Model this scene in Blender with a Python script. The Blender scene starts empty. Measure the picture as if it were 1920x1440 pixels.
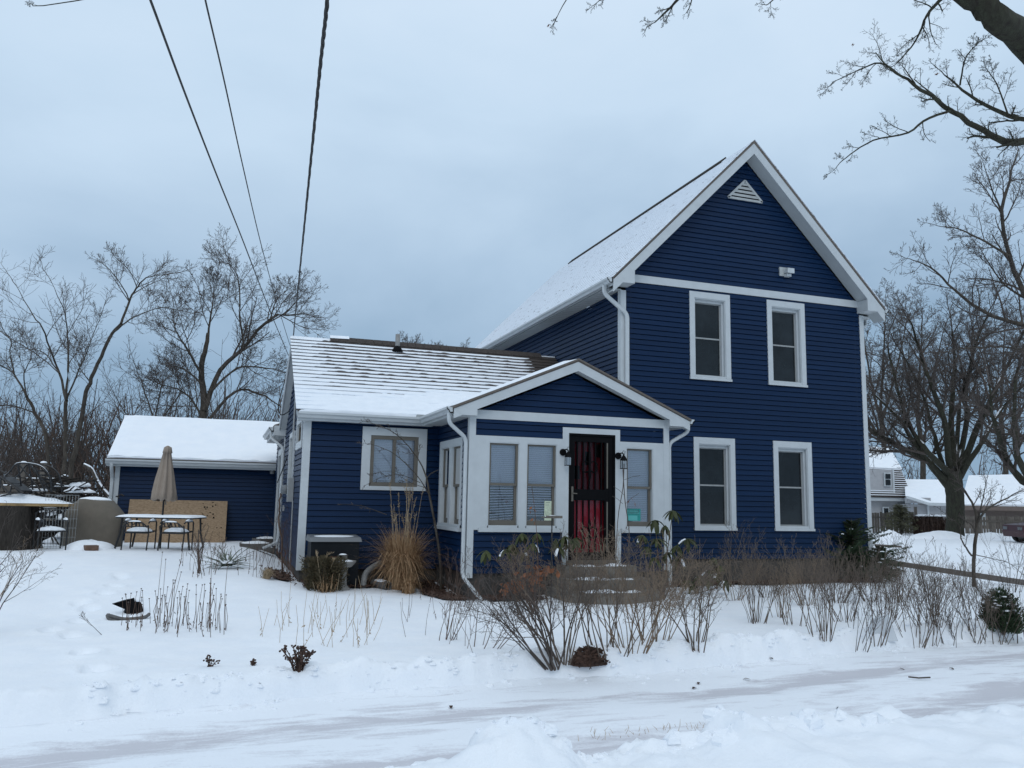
import bpy, math, random
import numpy as np
from mathutils import Vector, Matrix
S = bpy.context.scene
COL = S.collection
PI = math.pi
# ------------------------------------------------------------------ camera
F_PX = 1543.59
yaw, pit, rol = (math.radians(a) for a in (19.1505, 8.0243, 1.0879))
EYE = Vector((-7.5228, -14.9056, 0.0))          # z = 0 is the eye height, the street lies 1.7 m below
FW = Vector((math.sin(yaw)*math.cos(pit), math.cos(yaw)*math.cos(pit), math.sin(pit)))
r0 = Vector((math.cos(yaw), -math.sin(yaw), 0)); u0 = r0.cross(FW)
RT = r0*math.cos(rol) + u0*math.sin(rol); UP = u0*math.cos(rol) - r0*math.sin(rol)
cd = bpy.data.cameras.new('camera'); cam = bpy.data.objects.new('camera', cd); COL.objects.link(cam)
cam.matrix_world = Matrix(((RT.x, UP.x, -FW.x, EYE.x), (RT.y, UP.y, -FW.y, EYE.y), (RT.z, UP.z, -FW.z, EYE.z), (0, 0, 0, 1)))
cd.sensor_width = 36; cd.lens = F_PX/1920*36; cd.clip_start = .1; cd.clip_end = 3000
S.camera = cam
# ------------------------------------------------------------------ sky, sun, exposure
SUN_EL, SUN_AZ = math.radians(38), math.radians(200)
w = bpy.data.worlds.new('World'); S.world = w; w.use_nodes = True
nt = w.node_tree; nt.nodes.clear()
def N(t, **k):
    n = nt.nodes.new(t)
    for a, b in k.items(): setattr(n, a, b)
    return n
def ramp(n, stops):
    e = n.color_ramp.elements
    while len(e) < len(stops): e.new(.5)
    for el, (p, c) in zip(e, stops): el.position = p; el.color = (*c, 1)
L = nt.links.new
sky = N('ShaderNodeTexSky', sky_type='NISHITA', sun_disc=False, sun_elevation=SUN_EL, sun_rotation=SUN_AZ)
bg1 = N('ShaderNodeBackground'); bg1.inputs[1].default_value = .06; L(sky.outputs[0], bg1.inputs[0])
tc = N('ShaderNodeTexCoord'); sx = N('ShaderNodeSeparateXYZ'); L(tc.outputs['Generated'], sx.inputs[0])
mp = N('ShaderNodeMapping'); mp.inputs['Scale'].default_value = (1, 1, 1.9); L(tc.outputs['Generated'], mp.inputs[0])
n1 = N('ShaderNodeTexNoise'); n1.inputs['Scale'].default_value = 2.1; n1.inputs['Detail'].default_value = 6; n1.inputs['Roughness'].default_value = .5
n1.inputs['Distortion'].default_value = .25
L(mp.outputs[0], n1.inputs['Vector'])
n2 = N('ShaderNodeMath', operation='MULTIPLY_ADD'); L(n1.outputs[0], n2.inputs[0]); n2.inputs[1].default_value = .52; n2.inputs[2].default_value = -.26
ad = N('ShaderNodeMath', operation='ADD'); L(sx.outputs[2], ad.inputs[0]); L(n2.outputs[0], ad.inputs[1])
rp = N('ShaderNodeValToRGB'); L(ad.outputs[0], rp.inputs[0])
ramp(rp, [(0., (.235, .36, .505)), (.13, (.275, .405, .555)), (.28, (.405, .545, .705)), (.44, (.545, .69, .845)), (.62, (.65, .775, .915)), (1., (.69, .80, .92))])
bg2 = N('ShaderNodeBackground'); bg2.inputs[1].default_value = 1.0; L(rp.outputs[0], bg2.inputs[0])
mx = N('ShaderNodeMixShader'); mx.inputs[0].default_value = .95; L(bg1.outputs[0], mx.inputs[1]); L(bg2.outputs[0], mx.inputs[2])
wo = N('ShaderNodeOutputWorld'); L(mx.outputs[0], wo.inputs[0])
sl = bpy.data.lights.new('sun', 'SUN'); sl.energy = .5; sl.angle = math.radians(35); sl.color = (1, .96, .9)
so = bpy.data.objects.new('sun', sl); COL.objects.link(so)
so.rotation_euler = (math.radians(90)-SUN_EL, 0, math.radians(180)-SUN_AZ)
S.view_settings.view_transform = 'Standard'; S.view_settings.look = 'None'; S.view_settings.exposure = 0.13; S.view_settings.gamma = 1
S.view_settings.use_curve_mapping = False
# ------------------------------------------------------------------ materials
MT = {}
def mat(name, col, rough=.6, var=.0, vs=6., bump=0., bs=40., spec=.5, stretch=None, col2=None, obj_rand=0.):
    m = bpy.data.materials.new(name); m.use_nodes = True; t = m.node_tree; b = t.nodes['Principled BSDF']
    b.inputs['Base Color'].default_value = (*col, 1); b.inputs['Roughness'].default_value = rough
    b.inputs['Specular IOR Level'].default_value = spec
    tx = t.nodes.new('ShaderNodeTexCoord'); vec = tx.outputs['Object']
    if stretch:
        q = t.nodes.new('ShaderNodeMapping'); q.inputs['Scale'].default_value = stretch; t.links.new(vec, q.inputs[0]); vec = q.outputs[0]
    last = None
    if var or col2:
        n = t.nodes.new('ShaderNodeTexNoise'); n.inputs['Scale'].default_value = vs; n.inputs['Detail'].default_value = 6; n.inputs['Roughness'].default_value = .65
        t.links.new(vec, n.inputs['Vector'])
        c = t.nodes.new('ShaderNodeValToRGB'); t.links.new(n.outputs[0], c.inputs[0])
        c2 = col2 or tuple(min(1, x*(1+var)) for x in col); c1 = col if col2 else tuple(x*(1-var) for x in col)
        c.color_ramp.elements[0].position = .32; c.color_ramp.elements[0].color = (*c1, 1)
        c.color_ramp.elements[1].position = .68; c.color_ramp.elements[1].color = (*c2, 1)
        t.links.new(c.outputs[0], b.inputs['Base Color']); last = c.outputs[0]
    if obj_rand:
        oi = t.nodes.new('ShaderNodeObjectInfo'); hv = t.nodes.new('ShaderNodeHueSaturation')
        ma = t.nodes.new('ShaderNodeMath'); ma.operation = 'MULTIPLY_ADD'; ma.inputs[1].default_value = 2*obj_rand; ma.inputs[2].default_value = 1-obj_rand
        t.links.new(oi.outputs['Random'], ma.inputs[0]); t.links.new(ma.outputs[0], hv.inputs['Value'])
        if last: t.links.new(last, hv.inputs['Color'])
        else: hv.inputs['Color'].default_value = (*col, 1)
        t.links.new(hv.outputs[0], b.inputs['Base Color'])
    if bump:
        n = t.nodes.new('ShaderNodeTexNoise'); n.inputs['Scale'].default_value = bs; n.inputs['Detail'].default_value = 4; t.links.new(vec, n.inputs['Vector'])
        k = t.nodes.new('ShaderNodeBump'); k.inputs['Strength'].default_value = bump; k.inputs['Distance'].default_value = .02
        t.links.new(n.outputs[0], k.inputs['Height']); t.links.new(k.outputs[0], b.inputs['Normal'])
    MT[name] = m
    return m
mat('siding', (.0030, .0180, .056), .45, .12, 3., .05, 90., .16, (.6, .6, 12), obj_rand=.07)
mat('white', (.49, .52, .535), .45, .05, 5., .02, 60.)
mat('white_dirty', (.40, .42, .42), .5, .10, 7.)
mat('soffit', (.47, .50, .51), .5, .05, 3.)
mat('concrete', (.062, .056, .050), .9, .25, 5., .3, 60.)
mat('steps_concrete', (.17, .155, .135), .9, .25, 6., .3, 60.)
mat('shingle', (.060, .048, .042), .9, .35, 25., .5, 160., obj_rand=.15)
mat('shingle_edge', (.13, .11, .095), .9, .2, 20.)
mat('taupe', (.125, .112, .092), .5, .06, 8.)
mat('black', (.004, .004, .005), .6, .1, 8., spec=.08)
mat('black_frame', (.010, .010, .011), .45, .2, 8.)
mat('red_door', (.46, .009, .028), .4, .08, 5.)
mat('gray_metal', (.30, .31, .31), .45, .08, 8.)
mat('screen', (.009, .012, .014), .14, .75, 1.3, spec=.4)  # dark panes; strong colour noise stands in for uneven reflections
mat('blind', (.84, .89, 1.0), .6, .04, 5.)
mat('curtain', (.36, .37, .38), .8, .1, 5., .0, 20., .2, (30, 30, 1))
mat('room', (.03, .032, .036), .9)
mat('bark', (.068, .058, .048), .95, .45, 9., .6, 40., .2, (1, 1, .35))
mat('bark_dark', (.030, .025, .021), .95, .5, 12., .7, 45., .2, (1, 1, .3), (.055, .058, .040))
mat('twig', (.075, .060, .052), .9, .3, 6.)
mat('twig_brown', (.100, .062, .045), .9, .3, 6.)
mat('twig_tan', (.20, .145, .10), .9, .35, 6.)
mat('twig_gray', (.120, .092, .072), .9, .35, 8.)
mat('straw', (.235, .120, .052), .8, .45, 9., col2=(.45, .30, .17))
mat('straw_pale', (.36, .27, .17), .8, .3, 8.)
mat('dead_leaf', (.20, .075, .032), .8, .4, 12.)
mat('leaf_litter', (.060, .032, .022), .9, .5, 14.)
mat('rhodo', (.028, .038, .011), .5, .4, 10., col2=(.070, .074, .022), obj_rand=.35, spec=.3)
mat('yew', (.035, .036, .016), .8, .5, 14., col2=(.085, .055, .024))
mat('conifer', (.030, .052, .021), .8, .4, 10.)
mat('conifer_pale', (.085, .082, .042), .8, .4, 10.)
mat('yucca', (.085, .105, .075), .6, .3, 8., col2=(.20, .22, .17))
mat('osb', (.22, .150, .090), .85, .0, 16., .2, 60., .3, (1, 1, 2.2), (.40, .285, .185))
mat('canvas_tan', (.29, .235, .19), .9, .08, 6., .1, 30.)
mat('cover_brown', (.135, .115, .090), .75, .12, 4., .1, 20.)
mat('wood_gray', (.12, .105, .09), .9, .3, 6., .4, 50., .3, (8, 8, 1), obj_rand=.25)
mat('wood_rail', (.17, .15, .135), .9, .25, 6., .3, 50., .3, (1, 8, 8))
mat('wood_yellow', (.30, .20, .09), .8, .2, 8.)
mat('stump', (.035, .030, .026), .95, .4, 8., .6, 30., .2, (3, 3, .6))
mat('log_end', (.20, .14, .09), .9, .3, 12.)
mat('gen_body', (.007, .009, .012), .6, .15, 6., spec=.2)
mat('gen_lid', (.14, .15, .16), .5, .08, 6.)
mat('red_badge', (.20, .03, .03), .5)
mat('stone', (.26, .25, .235), .9, .2, 12., .3, 60.)
mat('stone_dark', (.11, .105, .10), .9, .25, 12., .3, 60.)
mat('brick_brown', (.14, .085, .06), .9, .3, 12.)
mat('pipe_gray', (.24, .24, .235), .6, .15, 12.)
mat('paper', (.60, .66, .50), .8, .05, 20.)
mat('ink', (.10, .13, .12), .8)
mat('teal', (.02, .27, .25), .6, .1, 20.)
mat('teal_light', (.10, .42, .40), .6)
mat('teal_dark', (.006, .05, .055), .6)
mat('cable', (.008, .008, .009), .6)
mat('gray_siding', (.36, .36, .37), .7, .08, 4., .0, 30., .4)
mat('brown_wall', (.13, .10, .085), .8, .1, 4.)
mat('car_red', (.045, .004, .008), .4, .05, 3.)
mat('tyre', (.012, .012, .012), .8)
mat('cream', (.52, .51, .45), .5, .04, 4.)
mat('white_board', (.62, .65, .68), .6, .06, 4.)
def snow_mat(name, a, b, vs, bump, streak=False):
    m = mat(name, a, .72, 0, vs, 0, 30, .25); t = m.node_tree; p = t.nodes['Principled BSDF']
    tx = [n for n in t.nodes if n.type == 'TEX_COORD'][0]
    n = t.nodes.new('ShaderNodeTexNoise'); n.inputs['Scale'].default_value = vs; n.inputs['Detail'].default_value = 8; n.inputs['Roughness'].default_value = .6
    vec = tx.outputs['Object']
    if streak:
        q = t.nodes.new('ShaderNodeMapping'); q.inputs['Scale'].default_value = (.30, 1.3, 1); q.inputs['Rotation'].default_value = (0, 0, -.11); t.links.new(vec, q.inputs[0])
        t.links.new(q.outputs[0], n.inputs['Vector'])
        n.inputs['Distortion'].default_value = .5
    else: t.links.new(vec, n.inputs['Vector'])
    c = t.nodes.new('ShaderNodeValToRGB'); t.links.new(n.outputs[0], c.inputs[0])
    if streak:
        c.color_ramp.elements[0].position = .30; c.color_ramp.elements[1].position = .54
        g = t.nodes.new('ShaderNodeTexNoise'); g.inputs['Scale'].default_value = 38; g.inputs['Detail'].default_value = 5; g.inputs['Roughness'].default_value = .75; t.links.new(vec, g.inputs['Vector'])
        mxr = t.nodes.new('ShaderNodeMath'); mxr.operation = 'MULTIPLY_ADD'; mxr.inputs[1].default_value = .30; t.links.new(g.outputs[0], mxr.inputs[0])
        at_ = t.nodes.new('ShaderNodeAttribute'); at_.attribute_name = 'wear'; su = t.nodes.new('ShaderNodeMath'); su.operation = 'MULTIPLY_ADD'; su.inputs[1].default_value = -.30; t.links.new(at_.outputs['Fac'], su.inputs[0]); t.links.new(n.outputs[0], su.inputs[2]); t.links.new(su.outputs[0], mxr.inputs[2])
        t.links.new(mxr.outputs[0], c.inputs[0])
    else:
        c.color_ramp.elements[0].position = .3; c.color_ramp.elements[1].position = .7
    c.color_ramp.elements[0].color = (*b, 1); c.color_ramp.elements[1].color = (*a, 1)
    t.links.new(c.outputs[0], p.inputs['Base Color'])
    k1 = t.nodes.new('ShaderNodeTexNoise'); k1.inputs['Scale'].default_value = 26; k1.inputs['Detail'].default_value = 7; k1.inputs['Roughness'].default_value = .62; t.links.new(vec, k1.inputs['Vector'])
    k = t.nodes.new('ShaderNodeBump'); k.inputs['Strength'].default_value = bump; k.inputs['Distance'].default_value = .03
    t.links.new(k1.outputs[0], k.inputs['Height']); t.links.new(k.outputs[0], p.inputs['Normal'])
    return m
snow_mat('snow', (.91, .93, .955), (.85, .885, .93), 2.6, .38)
snow_mat('snow_packed', (.86, .89, .93), (.60, .595, .63), 5.5, .30, True)
snow_mat('snow_roof', (.88, .91, .95), (.82, .86, .91), 5., .25)
def glass_mat():
    m = bpy.data.materials.new('glass'); m.use_nodes = True; t = m.node_tree; t.nodes.clear()
    o = t.nodes.new('ShaderNodeOutputMaterial'); mx = t.nodes.new('ShaderNodeMixShader'); a = t.nodes.new('ShaderNodeBsdfTransparent'); a.inputs[0].default_value = (.93, .95, .97, 1)
    g = t.nodes.new('ShaderNodeBsdfGlossy'); g.inputs['Roughness'].default_value = .03; f = t.nodes.new('ShaderNodeFresnel'); f.inputs[0].default_value = 1.5
    k = t.nodes.new('ShaderNodeMath'); k.operation = 'MULTIPLY_ADD'; k.inputs[1].default_value = 1.8; k.inputs[2].default_value = .05; k.use_clamp = True
    t.links.new(f.outputs[0], k.inputs[0]); t.links.new(k.outputs[0], mx.inputs[0]); t.links.new(a.outputs[0], mx.inputs[1]); t.links.new(g.outputs[0], mx.inputs[2]); t.links.new(mx.outputs[0], o.inputs[0])
    MT['glass'] = m
    m2 = m.copy(); m2.name = 'glass_dark'; [n for n in m2.node_tree.nodes if n.type == 'BSDF_TRANSPARENT'][0].inputs[0].default_value = (.60, .60, .62, 1); MT['glass_dark'] = m2
    m3 = m.copy(); m3.name = 'glass_dull'; MT['glass_dull'] = m3
    for q in (m2, m3):
        e = [n for n in q.node_tree.nodes if n.type == 'MATH'][0]; e.inputs[1].default_value = .6; e.inputs[2].default_value = .0
glass_mat()
# main roof: thin snow over fine shingle courses; the tops of the butts stay dark here and there
def snowy_shingle(name, lo, hi, sc):
    m = mat(name, (.85, .88, .92), .8); t = m.node_tree; p = t.nodes['Principled BSDF']; tx = [n for n in t.nodes if n.type == 'TEX_COORD'][0]
    q = t.nodes.new('ShaderNodeMapping'); q.inputs['Scale'].default_value = (sc, sc*.35, sc); t.links.new(tx.outputs['Object'], q.inputs[0])
    n = t.nodes.new('ShaderNodeTexNoise'); n.inputs['Scale'].default_value = 1.; n.inputs['Detail'].default_value = 8; n.inputs['Roughness'].default_value = .7; t.links.new(q.outputs[0], n.inputs['Vector'])
    c = t.nodes.new('ShaderNodeValToRGB'); t.links.new(n.outputs[0], c.inputs[0])
    ramp(c, [(lo, (.10, .095, .095)), (hi, (.80, .84, .89))]); t.links.new(c.outputs[0], p.inputs['Base Color'])
snowy_shingle('shingle_dusted', .29, .43, 11.)
# ------------------------------------------------------------------ helpers
def at(u, v, Y=None, Z=None, X=None, d=None):
    """survey: point on the sight line of photo pixel (u, v) at a given world Y, Z, X or distance"""
    r = FW + RT*((u-960)/F_PX) - UP*((v-720)/F_PX)
    if Y is not None: t = (Y-EYE.y)/r.y
    elif Z is not None: t = (Z-EYE.z)/r.z
    elif X is not None: t = (X-EYE.x)/r.x
    else: t = d
    return EYE + r*t
def tag(o, label=None, cat=None, group=None, kind=None):
    if label: o['label'] = label
    if cat: o['category'] = cat
    if group: o['group'] = group
    if kind: o['kind'] = kind
    return o
def thing(name, label, cat, loc=(0, 0, 0), rz=0, group=None):
    o = bpy.data.objects.new(name, None); o.empty_display_size = .1; COL.objects.link(o); o.location = loc; o.rotation_euler = (0, 0, rz)
    return tag(o, label, cat, group)
def world_of(o):
    m = Matrix.Translation(o.location) @ o.rotation_euler.to_matrix().to_4x4() if o.parent is None else world_of(o.parent) @ o.matrix_parent_inverse @ o.matrix_basis
    return m
def link(name, me, parent=None, world=False):
    o = bpy.data.objects.new(name, me); COL.objects.link(o)
    if parent is not None:
        o.parent = parent
        if world: o.matrix_parent_inverse = world_of(parent).inverted()
    return o
def copy_tree(o, parent=None):
    c = o.copy(); COL.objects.link(c)
    if parent is not None: c.parent = parent
    for ch in list(o.children): copy_tree(ch, c)
    return c
class MB:
    def __init__(s): s.v = []; s.f = []
    def hexa(s, p):
        b = len(s.v); s.v += [tuple(q) for q in p]
        s.f += [tuple(b+i for i in q) for q in ((3, 2, 1, 0), (4, 5, 6, 7), (0, 1, 5, 4), (1, 2, 6, 5), (2, 3, 7, 6), (3, 0, 4, 7))]
    def box(s, x0, x1, y0, y1, z0, z1):
        s.hexa([(x0, y0, z0), (x1, y0, z0), (x1, y1, z0), (x0, y1, z0), (x0, y0, z1), (x1, y0, z1), (x1, y1, z1), (x0, y1, z1)])
    def prism(s, poly, vec):
        b = len(s.v); n = len(poly); vec = Vector(vec)
        s.v += [tuple(q) for q in poly] + [tuple(Vector(q)+vec) for q in poly]
        s.f += [tuple(b+i for i in range(n))[::-1], tuple(b+n+i for i in range(n))]
        for i in range(n):
            j = (i+1) % n; s.f.append((b+i, b+j, b+n+j, b+n+i))
    def bar(s, a, c, w, h=None, up=(0, 0, 1)):
        a = Vector(a); c = Vector(c); t = (c-a).normalized(); h = h or w
        u = Vector(up); 
        if abs(t.dot(u)) > .95: u = Vector((0, 1, 0))
        x = t.cross(u).normalized(); y = x.cross(t)
        q = [(-w/2, -h/2), (w/2, -h/2), (w/2, h/2), (-w/2, h/2)]
        s.hexa([a+x*i+y*j for i, j in q] + [c+x*i+y*j for i, j in q])
    def tube(s, pts, r, n=6, cap=True):
        pts = [Vector(p) for p in pts]; b0 = len(s.v); m = len(pts)
        rr = r if isinstance(r, (list, tuple)) else [r]*m
        t0 = (pts[1]-pts[0]).normalized(); ref = Vector((0, 0, 1)) if abs(t0.z) < .9 else Vector((1, 0, 0))
        x = t0.cross(ref).normalized()
        for i, p in enumerate(pts):
            t = (pts[min(i+1, m-1)]-pts[max(i-1, 0)]).normalized()
            x = (x - t*x.dot(t)).normalized(); y = t.cross(x)
            for k in range(n):
                a = 2*PI*k/n; s.v.append(tuple(p + (x*math.cos(a)+y*math.sin(a))*rr[i]))
        for i in range(m-1):
            for k in range(n):
                k2 = (k+1) % n; a = b0+i*n
                s.f.append((a+k, a+k2, a+n+k2, a+n+k))
        if cap:
            s.f.append(tuple(b0+k for k in range(n))[::-1]); s.f.append(tuple(b0+(m-1)*n+k for k in range(n)))
    def sweep(s, pts, side, w, h, r=.25):
        """rounded-rectangle section swept along pts; side = fixed vector across the bend plane"""
        pts = [Vector(p) for p in pts]; sd = Vector(side).normalized(); b0 = len(s.v); m = len(pts)
        c = r*min(w, h); sec = []
        for sx_, sy_ in ((1, 1), (-1, 1), (-1, -1), (1, -1)):
            a_, b_ = (sx_*w/2, sy_*(h/2-c)), (sx_*(w/2-c), sy_*h/2)
            sec += [a_, b_] if sx_*sy_ > 0 else [b_, a_]
        n = len(sec)
        for i, p in enumerate(pts):
            t = (pts[min(i+1, m-1)]-pts[max(i-1, 0)]).normalized(); q = sd.cross(t).normalized()
            for a, c2 in sec: s.v.append(tuple(p + sd*a + q*c2))
        for i in range(m-1):
            for k in range(n):
                k2 = (k+1) % n; a = b0+i*n; s.f.append((a+k, a+k2, a+n+k2, a+n+k))
        s.f.append(tuple(b0+k for k in range(n))[::-1]); s.f.append(tuple(b0+(m-1)*n+k for k in range(n)))
    def lathe(s, prof, c, n=16):
        c = Vector(c); b0 = len(s.v); m = len(prof)
        for r, z in prof:
            for k in range(n):
                a = 2*PI*k/n; s.v.append((c.x+r*math.cos(a), c.y+r*math.sin(a), c.z+z))
        for i in range(m-1):
            for k in range(n):
                k2 = (k+1) % n; a = b0+i*n; s.f.append((a+k, a+k2, a+n+k2, a+n+k))
        s.f.append(tuple(b0+k for k in range(n))[::-1]); s.f.append(tuple(b0+(m-1)*n+k for k in range(n)))
    def ribbon(s, pts, wd, side):
        sd = Vector(side); b0 = len(s.v); m = len(pts)
        for p, w_ in zip(pts, wd):
            p = Vector(p); s.v += [tuple(p-sd*w_), tuple(p+sd*w_)]
        for i in range(m-1): s.f.append((b0+2*i, b0+2*i+1, b0+2*i+3, b0+2*i+2))
    def lump(s, c, rx, ry, rz, rng, nu=12, nv=6, rough=.2, flat=True):
        """uneven mound; flat = only the upper half"""
        c = Vector(c); b0 = len(s.v); ph = [rng.uniform(0, 6.28) for _ in range(6)]
        for j in range(nv+1):
            e = (PI/2)*j/nv if flat else PI*j/nv - PI/2
            for k in range(nu):
                a = 2*PI*k/nu
                q = 1 + rough*(math.sin(2*a+ph[0])*.5+math.sin(3*a+ph[1]+2*e)*.35+math.sin(5*a+ph[2]+3*e)*.25+math.sin(4*e+ph[3])*.2)
                s.v.append((c.x+rx*q*math.cos(e)*math.cos(a), c.y+ry*q*math.cos(e)*math.sin(a), c.z+rz*q*math.sin(e)))
        for j in range(nv):
            for k in range(nu):
                k2 = (k+1) % nu; a = b0+j*nu; s.f.append((a+k, a+k2, a+nu+k2, a+nu+k))
        s.f.append(tuple(b0+k for k in range(nu))[::-1])
    def mesh(s, name, m, smooth=False):
        me = bpy.data.meshes.new(name); me.from_pydata(s.v, [], s.f); me.materials.append(MT[m]) if m in MT else me.materials.append(bpy.data.materials[m])
        if smooth: me.polygons.foreach_set('use_smooth', [True]*len(me.polygons))
        return me
    def build(s, name, m, parent=None, world=True, smooth=False):
        return link(name, s.mesh(name, m, smooth), parent, world)
def np_mesh(name, V, Q, m, smooth=True):
    me = bpy.data.meshes.new(name); nq = len(Q)
    me.vertices.add(len(V)); me.vertices.foreach_set('co', np.asarray(V, np.float32).ravel())
    me.loops.add(nq*4); me.loops.foreach_set('vertex_index', np.asarray(Q, np.int32).ravel())
    me.polygons.add(nq); me.polygons.foreach_set('loop_start', np.arange(0, nq*4, 4, dtype=np.int32)); me.polygons.foreach_set('loop_total', np.full(nq, 4, np.int32))
    me.polygons.foreach_set('use_smooth', np.full(nq, smooth)); me.materials.append(bpy.data.materials[m]); me.update(calc_edges=True); me.validate()
    return me
def tubes(name, branches, m, parent=None, world=True):
    """branches: list of (points, radii, sides); all of them in one mesh"""
    groups = {}
    for p, r, n in branches: groups.setdefault((len(p), n), []).append((p, r))
    VS, QS, off = [], [], 0
    for (k, n), lst in groups.items():
        P = np.array([[tuple(q) for q in p] for p, _ in lst], float); Rr = np.array([r for _, r in lst], float)
        T = np.empty_like(P); T[:, 1:-1] = P[:, 2:]-P[:, :-2]; T[:, 0] = P[:, 1]-P[:, 0]; T[:, -1] = P[:, -1]-P[:, -2]
        T /= np.linalg.norm(T, axis=2, keepdims=True)+1e-9
        ref = np.where(np.abs(T[:, :1, 2:3]) < .9, np.array([0, 0, 1.]), np.array([1., 0, 0]))
        X = np.cross(T, np.broadcast_to(ref, T.shape)); X /= np.linalg.norm(X, axis=2, keepdims=True)+1e-9; Yv = np.cross(T, X)
        a = 2*PI*np.arange(n)/n
        V = P[:, :, None, :] + Rr[:, :, None, None]*(X[:, :, None, :]*np.cos(a)[:, None] + Yv[:, :, None, :]*np.sin(a)[:, None])
        B = len(lst); VS.append(V.reshape(-1, 3))
        base = (np.arange(B)*k*n)[:, None, None] + (np.arange(k-1)*n)[None, :, None]
        i = np.arange(n)[None, None, :]; j = (np.arange(n)+1) % n; j = j[None, None, :]
        QS.append((np.stack([base+i, base+j, base+n+j, base+n+i], -1).reshape(-1, 4))+off); off += B*k*n
    me = np_mesh(name, np.concatenate(VS), np.concatenate(QS), m)
    return link(name, me, parent, world)
# ------------------------------------------------------------------ ground
def h2(ix, iy, s):
    n = (ix*374761393 + iy*668265263 + s*974711) & 0x7fffffff
    n = ((n ^ (n >> 13))*1274126177) & 0x7fffffff
    return ((n ^ (n >> 16)) & 0xffff)/65535.
def vn(x, y, s=0):
    x = np.asarray(x, float); y = np.asarray(y, float); ix = np.floor(x).astype(np.int64); iy = np.floor(y).astype(np.int64)
    fx = x-ix; fy = y-iy; fx = fx*fx*(3-2*fx); fy = fy*fy*(3-2*fy)
    a, b, c, d = h2(ix, iy, s), h2(ix+1, iy, s), h2(ix, iy+1, s), h2(ix+1, iy+1, s)
    return (a*(1-fx)+b*fx)*(1-fy) + (c*(1-fx)+d*fx)*fy
def fbm(x, y, s=0, o=4):
    t = 0; am = .5
    for k in range(o): t = t + am*(vn(x*2**k, y*2**k, s+k)-.5); am *= .5
    return t
def ss(a, b, x):
    t = np.clip((np.asarray(x, float)-a)/(b-a), 0, 1); return t*t*(3-2*t)
STEPS_PX = [(235, 1297, 1.0), (183, 1256, .95), (160, 1224, .9), (138, 1192, .75), (97, 1182, .8), (150, 1166, .6), (168, 1142, .55), (196, 1112, .45), (150, 1130, .4), (214, 1098, .4), (228, 1082, .35), (222, 1078, .3)]
FOOT = []
def lane_edge(x): return -7.02 + .118*(x+2.2) + .10*np.sin(x*.9+1) + .22*fbm(x*1.1, x*0+3.3, 5)
def ground(x, y, lane=True):
    x = np.asarray(x, float); y = np.asarray(y, float)
    z = -1.60 + .32*ss(-3.2, 3.6, y)*(1-ss(-7.0, -5.7, x)) + .10*fbm(x*.35, y*.35, 1) + .055*fbm(x*1.1, y*1.1, 9, 4) + .016*fbm(x*5, y*7, 10, 3)*(np.abs(x) < 20)
    z = z + .05*ss(-5.5, -7.0, y)*(1-ss(-4.6, -5.6, x)*0) * (y > -9)
    far = ss(18, 45, np.hypot(x, y)); z = z*(1-far*.5) + (-1.53+.25*fbm(x*.06, y*.06, 21))*far*.5
    z = z - .07*np.exp(-((x-.0+3.6)/.5)**2-((y+.9)/.8)**2)
    for fx, fy, k, an in FOOT:
        dx = (x-fx)*math.cos(an)+(y-fy)*math.sin(an); dy = -(x-fx)*math.sin(an)+(y-fy)*math.cos(an)
        q = (dx/.115)**2+(dy/.18)**2
        z = z - .13*k*np.exp(-q**1.6) + .035*k*np.exp(-(np.sqrt(q)-1.35)**2*9)*(1+.8*fbm(x*9, y*9, 3))
    if lane:
        e = lane_edge(x); m = 1-ss(-.12, .07, y-e+.05*fbm(x*6, y*6, 17))
        lip = .055*np.exp(-((y-e-.16)/.14)**2)*(.6+1.6*vn(x*3.1, y*3.1, 12)) + .05*np.exp(-((y-e-.22)/.3)**2)*fbm(x*7, y*7, 14)*2.6 + .05*np.exp(-((y-e-.06)/.16)**2)*np.maximum(0, vn(x*9, y*9, 15)-.45)*2
        z = z + lip*(y > -9)
        z = z*(1-m) - 1.80*m
    return z
def gz(x, y): return float(ground(x, y))
def gp(u, v):
    """where the sight line of a photo pixel meets the snow"""
    r = FW + RT*((u-960)/F_PX) - UP*((v-720)/F_PX); lo = 3.
    t = lo
    while t < 90:
        p = EYE + r*t
        if p.z < gz(p.x, p.y): break
        t += .25 if t < 30 else 1.
    a, b = t-.5 if t < 30 else t-1.5, t
    for _ in range(18):
        m = (a+b)/2; p = EYE+r*m
        if p.z < gz(p.x, p.y): b = m
        else: a = m
    return EYE + r*b
for u_, v_, k_ in STEPS_PX:
    p_ = gp(u_, v_); FOOT.append((p_.x, p_.y, k_, .35 if len(FOOT) % 2 else .1))
def axis(segs):
    out = []
    for a, b, st in segs:
        n = max(1, int(round((b-a)/st))); out += [a+(b-a)*i/n for i in range(n)]
    out.append(segs[-1][1]); return np.array(out)
ax_ = axis([(-700, -100, 60), (-100, -30, 6), (-30, -15, .6), (-15, -11, .12), (-11, 5, .04), (5, 14, .12), (14, 40, .6), (40, 120, 5), (120, 900, 70)])
ay_ = axis([(-60, -20, 4), (-20, -9.2, .5), (-9.2, -4.5, .04), (-4.5, 0, .08), (0, 6, .12), (6, 14, .4), (14, 60, 1.2), (60, 150, 6), (150, 1500, 90)])
def grid(name, xs, ys, zf, m):
    X, Y = np.meshgrid(xs, ys); Zz = zf(X, Y); V = np.stack([X, Y, Zz], -1).reshape(-1, 3); nx = len(xs)
    i = np.arange(len(ys)-1)[:, None]*nx + np.arange(nx-1)[None, :]
    Q = np.stack([i, i+1, i+nx+1, i+nx], -1).reshape(-1, 4)
    return link(name, np_mesh(name, V, Q, m))
tag(grid('snowy_yard', ax_, ay_, ground, 'snow'), kind='structure')
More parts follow.
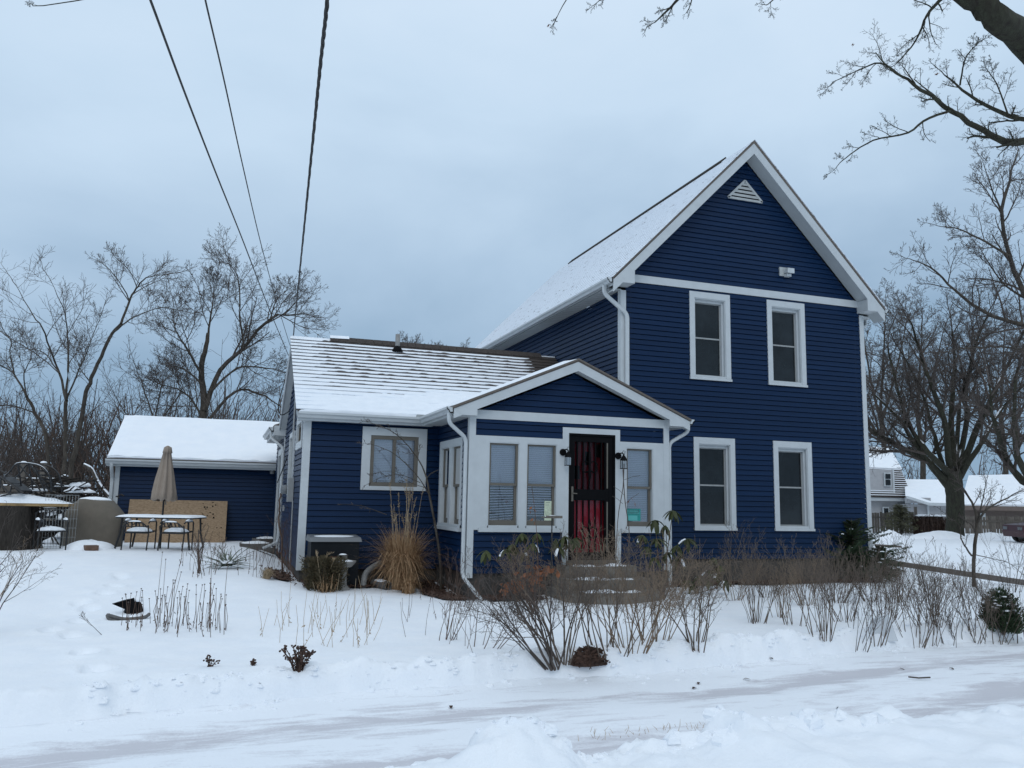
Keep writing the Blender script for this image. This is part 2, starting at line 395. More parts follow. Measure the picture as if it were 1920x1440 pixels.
def lane_z(x, y):
    e = lane_edge(x); d = e-y
    rut = -.022*np.exp(-((d-.75)/.28)**2) - .025*np.exp(-((d-2.05)/.3)**2)
    return -1.715 + rut + .018*fbm(x*.8, y*3., 31) + .010*fbm(x*5, y*9, 32) + .05*ss(.16, -.05, d)
_lane = tag(grid('driveway', axis([(-60, -12, 1.), (-12, 6, .05), (6, 60, 1.)]), axis([(-12.6, -10, .1), (-10, -5.6, .05), (-5.6, -3, .3)]), lambda x, y: np.where(y < lane_edge(x)+.03, lane_z(x, y), -2.0), 'snow_packed'), kind='structure')
def lane_wear(x, y):
    d = lane_edge(x)-y
    w = np.exp(-((d-.80)/.26)**2)*(.45+.9*vn(x*.7, y*.1, 35)) + np.exp(-((d-2.0)/.32)**2)*(.45+.9*vn(x*.6+9, y*.1, 36)) + .25*vn(x*1.2, y*1.2, 37) + .5*np.exp(-((d-1.4)/.5)**2)*vn(x*.9, y*2.5, 38)**2
    return w
_co = np.empty(len(_lane.data.vertices)*3, np.float32); _lane.data.vertices.foreach_get('co', _co); _co = _co.reshape(-1, 3)
_at = _lane.data.attributes.new('wear', 'FLOAT', 'POINT'); _at.data.foreach_set('value', lane_wear(_co[:, 0].astype(float), _co[:, 1].astype(float)).astype(np.float32))
PILE = [(-6.10, -10.05, .34, .26, .30), (-6.42, -10.2, .20, .30, .35), (-5.92, -10.35, .22, .24, .4), (-6.75, -10.5, .10, .4, .5), (-6.15, -10.5, .18, .36, .45)]
CX_ = [-40, -9, -7.5, -7.03, -6.63, -6.3, -6.12, -5.99, -5.80, -5.66, -5.56, -5.48, -5.40, -5.2, -4.8, -4.40, -4.30, -4.15, -4.05, -3.6, -3.09, -2.4, -1.7, 1, 40]
CZ_ = [-1.62, -1.66, -1.60, -1.52, -1.48, -1.45, -1.385, -1.325, -1.30, -1.315, -1.375, -1.48, -1.545, -1.56, -1.52, -1.45, -1.38, -1.375, -1.43, -1.45, -1.41, -1.44, -1.41, -1.38, -1.38]
_rc = random.Random(19); CLODS = []
for k in range(46):
    x_ = _rc.gauss(-5.9, .26) if k < 22 else _rc.uniform(-5.2, -.5); y_ = -10.05+_rc.gauss(0, .16) if k < 22 else -9.95+_rc.gauss(-.05, .14); r_ = .035+.085*_rc.random()**1.6; CLODS.append((x_, y_, r_, r_*_rc.uniform(.3, .6), _rc.uniform(.7, 1.3)))
CLODS += [(-4.26, -9.95, .17, .10, .9), (-4.9, -9.85, .09, .08, 1), (-5.0, -9.9, .05, .05, 1), (-5.72, -10.0, .13, .09, 1), (-5.95, -10.02, .12, .08, 1)]
def bank(x, y):
    b = -9.72 + .10*fbm(x*1.3, x*0+1.7, 41) + .10*np.sin(x*1.1)
    xs = x+.10*fbm(x*2.5, y*2.5, 60); cr = np.interp(xs, CX_, CZ_)
    s = ss(.02, -.42, y-b+.10*fbm(x*5, y*5, 42)); left = 1-ss(-5.45, -5.1, x)
    base = -1.56*left + -1.47*(1-left); fall = np.exp(-(np.minimum(y+10.12, 0)/.42)**2)
    h = base+(cr-base)*(fall*left+(.35+.65*np.exp(-(np.minimum(y+10.1, 0)/.8)**2))*(1-left)) + 1.74
    lum = np.maximum(0, vn(x*3.4, y*3.4, 46)-.42)*.16 + np.maximum(0, vn(x*7.5, y*7.5, 52)-.55)*.12
    h = h + lum*(.35+.65*np.exp(-((y+10.0)/.45)**2)) + .06*fbm(x*1.6, y*1.6, 47) + .11*fbm(x*6.5, y*6.5, 48, 4)*np.exp(-((y+10.0)/.5)**2)
    for cx, cy, r, hh, k in CLODS:
        q = ((x-cx)/r)**2+((y-cy)/(r*k))**2; c = hh*np.sqrt(np.maximum(0, 1-q*(1+.9*fbm(x*14, y*14, 53)))); h = np.where(c > 0, np.maximum(h, h*.55+h*.45+c), h)
    z = -1.76 + s*h; cap = np.interp(x, CX_, CZ_)*left + np.maximum(np.interp(x, CX_, CZ_), -1.46)*(1-left) + .025 + .05*fbm(x*8, y*8, 63); z = np.where(z > cap-.06, cap-.06+.06*np.tanh((z-cap+.06)/.06), z)
    return z - .35*(1-ss(b+.35, b+.06, y))
tag(grid('snow_bank', axis([(-40, -12, 1.), (-12, -9, .06), (-9, -1, .03), (-1, 6, .06), (6, 40, 1.)]), axis([(-40, -16, 2), (-16, -12, .12), (-12, -8.9, .03)]), bank, 'snow'), kind='structure')
# ------------------------------------------------------------------ house
W_ = 6.15; EXP = .1087
XW, YW, XP0, XP1, YP = -6.107, .962, -3.5345, .295, -1.302
rng = random.Random(7)
class Face:
    """a wall plane: u runs along it, n points out of it"""
    def __init__(s, o, ux, n): s.o = Vector(o); s.ux = Vector(ux); s.n = Vector(n)
    def P(s, u, n, z): return s.o + s.ux*u + s.n*n + Vector((0, 0, z))
    def box(s, M, u0, u1, n0, n1, z0, z1):
        P = s.P; M.hexa([P(u0, n1, z0), P(u1, n1, z0), P(u1, n0, z0), P(u0, n0, z0), P(u0, n1, z1), P(u1, n1, z1), P(u1, n0, z1), P(u0, n0, z1)])
FM = Face((0, 0, 0), (1, 0, 0), (0, -1, 0))            # main front
FL = Face((0, 0, 0), (0, 1, 0), (-1, 0, 0))            # main, left side
FR = Face((W_, 0, 0), (0, 1, 0), (1, 0, 0))
FW_ = Face((0, YW, 0), (1, 0, 0), (0, -1, 0))          # wing front
FWL = Face((XW, 0, 0), (0, 1, 0), (-1, 0, 0))          # wing gable side
FP = Face((0, YP, 0), (1, 0, 0), (0, -1, 0))           # porch front
FPL = Face((XP0, 0, 0), (0, 1, 0), (-1, 0, 0))
FPR = Face((XP1, 0, 0), (0, 1, 0), (1, 0, 0))
house = thing('house', 'dark blue clapboard house with white trim, snowy roofs and a gabled porch', 'house', (0, 0, -1.6))
def hp(name, M, m, parent=None, smooth=False): return M.build(name, m, parent or house, True, smooth)
def wall(face, poly, name='wall', off=.19):
    M = MB(); M.prism([face.P(u, -off, z) for u, z in poly], face.n*-.05)
    return hp(name, M, 'room')
def siding(face, parent, z0, z1, span, holes=(), e=EXP, stop=None):
    k = 0
    while z0+k*e < z1-.005:
        zb, zt = z0+k*e, min(z0+(k+1)*e, z1); k += 1
        ub0, ub1 = span(zb); ut0, ut1 = span(zt)
        if ub1-ub0 < .03: break
        pcs = [(ub0, ub1, ut0, ut1, zb, zt)]
        for h0, h1, g0, g1 in holes:
            if g1 <= zb+.002 or g0 >= zt-.002: continue
            nx = []
            for a0, a1, c0, c1, b, t in pcs:
                if h1 <= a0 or h0 >= a1: nx.append((a0, a1, c0, c1, b, t)); continue
                if h0 > a0+.005: nx.append((a0, h0, c0, h0, b, t))
                if h1 < a1-.005: nx.append((h1, a1, h1, c1, b, t))
                if g0 > b+.004: nx.append((max(h0, a0), min(h1, a1), max(h0, c0), min(h1, c1), b, g0))
                if g1 < t-.004: nx.append((max(h0, a0), min(h1, a1), max(h0, c0), min(h1, c1), g1, t))
            pcs = nx
        pn = lambda z: .022-.018*(z-zb)/e
        if stop is None: M = MB()
        else: M = stop
        for a0, a1, c0, c1, b, t in pcs:
            P = face.P
            if stop is None: M = MB()
            b_ = b+.0105 if abs(b-zb) < .001 else b
            M.hexa([P(a0, pn(b), b_), P(a1, pn(b), b_), P(a1, -.012, b_), P(a0, -.012, b_), P(c0, pn(t), t), P(c1, pn(t), t), P(c1, -.012, t), P(c0, -.012, t)])
            if stop is None: hp('siding_board', M, 'siding', parent)
    if stop is not None: tag(hp('siding_board', stop, 'siding', parent), kind='stuff')
def rect(face, name, m, u0, u1, n0, n1, z0, z1, parent=None):
    M = MB(); face.box(M, u0, u1, n0, n1, z0, z1); return hp(name, M, m, parent)
def frame(M, face, u0, u1, z0, z1, wd, n0, n1, wt=None, wb=None):
    wt = wd if wt is None else wt; wb = wd if wb is None else wb
    face.box(M, u0, u0+wd, n0, n1, z0, z1); face.box(M, u1-wd, u1, n0, n1, z0, z1)
    if wt: face.box(M, u0+wd, u1-wd, n0, n1, z1-wt, z1)
    if wb: face.box(M, u0+wd, u1-wd, n0, n1, z0, z0+wb)
# --- main block walls
ZB = -1.13; PK = 7.62
wf = wall(FM, [(0, ZB), (W_, ZB), (W_, 4.4), (3.075, 7.45), (0, 4.4)])
MWIN = [(1.597, 2.5834), (3.545, 2.5834), (1.657, -.5425), (3.619, -.5425)]
MH = {2.5834: 4.4796, -.5425: 1.3713}
hm = [(u+.012, u+.985, z+.01, MH[z]-.006) for u, z in MWIN]
siding(FM, wf, ZB, 4.535, lambda z: (.10, W_-.05), hm+[(-1, .34, -3, .62)])
siding(FM, wf, 4.69, 7.56, lambda z: (max(.02, 3.075-(7.60-z)*.985), min(W_-.02, 3.075+(7.60-z)*.985)))
wl = wall(FL, [(0, ZB), (10.4, ZB), (10.4, 4.32), (0, 4.32)])
siding(FL, wl, 1.0, 4.32, lambda z: (.10, 10.4))
siding(FL, wl, ZB, 1.0, lambda z: (6.1, 10.4), stop=MB())
wr = wall(FR, [(0, ZB), (10.4, ZB), (10.4, 4.32), (0, 4.32)])
siding(FR, wr, ZB, 4.32, lambda z: (.10, 10.4), stop=MB())
M = MB(); M.prism([(0.19, 10.4, ZB), (W_-.19, 10.4, ZB), (W_-.19, 10.4, 4.4), (3.075, 10.4, 7.45), (.19, 10.4, 4.4)], (0, -.05, 0)); hp('wall', M, 'siding')
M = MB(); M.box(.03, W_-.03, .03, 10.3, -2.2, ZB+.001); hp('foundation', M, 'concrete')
M = MB(); FM.box(M, 0.0, W_, .0, .028, 4.532, 4.692); hp('belt_board', M, 'white')
def corner(fa, ua, fb, ub, z0, z1, w=.095):
    """L-shaped white corner post over two faces"""
    M = MB(); sa = 1 if ua[1] > 0 else -1
    fa.box(M, min(ua[0], ua[0]+ua[1]*w), max(ua[0], ua[0]+ua[1]*w), .0, .030, z0, z1)
    fb.box(M, min(ub[0], ub[0]+ub[1]*w), max(ub[0], ub[0]+ub[1]*w), .0, .030, z0, z1)
    c = fa.P(ua[0], 0, 0); nn = fa.n+fb.n; a = c+nn*.030
    x0, x1 = sorted((c.x, a.x)); y0, y1 = sorted((c.y, a.y)); M.box(x0, x1, y0, y1, z0, z1)
    return hp('corner_post', M, 'white')
corner(FM, (0, 1), FL, (0, 1), ZB+.01, 4.33)
corner(FM, (W_, -1), FR, (0, 1), ZB+.01, 4.36, .085)
def dh_window(face, u0, z0, z1, wd=.9972, side=.118, top=.135, screen=True):
    """white-cased double-hung window set back in the wall"""
    u1 = u0+wd; M = MB()
    face.box(M, u0, u0+side, 0, .034, z0+.05, z1); face.box(M, u1-side, u1, 0, .034, z0+.05, z1); face.box(M, u0+side, u1-side, 0, .034, z1-top, z1)
    win = hp('window', M, 'white')
    a, b, t = u0+side, u1-side, z1-top; M = MB()
    face.box(M, u0-.012, u1+.012, -.10, .055, z0, z0+.05); face.box(M, a, b, -.15, .022, z0+.05, z0+.10); hp('sill', M, 'white', win)
    M = MB(); face.box(M, a-.002, a+.018, -.15, .018, z0+.10, t); face.box(M, b-.018, b+.002, -.15, .018, z0+.10, t); face.box(M, a+.018, b-.018, -.15, .018, t-.02, t+.002)
    face.box(M, b-.055, b-.018, -.15, -.045, z0+.10, t-.02); face.box(M, a+.018, a+.055, -.15, -.045, z0+.10, t-.02); face.box(M, a+.055, b-.055, -.15, -.045, t-.075, t-.02); hp('jamb', M, 'white', win)
    a += .055; b -= .055; t -= .075; zb_ = z0+.10; zm = zb_+(t-zb_)*.515
    M = MB(); frame(M, face, a, b, zb_, t, .022, -.118, -.098, .02, .03); hp('screen_frame', M, 'gray_metal', win)
    M = MB(); face.box(M, a+.022, b-.022, -.118, -.090, zm-.016, zm+.016); hp('meeting_rail', M, 'gray_metal', win)
    for q0, q1 in ((zb_+.03, zm-.016), (zm+.016, t-.02)):
        rect(face, 'pane', 'screen', a+.022, b-.022, -.114, -.108, q0, q1, win)
    return win
for u, z in MWIN: dh_window(FM, u, z, MH[z])
# gable vent: triangular louvre
M = MB()
va, vb, vc = FM.P(2.60, 0, 6.70), FM.P(3.485, 0, 6.70), FM.P(3.042, 0, 7.14)
for a, b in ((va, vb), (vb, vc), (vc, va)): M.bar(a-Vector((0, .03, 0)), b-Vector((0, .03, 0)), .05, .03, (0, 1, 0))
vent = hp('gable_vent', M, 'white_dirty')
M = MB(); M.prism([va-Vector((0, .022, 0)), vb-Vector((0, .022, 0)), vc-Vector((0, .022, 0))], (0, -.004, 0)); hp('backing', M, 'black', vent)
for i in range(4):
    z = 6.755+i*.088; hw = max(.02, (7.13-z)/.44*.44*1.0-.03); M = MB()
    M.hexa([(3.042-hw, -.045, z), (3.042+hw, -.045, z), (3.042+hw, -.040, z), (3.042-hw, -.040, z), (3.042-hw+.04, -.028, z+.064), (3.042+hw-.05, -.028, z+.064), (3.042+hw-.05, -.025, z+.064), (3.042-hw+.05, -.025, z+.064)])
    hp('slat', M, 'white_dirty', vent)
# flood light on the gable
M = MB(); FM.box(M, 3.90, 4.10, .0, .04, 5.06, 5.26); fl = hp('flood_light', M, 'white_dirty')
M = MB(); M.hexa([FM.P(u, n, z) for u, n, z in ((3.99, .20, 5.10), (4.17, .20, 5.10), (4.15, .04, 5.13), (4.01, .04, 5.13), (3.99, .20, 5.21), (4.17, .20, 5.21), (4.15, .04, 5.20), (4.01, .04, 5.20))]); M.box(4.02, 4.14, -.13, -.03, 5.04, 5.10); hp('lamp_head', M, 'white', fl)
# --- main roof
RY0, RY1 = -.363, 10.75; PKX, PKZ = 3.075, 7.966; EX = .36; EZ = 4.500
SL = (PKZ-EZ)/(PKX+EX)
M = MB()
sec = [(-EX, EZ), (PKX, PKZ), (W_+EX, EZ), (W_+EX, EZ-.055), (PKX, PKZ-.075), (-EX, EZ-.055)]
M.prism([(x, RY0+.004, z) for x, z in (sec[0], sec[1], sec[4], sec[5])], (0, RY1-RY0, 0)); M.prism([(x, RY0+.004, z) for x, z in (sec[1], sec[2], sec[3], sec[4])], (0, RY1-RY0, 0))
mroof = hp('roof', M, 'shingle_edge')
def courses_mesh(p0, p1, q0, q1, n, th=.012, lift=.003):
    """saw-tooth shingle courses on the slope p0-p1 (eave) to q0-q1 (ridge)"""
    p0, p1, q0, q1 = map(Vector, (p0, p1, q0, q1)); nn = (p1-p0).cross(q0-p0).normalized()
    if nn.z < 0: nn = -nn
    M = MB()
    for i in range(n):
        a0, a1 = p0.lerp(q0, i/n), p1.lerp(q1, i/n); b0, b1 = p0.lerp(q0, (i+1)/n), p1.lerp(q1, (i+1)/n)
        M.hexa([a0, a1, b1, b0, a0+nn*(th+lift), a1+nn*(th+lift), b1+nn*lift, b0+nn*lift])
    return M
for sx_ in (-1, 1):
    xe = -EX-.02 if sx_ < 0 else W_+EX+.02
    M = courses_mesh((xe, RY0-.02, EZ-.02), (xe, RY1, EZ-.02), (PKX, RY0-.02, PKZ+.002), (PKX, RY1, PKZ+.002), 34)
    tag(hp('shingles', M, 'shingle_dusted', mroof), kind='stuff')
M = MB(); M.prism([(PKX-.14, RY0+1.1, PKZ-.115), (PKX, RY0+1.1, PKZ+.028), (PKX+.14, RY0+1.1, PKZ-.115), (PKX, RY0+1.1, PKZ+.045)][:1]+[(PKX-.15, RY0+1.1, PKZ-.10), (PKX, RY0+1.1, PKZ+.05), (PKX+.15, RY0+1.1, PKZ-.10)], (0, 9.0, 0)); hp('ridge_cap', M, 'stump', mroof)
def rake(sx_, y0, y1, ex, ez, px, pz, top, dep, name='rake_board', m='white'):
    """board under the sloping roof edge"""
    M = MB(); a = (ex, ez-top); b = (px, pz-top)
    M.prism([(a[0], y0, a[1]), (b[0], y0, b[1]), (b[0], y0, b[1]-dep), (a[0], y0, a[1]-dep)], (0, y1-y0, 0)); return hp(name, M, m)
for sx_, ex in ((-1, -EX+.01), (1, W_+EX-.01)):
    rake(sx_, RY0+.01, RY0+.035, ex, EZ, PKX, PKZ, .065, .25)
    # soffit under the rake, boards running across
    M = MB(); ins = .30 if sx_ < 0 else -.30
    M.prism([(ex-(.0 if sx_ < 0 else 0), RY0+.034, EZ-.27), (PKX, RY0+.034, PKZ-.29), (PKX, RY0+.034, PKZ-.31), (ex, RY0+.034, EZ-.29)], (0, -RY0-.034, 0)); hp('soffit', M, 'soffit')
    # boxed return at the foot of the rake
    xi = .13 if sx_ < 0 else W_-.13
    M = MB(); M.prism([(ex, RY0+.008, 4.40), (xi, RY0+.008, 4.40), (xi, RY0+.008, EZ+(.13+EX)*SL-.33), (ex, RY0+.008, EZ-.10)], (0, -RY0+.0, 0)); hp('eave_return', M, 'white')
    # eave soffit, fascia, gutter along the side
    x0, x1 = sorted((ex, 0 if sx_ < 0 else W_)); M = MB(); M.box(x0, x1, -.01, RY1-.1, 4.335, 4.352)
    so_ = hp('soffit', M, 'soffit')
    M = MB()
    for k in range(60):
        y = .15+k*.17
        M.box(x0+.01, x1-.01, y, y+.012, 4.331, 4.3352)
    tag(hp('soffit_groove', M, 'gray_metal', so_), kind='stuff')
    M = MB(); xx = sorted((ex, ex+(.02 if sx_ < 0 else -.02))); M.box(xx[0], xx[1], -.34, RY1-.05, 4.33, 4.46); hp('fascia', M, 'white')
def gutter(p0, p1, out, s=1.):
    """K-style gutter from p0 to p1 (top back edge), out = direction away from the wall"""
    p0, p1, out = Vector(p0), Vector(p1), Vector(out); z = Vector((0, 0, 1)); M = MB()
    prof = [(0, 0), (.012, 0), (.012, -.085), (.055, -.088), (.075, -.045), (.105, -.025), (.105, 0), (.118, 0), (.118, -.038), (.085, -.062), (.064, -.108), (0, -.108)]
    M.prism([p0+out*a*s+z*b*s for a, b in prof], p1-p0)
    e = (p1-p0).normalized()*.004
    for q in (p0, p1-e): M.prism([q+out*a*s+z*b*s for a, b in ((0, 0), (.118, 0), (.118, -.038), (.085, -.062), (.064, -.108), (0, -.108))], e)
    return hp('gutter', M, 'white')
gutter((-EX-.005, -.34, 4.475), (-EX-.005, RY1-.1, 4.475), (-1, 0, 0)); gutter((W_+EX+.005, -.34, 4.475), (W_+EX+.005, RY1-.1, 4.475), (1, 0, 0))
def bend(pts, r=.10, n=5):
    pts = [Vector(p) for p in pts]; out = [pts[0]]
    for i in range(1, len(pts)-1):
        a, b, c = pts[i-1], pts[i], pts[i+1]; d1 = min(r, (a-b).length*.45); d2 = min(r, (c-b).length*.45)
        p, q = b+(a-b).normalized()*d1, b+(c-b).normalized()*d2
        for k in range(n+1):
            t = k/n; out.append(p*(1-t)**2 + b*2*t*(1-t) + q*t*t)
    return out+[pts[-1]]
def downspout(pts, side, w=.075, h=.055):
    M = MB(); M.sweep(bend(pts), side, w, h); return hp('downspout', M, 'white', None, False)
downspout([(-.42, -.075, 4.38), (-.42, -.075, 4.20), (.098, -.075, 3.82), (.098, -.075, 1.6)], (0, 1, 0), .06, .085)
downspout([(W_+.44, .35, 4.38), (W_+.44, .35, 4.22), (W_+.075, .22, 4.08), (W_+.075, .22, -1.2)], (0, 1, 0), .085, .06)
# --- wing
WY1 = 6.092; WRX = -6.283; WEY, WEZ, WRY, WRZ = .735, 1.575, 3.527, 3.46
ww = wall(FW_, [(XW+.2, -1.35), (-.2, -1.35), (-.2, 1.55), (XW+.2, 1.55)])
WWN = (-5.035, -3.77, .1418, 1.3485)
siding(FW_, ww, -1.35, 1.50, lambda z: (XW+.10, XP0+.02), [(WWN[0]+.012, WWN[1]-.012, WWN[2]+.01, WWN[3]-.006)])
wgl = wall(FWL, [(YW+.2, -1.35), (WY1-.2, -1.35), (WY1-.2, 1.5), (3.527, 3.2), (YW+.2, 1.5)])
wsl = (WRZ-WEZ)/(WRY-WEY)
DOORY = (6.75, 7.75)
wlh = [(1.24, 2.46, .935, 1.52), (3.0, 4.2, .03, 1.36)]
siding(FWL, wgl, -1.35, 3.15, lambda z: (max(YW+.10, 3.527-(3.22-z)/wsl), min(WY1-.1, 3.527+(3.22-z)/wsl)), wlh)
corner(FW_, (XW, 1), FWL, (YW, 1), -1.35, 1.50, .105)
corner(Face((0, WY1, 0), (1, 0, 0), (0, 1, 0)), (XW, 1), FWL, (WY1, -1), -1.35, 1.42, .105)
M = MB(); M.box(XW+.2, .0, WY1-.1, WY1, -1.5, 1.5); hp('wall', M, 'siding')
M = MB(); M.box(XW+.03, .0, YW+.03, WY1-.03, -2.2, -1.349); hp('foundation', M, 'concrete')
def slider(face, u0, u1, z0, z1):
    M = MB(); face.box(M, u0, u0+.165, 0, .034, z0+.05, z1); face.box(M, u1-.165, u1, 0, .034, z0+.05, z1); face.box(M, u0+.165, u1-.165, 0, .034, z1-.16, z1); face.box(M, u0, u1, 0, .05, z0, z0+.075)
    win = hp('window', M, 'white'); a, b, c, t = u0+.165, u1-.165, z0+.075, z1-.16
    M = MB(); frame(M, face, a, b, c, t, .07, -.06, .015, .07, .075); face.box(M, (a+b)/2-.03, (a+b)/2+.03, -.05, .010, c+.075, t-.07); hp('sash', M, 'taupe', win)
    for p, q in ((a+.07, (a+b)/2-.03), ((a+b)/2+.03, b-.07)): rect(face, 'pane', 'glass', p, q, -.035, -.030, c+.075, t-.07, win)
    return win, a+.06, b-.06, c+.06, t-.06
def blind(face, u0, u1, z0, z1, win, n=-.075, pitch=.030, gap=None, tilt=.006, droop=0):
    M = MB(); k = 0; z = z1
    while z > z0:
        dr = droop*max(0, (z1-z)/(z1-z0)-.55)
        g = pitch*(1 if gap is None else (1.0 if z > gap else 1.25))
        P = face.P; h = pitch*(.90 if gap is None or z > gap else .66)
        M.hexa([P(u0, n-tilt, z-h-dr), P(u1, n-tilt, z-h), P(u1, n-tilt-.002, z-h), P(u0, n-tilt-.002, z-h-dr), P(u0, n+tilt, z-dr), P(u1, n+tilt, z), P(u1, n+tilt-.002, z), P(u0, n+tilt-.002, z-dr)])
        z -= g
    return hp('blind', M, 'blind', win)
sw, a, b, c, t = slider(FW_, *WWN); blind(FW_, a, b, c, t, sw, -.075, .032, None, .009)
# wing gable windows
def plain_win(face, u0, u1, z0, z1, cw=.11):
    M = MB(); frame(M, face, u0, u1, z0, z1, cw, 0, .045, cw, cw*1.2); win = hp('window', M, 'white')
    M = MB(); frame(M, face, u0+cw, u1-cw, z0+cw*1.2, z1-cw, .05, -.06, .0); hp('sash', M, 'taupe', win)
    rect(face, 'pane', 'screen', u0+cw+.05, u1-cw-.05, -.035, -.03, z0+cw*1.2+.05, z1-cw-.05, win); return win
plain_win(FWL, 1.22, 2.48, .92, 1.53); plain_win(FWL, 2.98, 4.22, .02, 1.37)
M = MB(); frame(M, FWL, DOORY[0]-.10, DOORY[1]+.10, -1.30, 1.18, .10, 0, .05, .16, 0); dr = hp('side_door', M, 'white')
rect(FWL, 'panel', 'cream', DOORY[0], DOORY[1], -.05, -.01, -1.30, 1.02, dr)
M = MB(); FWL.box(M, 5.05, 5.11, .0, .05, -.35, -.22); hp('handle', M, 'gray_metal', dr)
# meter, conduit, small boxes
M = MB(); FWL.box(M, 2.66, 2.90, .02, .13, -.12, .36); mbx = hp('meter_box', M, 'gray_metal')
M = MB(); c0 = FWL.P(3.12, .10, .13)
M.tube([c0+Vector((.02, 0, 0)), c0+Vector((-.05, 0, 0)), c0+Vector((-.14, 0, 0))], [.10, .10, .08], 14); hp('meter_dial', M, 'gen_lid', mbx, True)
M = MB(); M.tube([FWL.P(3.12, .05, .2), FWL.P(3.12, .05, 1.0), FWL.P(3.0, .05, 2.55)], .022, 8); M.tube([FWL.P(2.55, .03, -.1), FWL.P(2.52, .03, -.9), FWL.P(2.5, .03, -1.4)], .015, 6); hp('conduit', M, 'gray_metal')
# --- wing roof
M = MB()
for yb, ye in ((WEY, WRY), (2*WRY-WEY, WRY)):
    M.prism([(WRX, yb, WEZ), (WRX, ye, WRZ), (WRX, ye, WRZ-.06), (WRX, yb, WEZ-.05)], (-WRX-.02, 0, 0))
wroof = hp('roof', M, 'shingle_edge')
NC = 20; slope = Vector((0, WRY-WEY, WRZ-WEZ)); sn = Vector((0, -slope.z, slope.y)).normalized()
def wr_pt(x, t, h=0): return Vector((x, WEY, WEZ)) + slope*t + sn*h
XR = -.02
SN = MB()
def wob(x, s): return float(fbm(np.array(x*3.1), np.array(s*7.7), 61, 4))
for i in range(NC):
    t0, t1 = i/NC, (i+1)/NC; M = MB(); nseg = 7
    for k in range(nseg):
        xa = WRX-.03 + (XR-WRX+.03)*k/nseg; xb = WRX-.03 + (XR-WRX+.03)*(k+1)/nseg - .004
        d = rng.uniform(-.002, .003)
        M.hexa([wr_pt(xa, t0-.002, 0), wr_pt(xb, t0-.002, 0), wr_pt(xb, t1, 0), wr_pt(xa, t1, 0), wr_pt(xa, t0-.002, .026+d), wr_pt(xb, t0-.002, .026+d), wr_pt(xb, t1+.01, .006), wr_pt(xa, t1+.01, .006)])
    hp('shingle_course', M, 'shingle', wroof)
    # the snow lying on this course, its lower edge ragged
    n = 150; row = []
    for k in range(n+1):
        x = WRX-.03 + (XR-WRX+.03)*k/n
        lowz = ss(.50, .12, np.array(t0)) ; lowz = float(lowz)
        melt = .20 + .20*(i/NC)**1.5 + 1.5*max(0, wob(x*1.8, i*1.3)-.03) * (.6+.5*i/NC)
        melt += 1.5*float(ss(-.95, -.25, np.array(x + (NC-i)*.035)))*(i/NC)
        if x < -5.75+.15*math.sin(i*2.1): melt *= .35
        melt *= (1-.95*lowz)
        row.append((x, min(1.0, melt)))
    for k in range(n):
        (xa, ma), (xb, mb) = row[k], row[k+1]
        if ma > .9 and mb > .9: continue
        ta, tb = t0+(t1-t0)*ma, t0+(t1-t0)*mb; hh = .012+.012*(1-i/NC)
        f = lambda m_: .026-.020*m_
        SN.hexa([wr_pt(xa, ta, f(ma)-.002), wr_pt(xb, tb, f(mb)-.002), wr_pt(xb, t1, .004), wr_pt(xa, t1, .004),
                 wr_pt(xa, ta, f(ma)+hh*.8), wr_pt(xb, tb, f(mb)+hh*.8), wr_pt(xb, t1, .008+hh*.9), wr_pt(xa, t1, .008+hh*.9)])
tag(hp('snow', SN, 'snow_roof', wroof), kind='stuff')
# thick blanket of snow on the lower part
nx, ny = 150, 34; V = []; 
for j in range(ny+1):
    for k in range(nx+1):
        x = WRX+.02 + (XR-WRX-.1)*k/nx
        tmax = .22 + .18*float(fbm(np.array(x*.8), np.array(4.4), 71)) + .14*float(fbm(np.array(x*4.5), np.array(2.4), 74)) + .16*float(ss(-5.6, -2.6, np.array(x))); t = -.012 + (tmax+.012)*j/ny
        edge = min(1, (1-j/ny)*3.2)*min(1, (k/nx)*12+.0)*min(1, .25+j/1.5)
        h = .020 + edge*(.028+.05*float(fbm(np.array(x*2.2), np.array(t*26), 72))+.016*math.sin(t*NC*2*PI*1.0)*(j/ny))
        if j == 0: h = -.004
        if j == ny or k == 0: h = -.01
        V.append(wr_pt(x, t + .010*float(fbm(np.array(x*5), np.array(j*.1), 73))*(j < 3), h))
Q = [(j*(nx+1)+k, j*(nx+1)+k+1, (j+1)*(nx+1)+k+1, (j+1)*(nx+1)+k) for j in range(ny) for k in range(nx)]
tag(link('snow', np_mesh('snow', [tuple(v) for v in V], Q, 'snow_roof'), wroof, True), kind='stuff')
# back slope carries one smooth sheet of snow
M = MB(); q = 2*WRY-WEY
M.hexa([(WRX, q, WEZ), (-.02, q, WEZ), (-.02, WRY, WRZ), (WRX, WRY, WRZ), (WRX, q, WEZ+.05), (-.02, q, WEZ+.05), (-.02, WRY+.02, WRZ+.04), (WRX, WRY+.02, WRZ+.04)]); tag(hp('snow', M, 'snow_roof', wroof), kind='stuff')
M = MB(); n = 26
for k in range(n):
    xa = -5.45+(5.05)*k/n; xb = -5.45+5.05*(k+1)/n-.006; s1, s2 = [.012*math.sin((x+2)*.9) for x in (xa, xb)]
    zz = WRZ+.07
    M.prism([(xa, WRY-.12, zz-.115), (xa, WRY, zz), (xa, WRY+.12, zz-.115), (xa, WRY+.12, zz-.095), (xa, WRY, zz+.022), (xa, WRY-.12, zz-.095)], (xb-xa, 0, 0))
hp('ridge_vent', M, 'shingle', wroof)
M = MB(); M.prism([(-5.45, WRY-.07, WRZ+.04), (-5.45, WRY, WRZ+.115), (-5.45, WRY+.07, WRZ+.05)], (.42, 0, .01)); tag(hp('snow', M, 'snow_roof', wroof), kind='stuff')
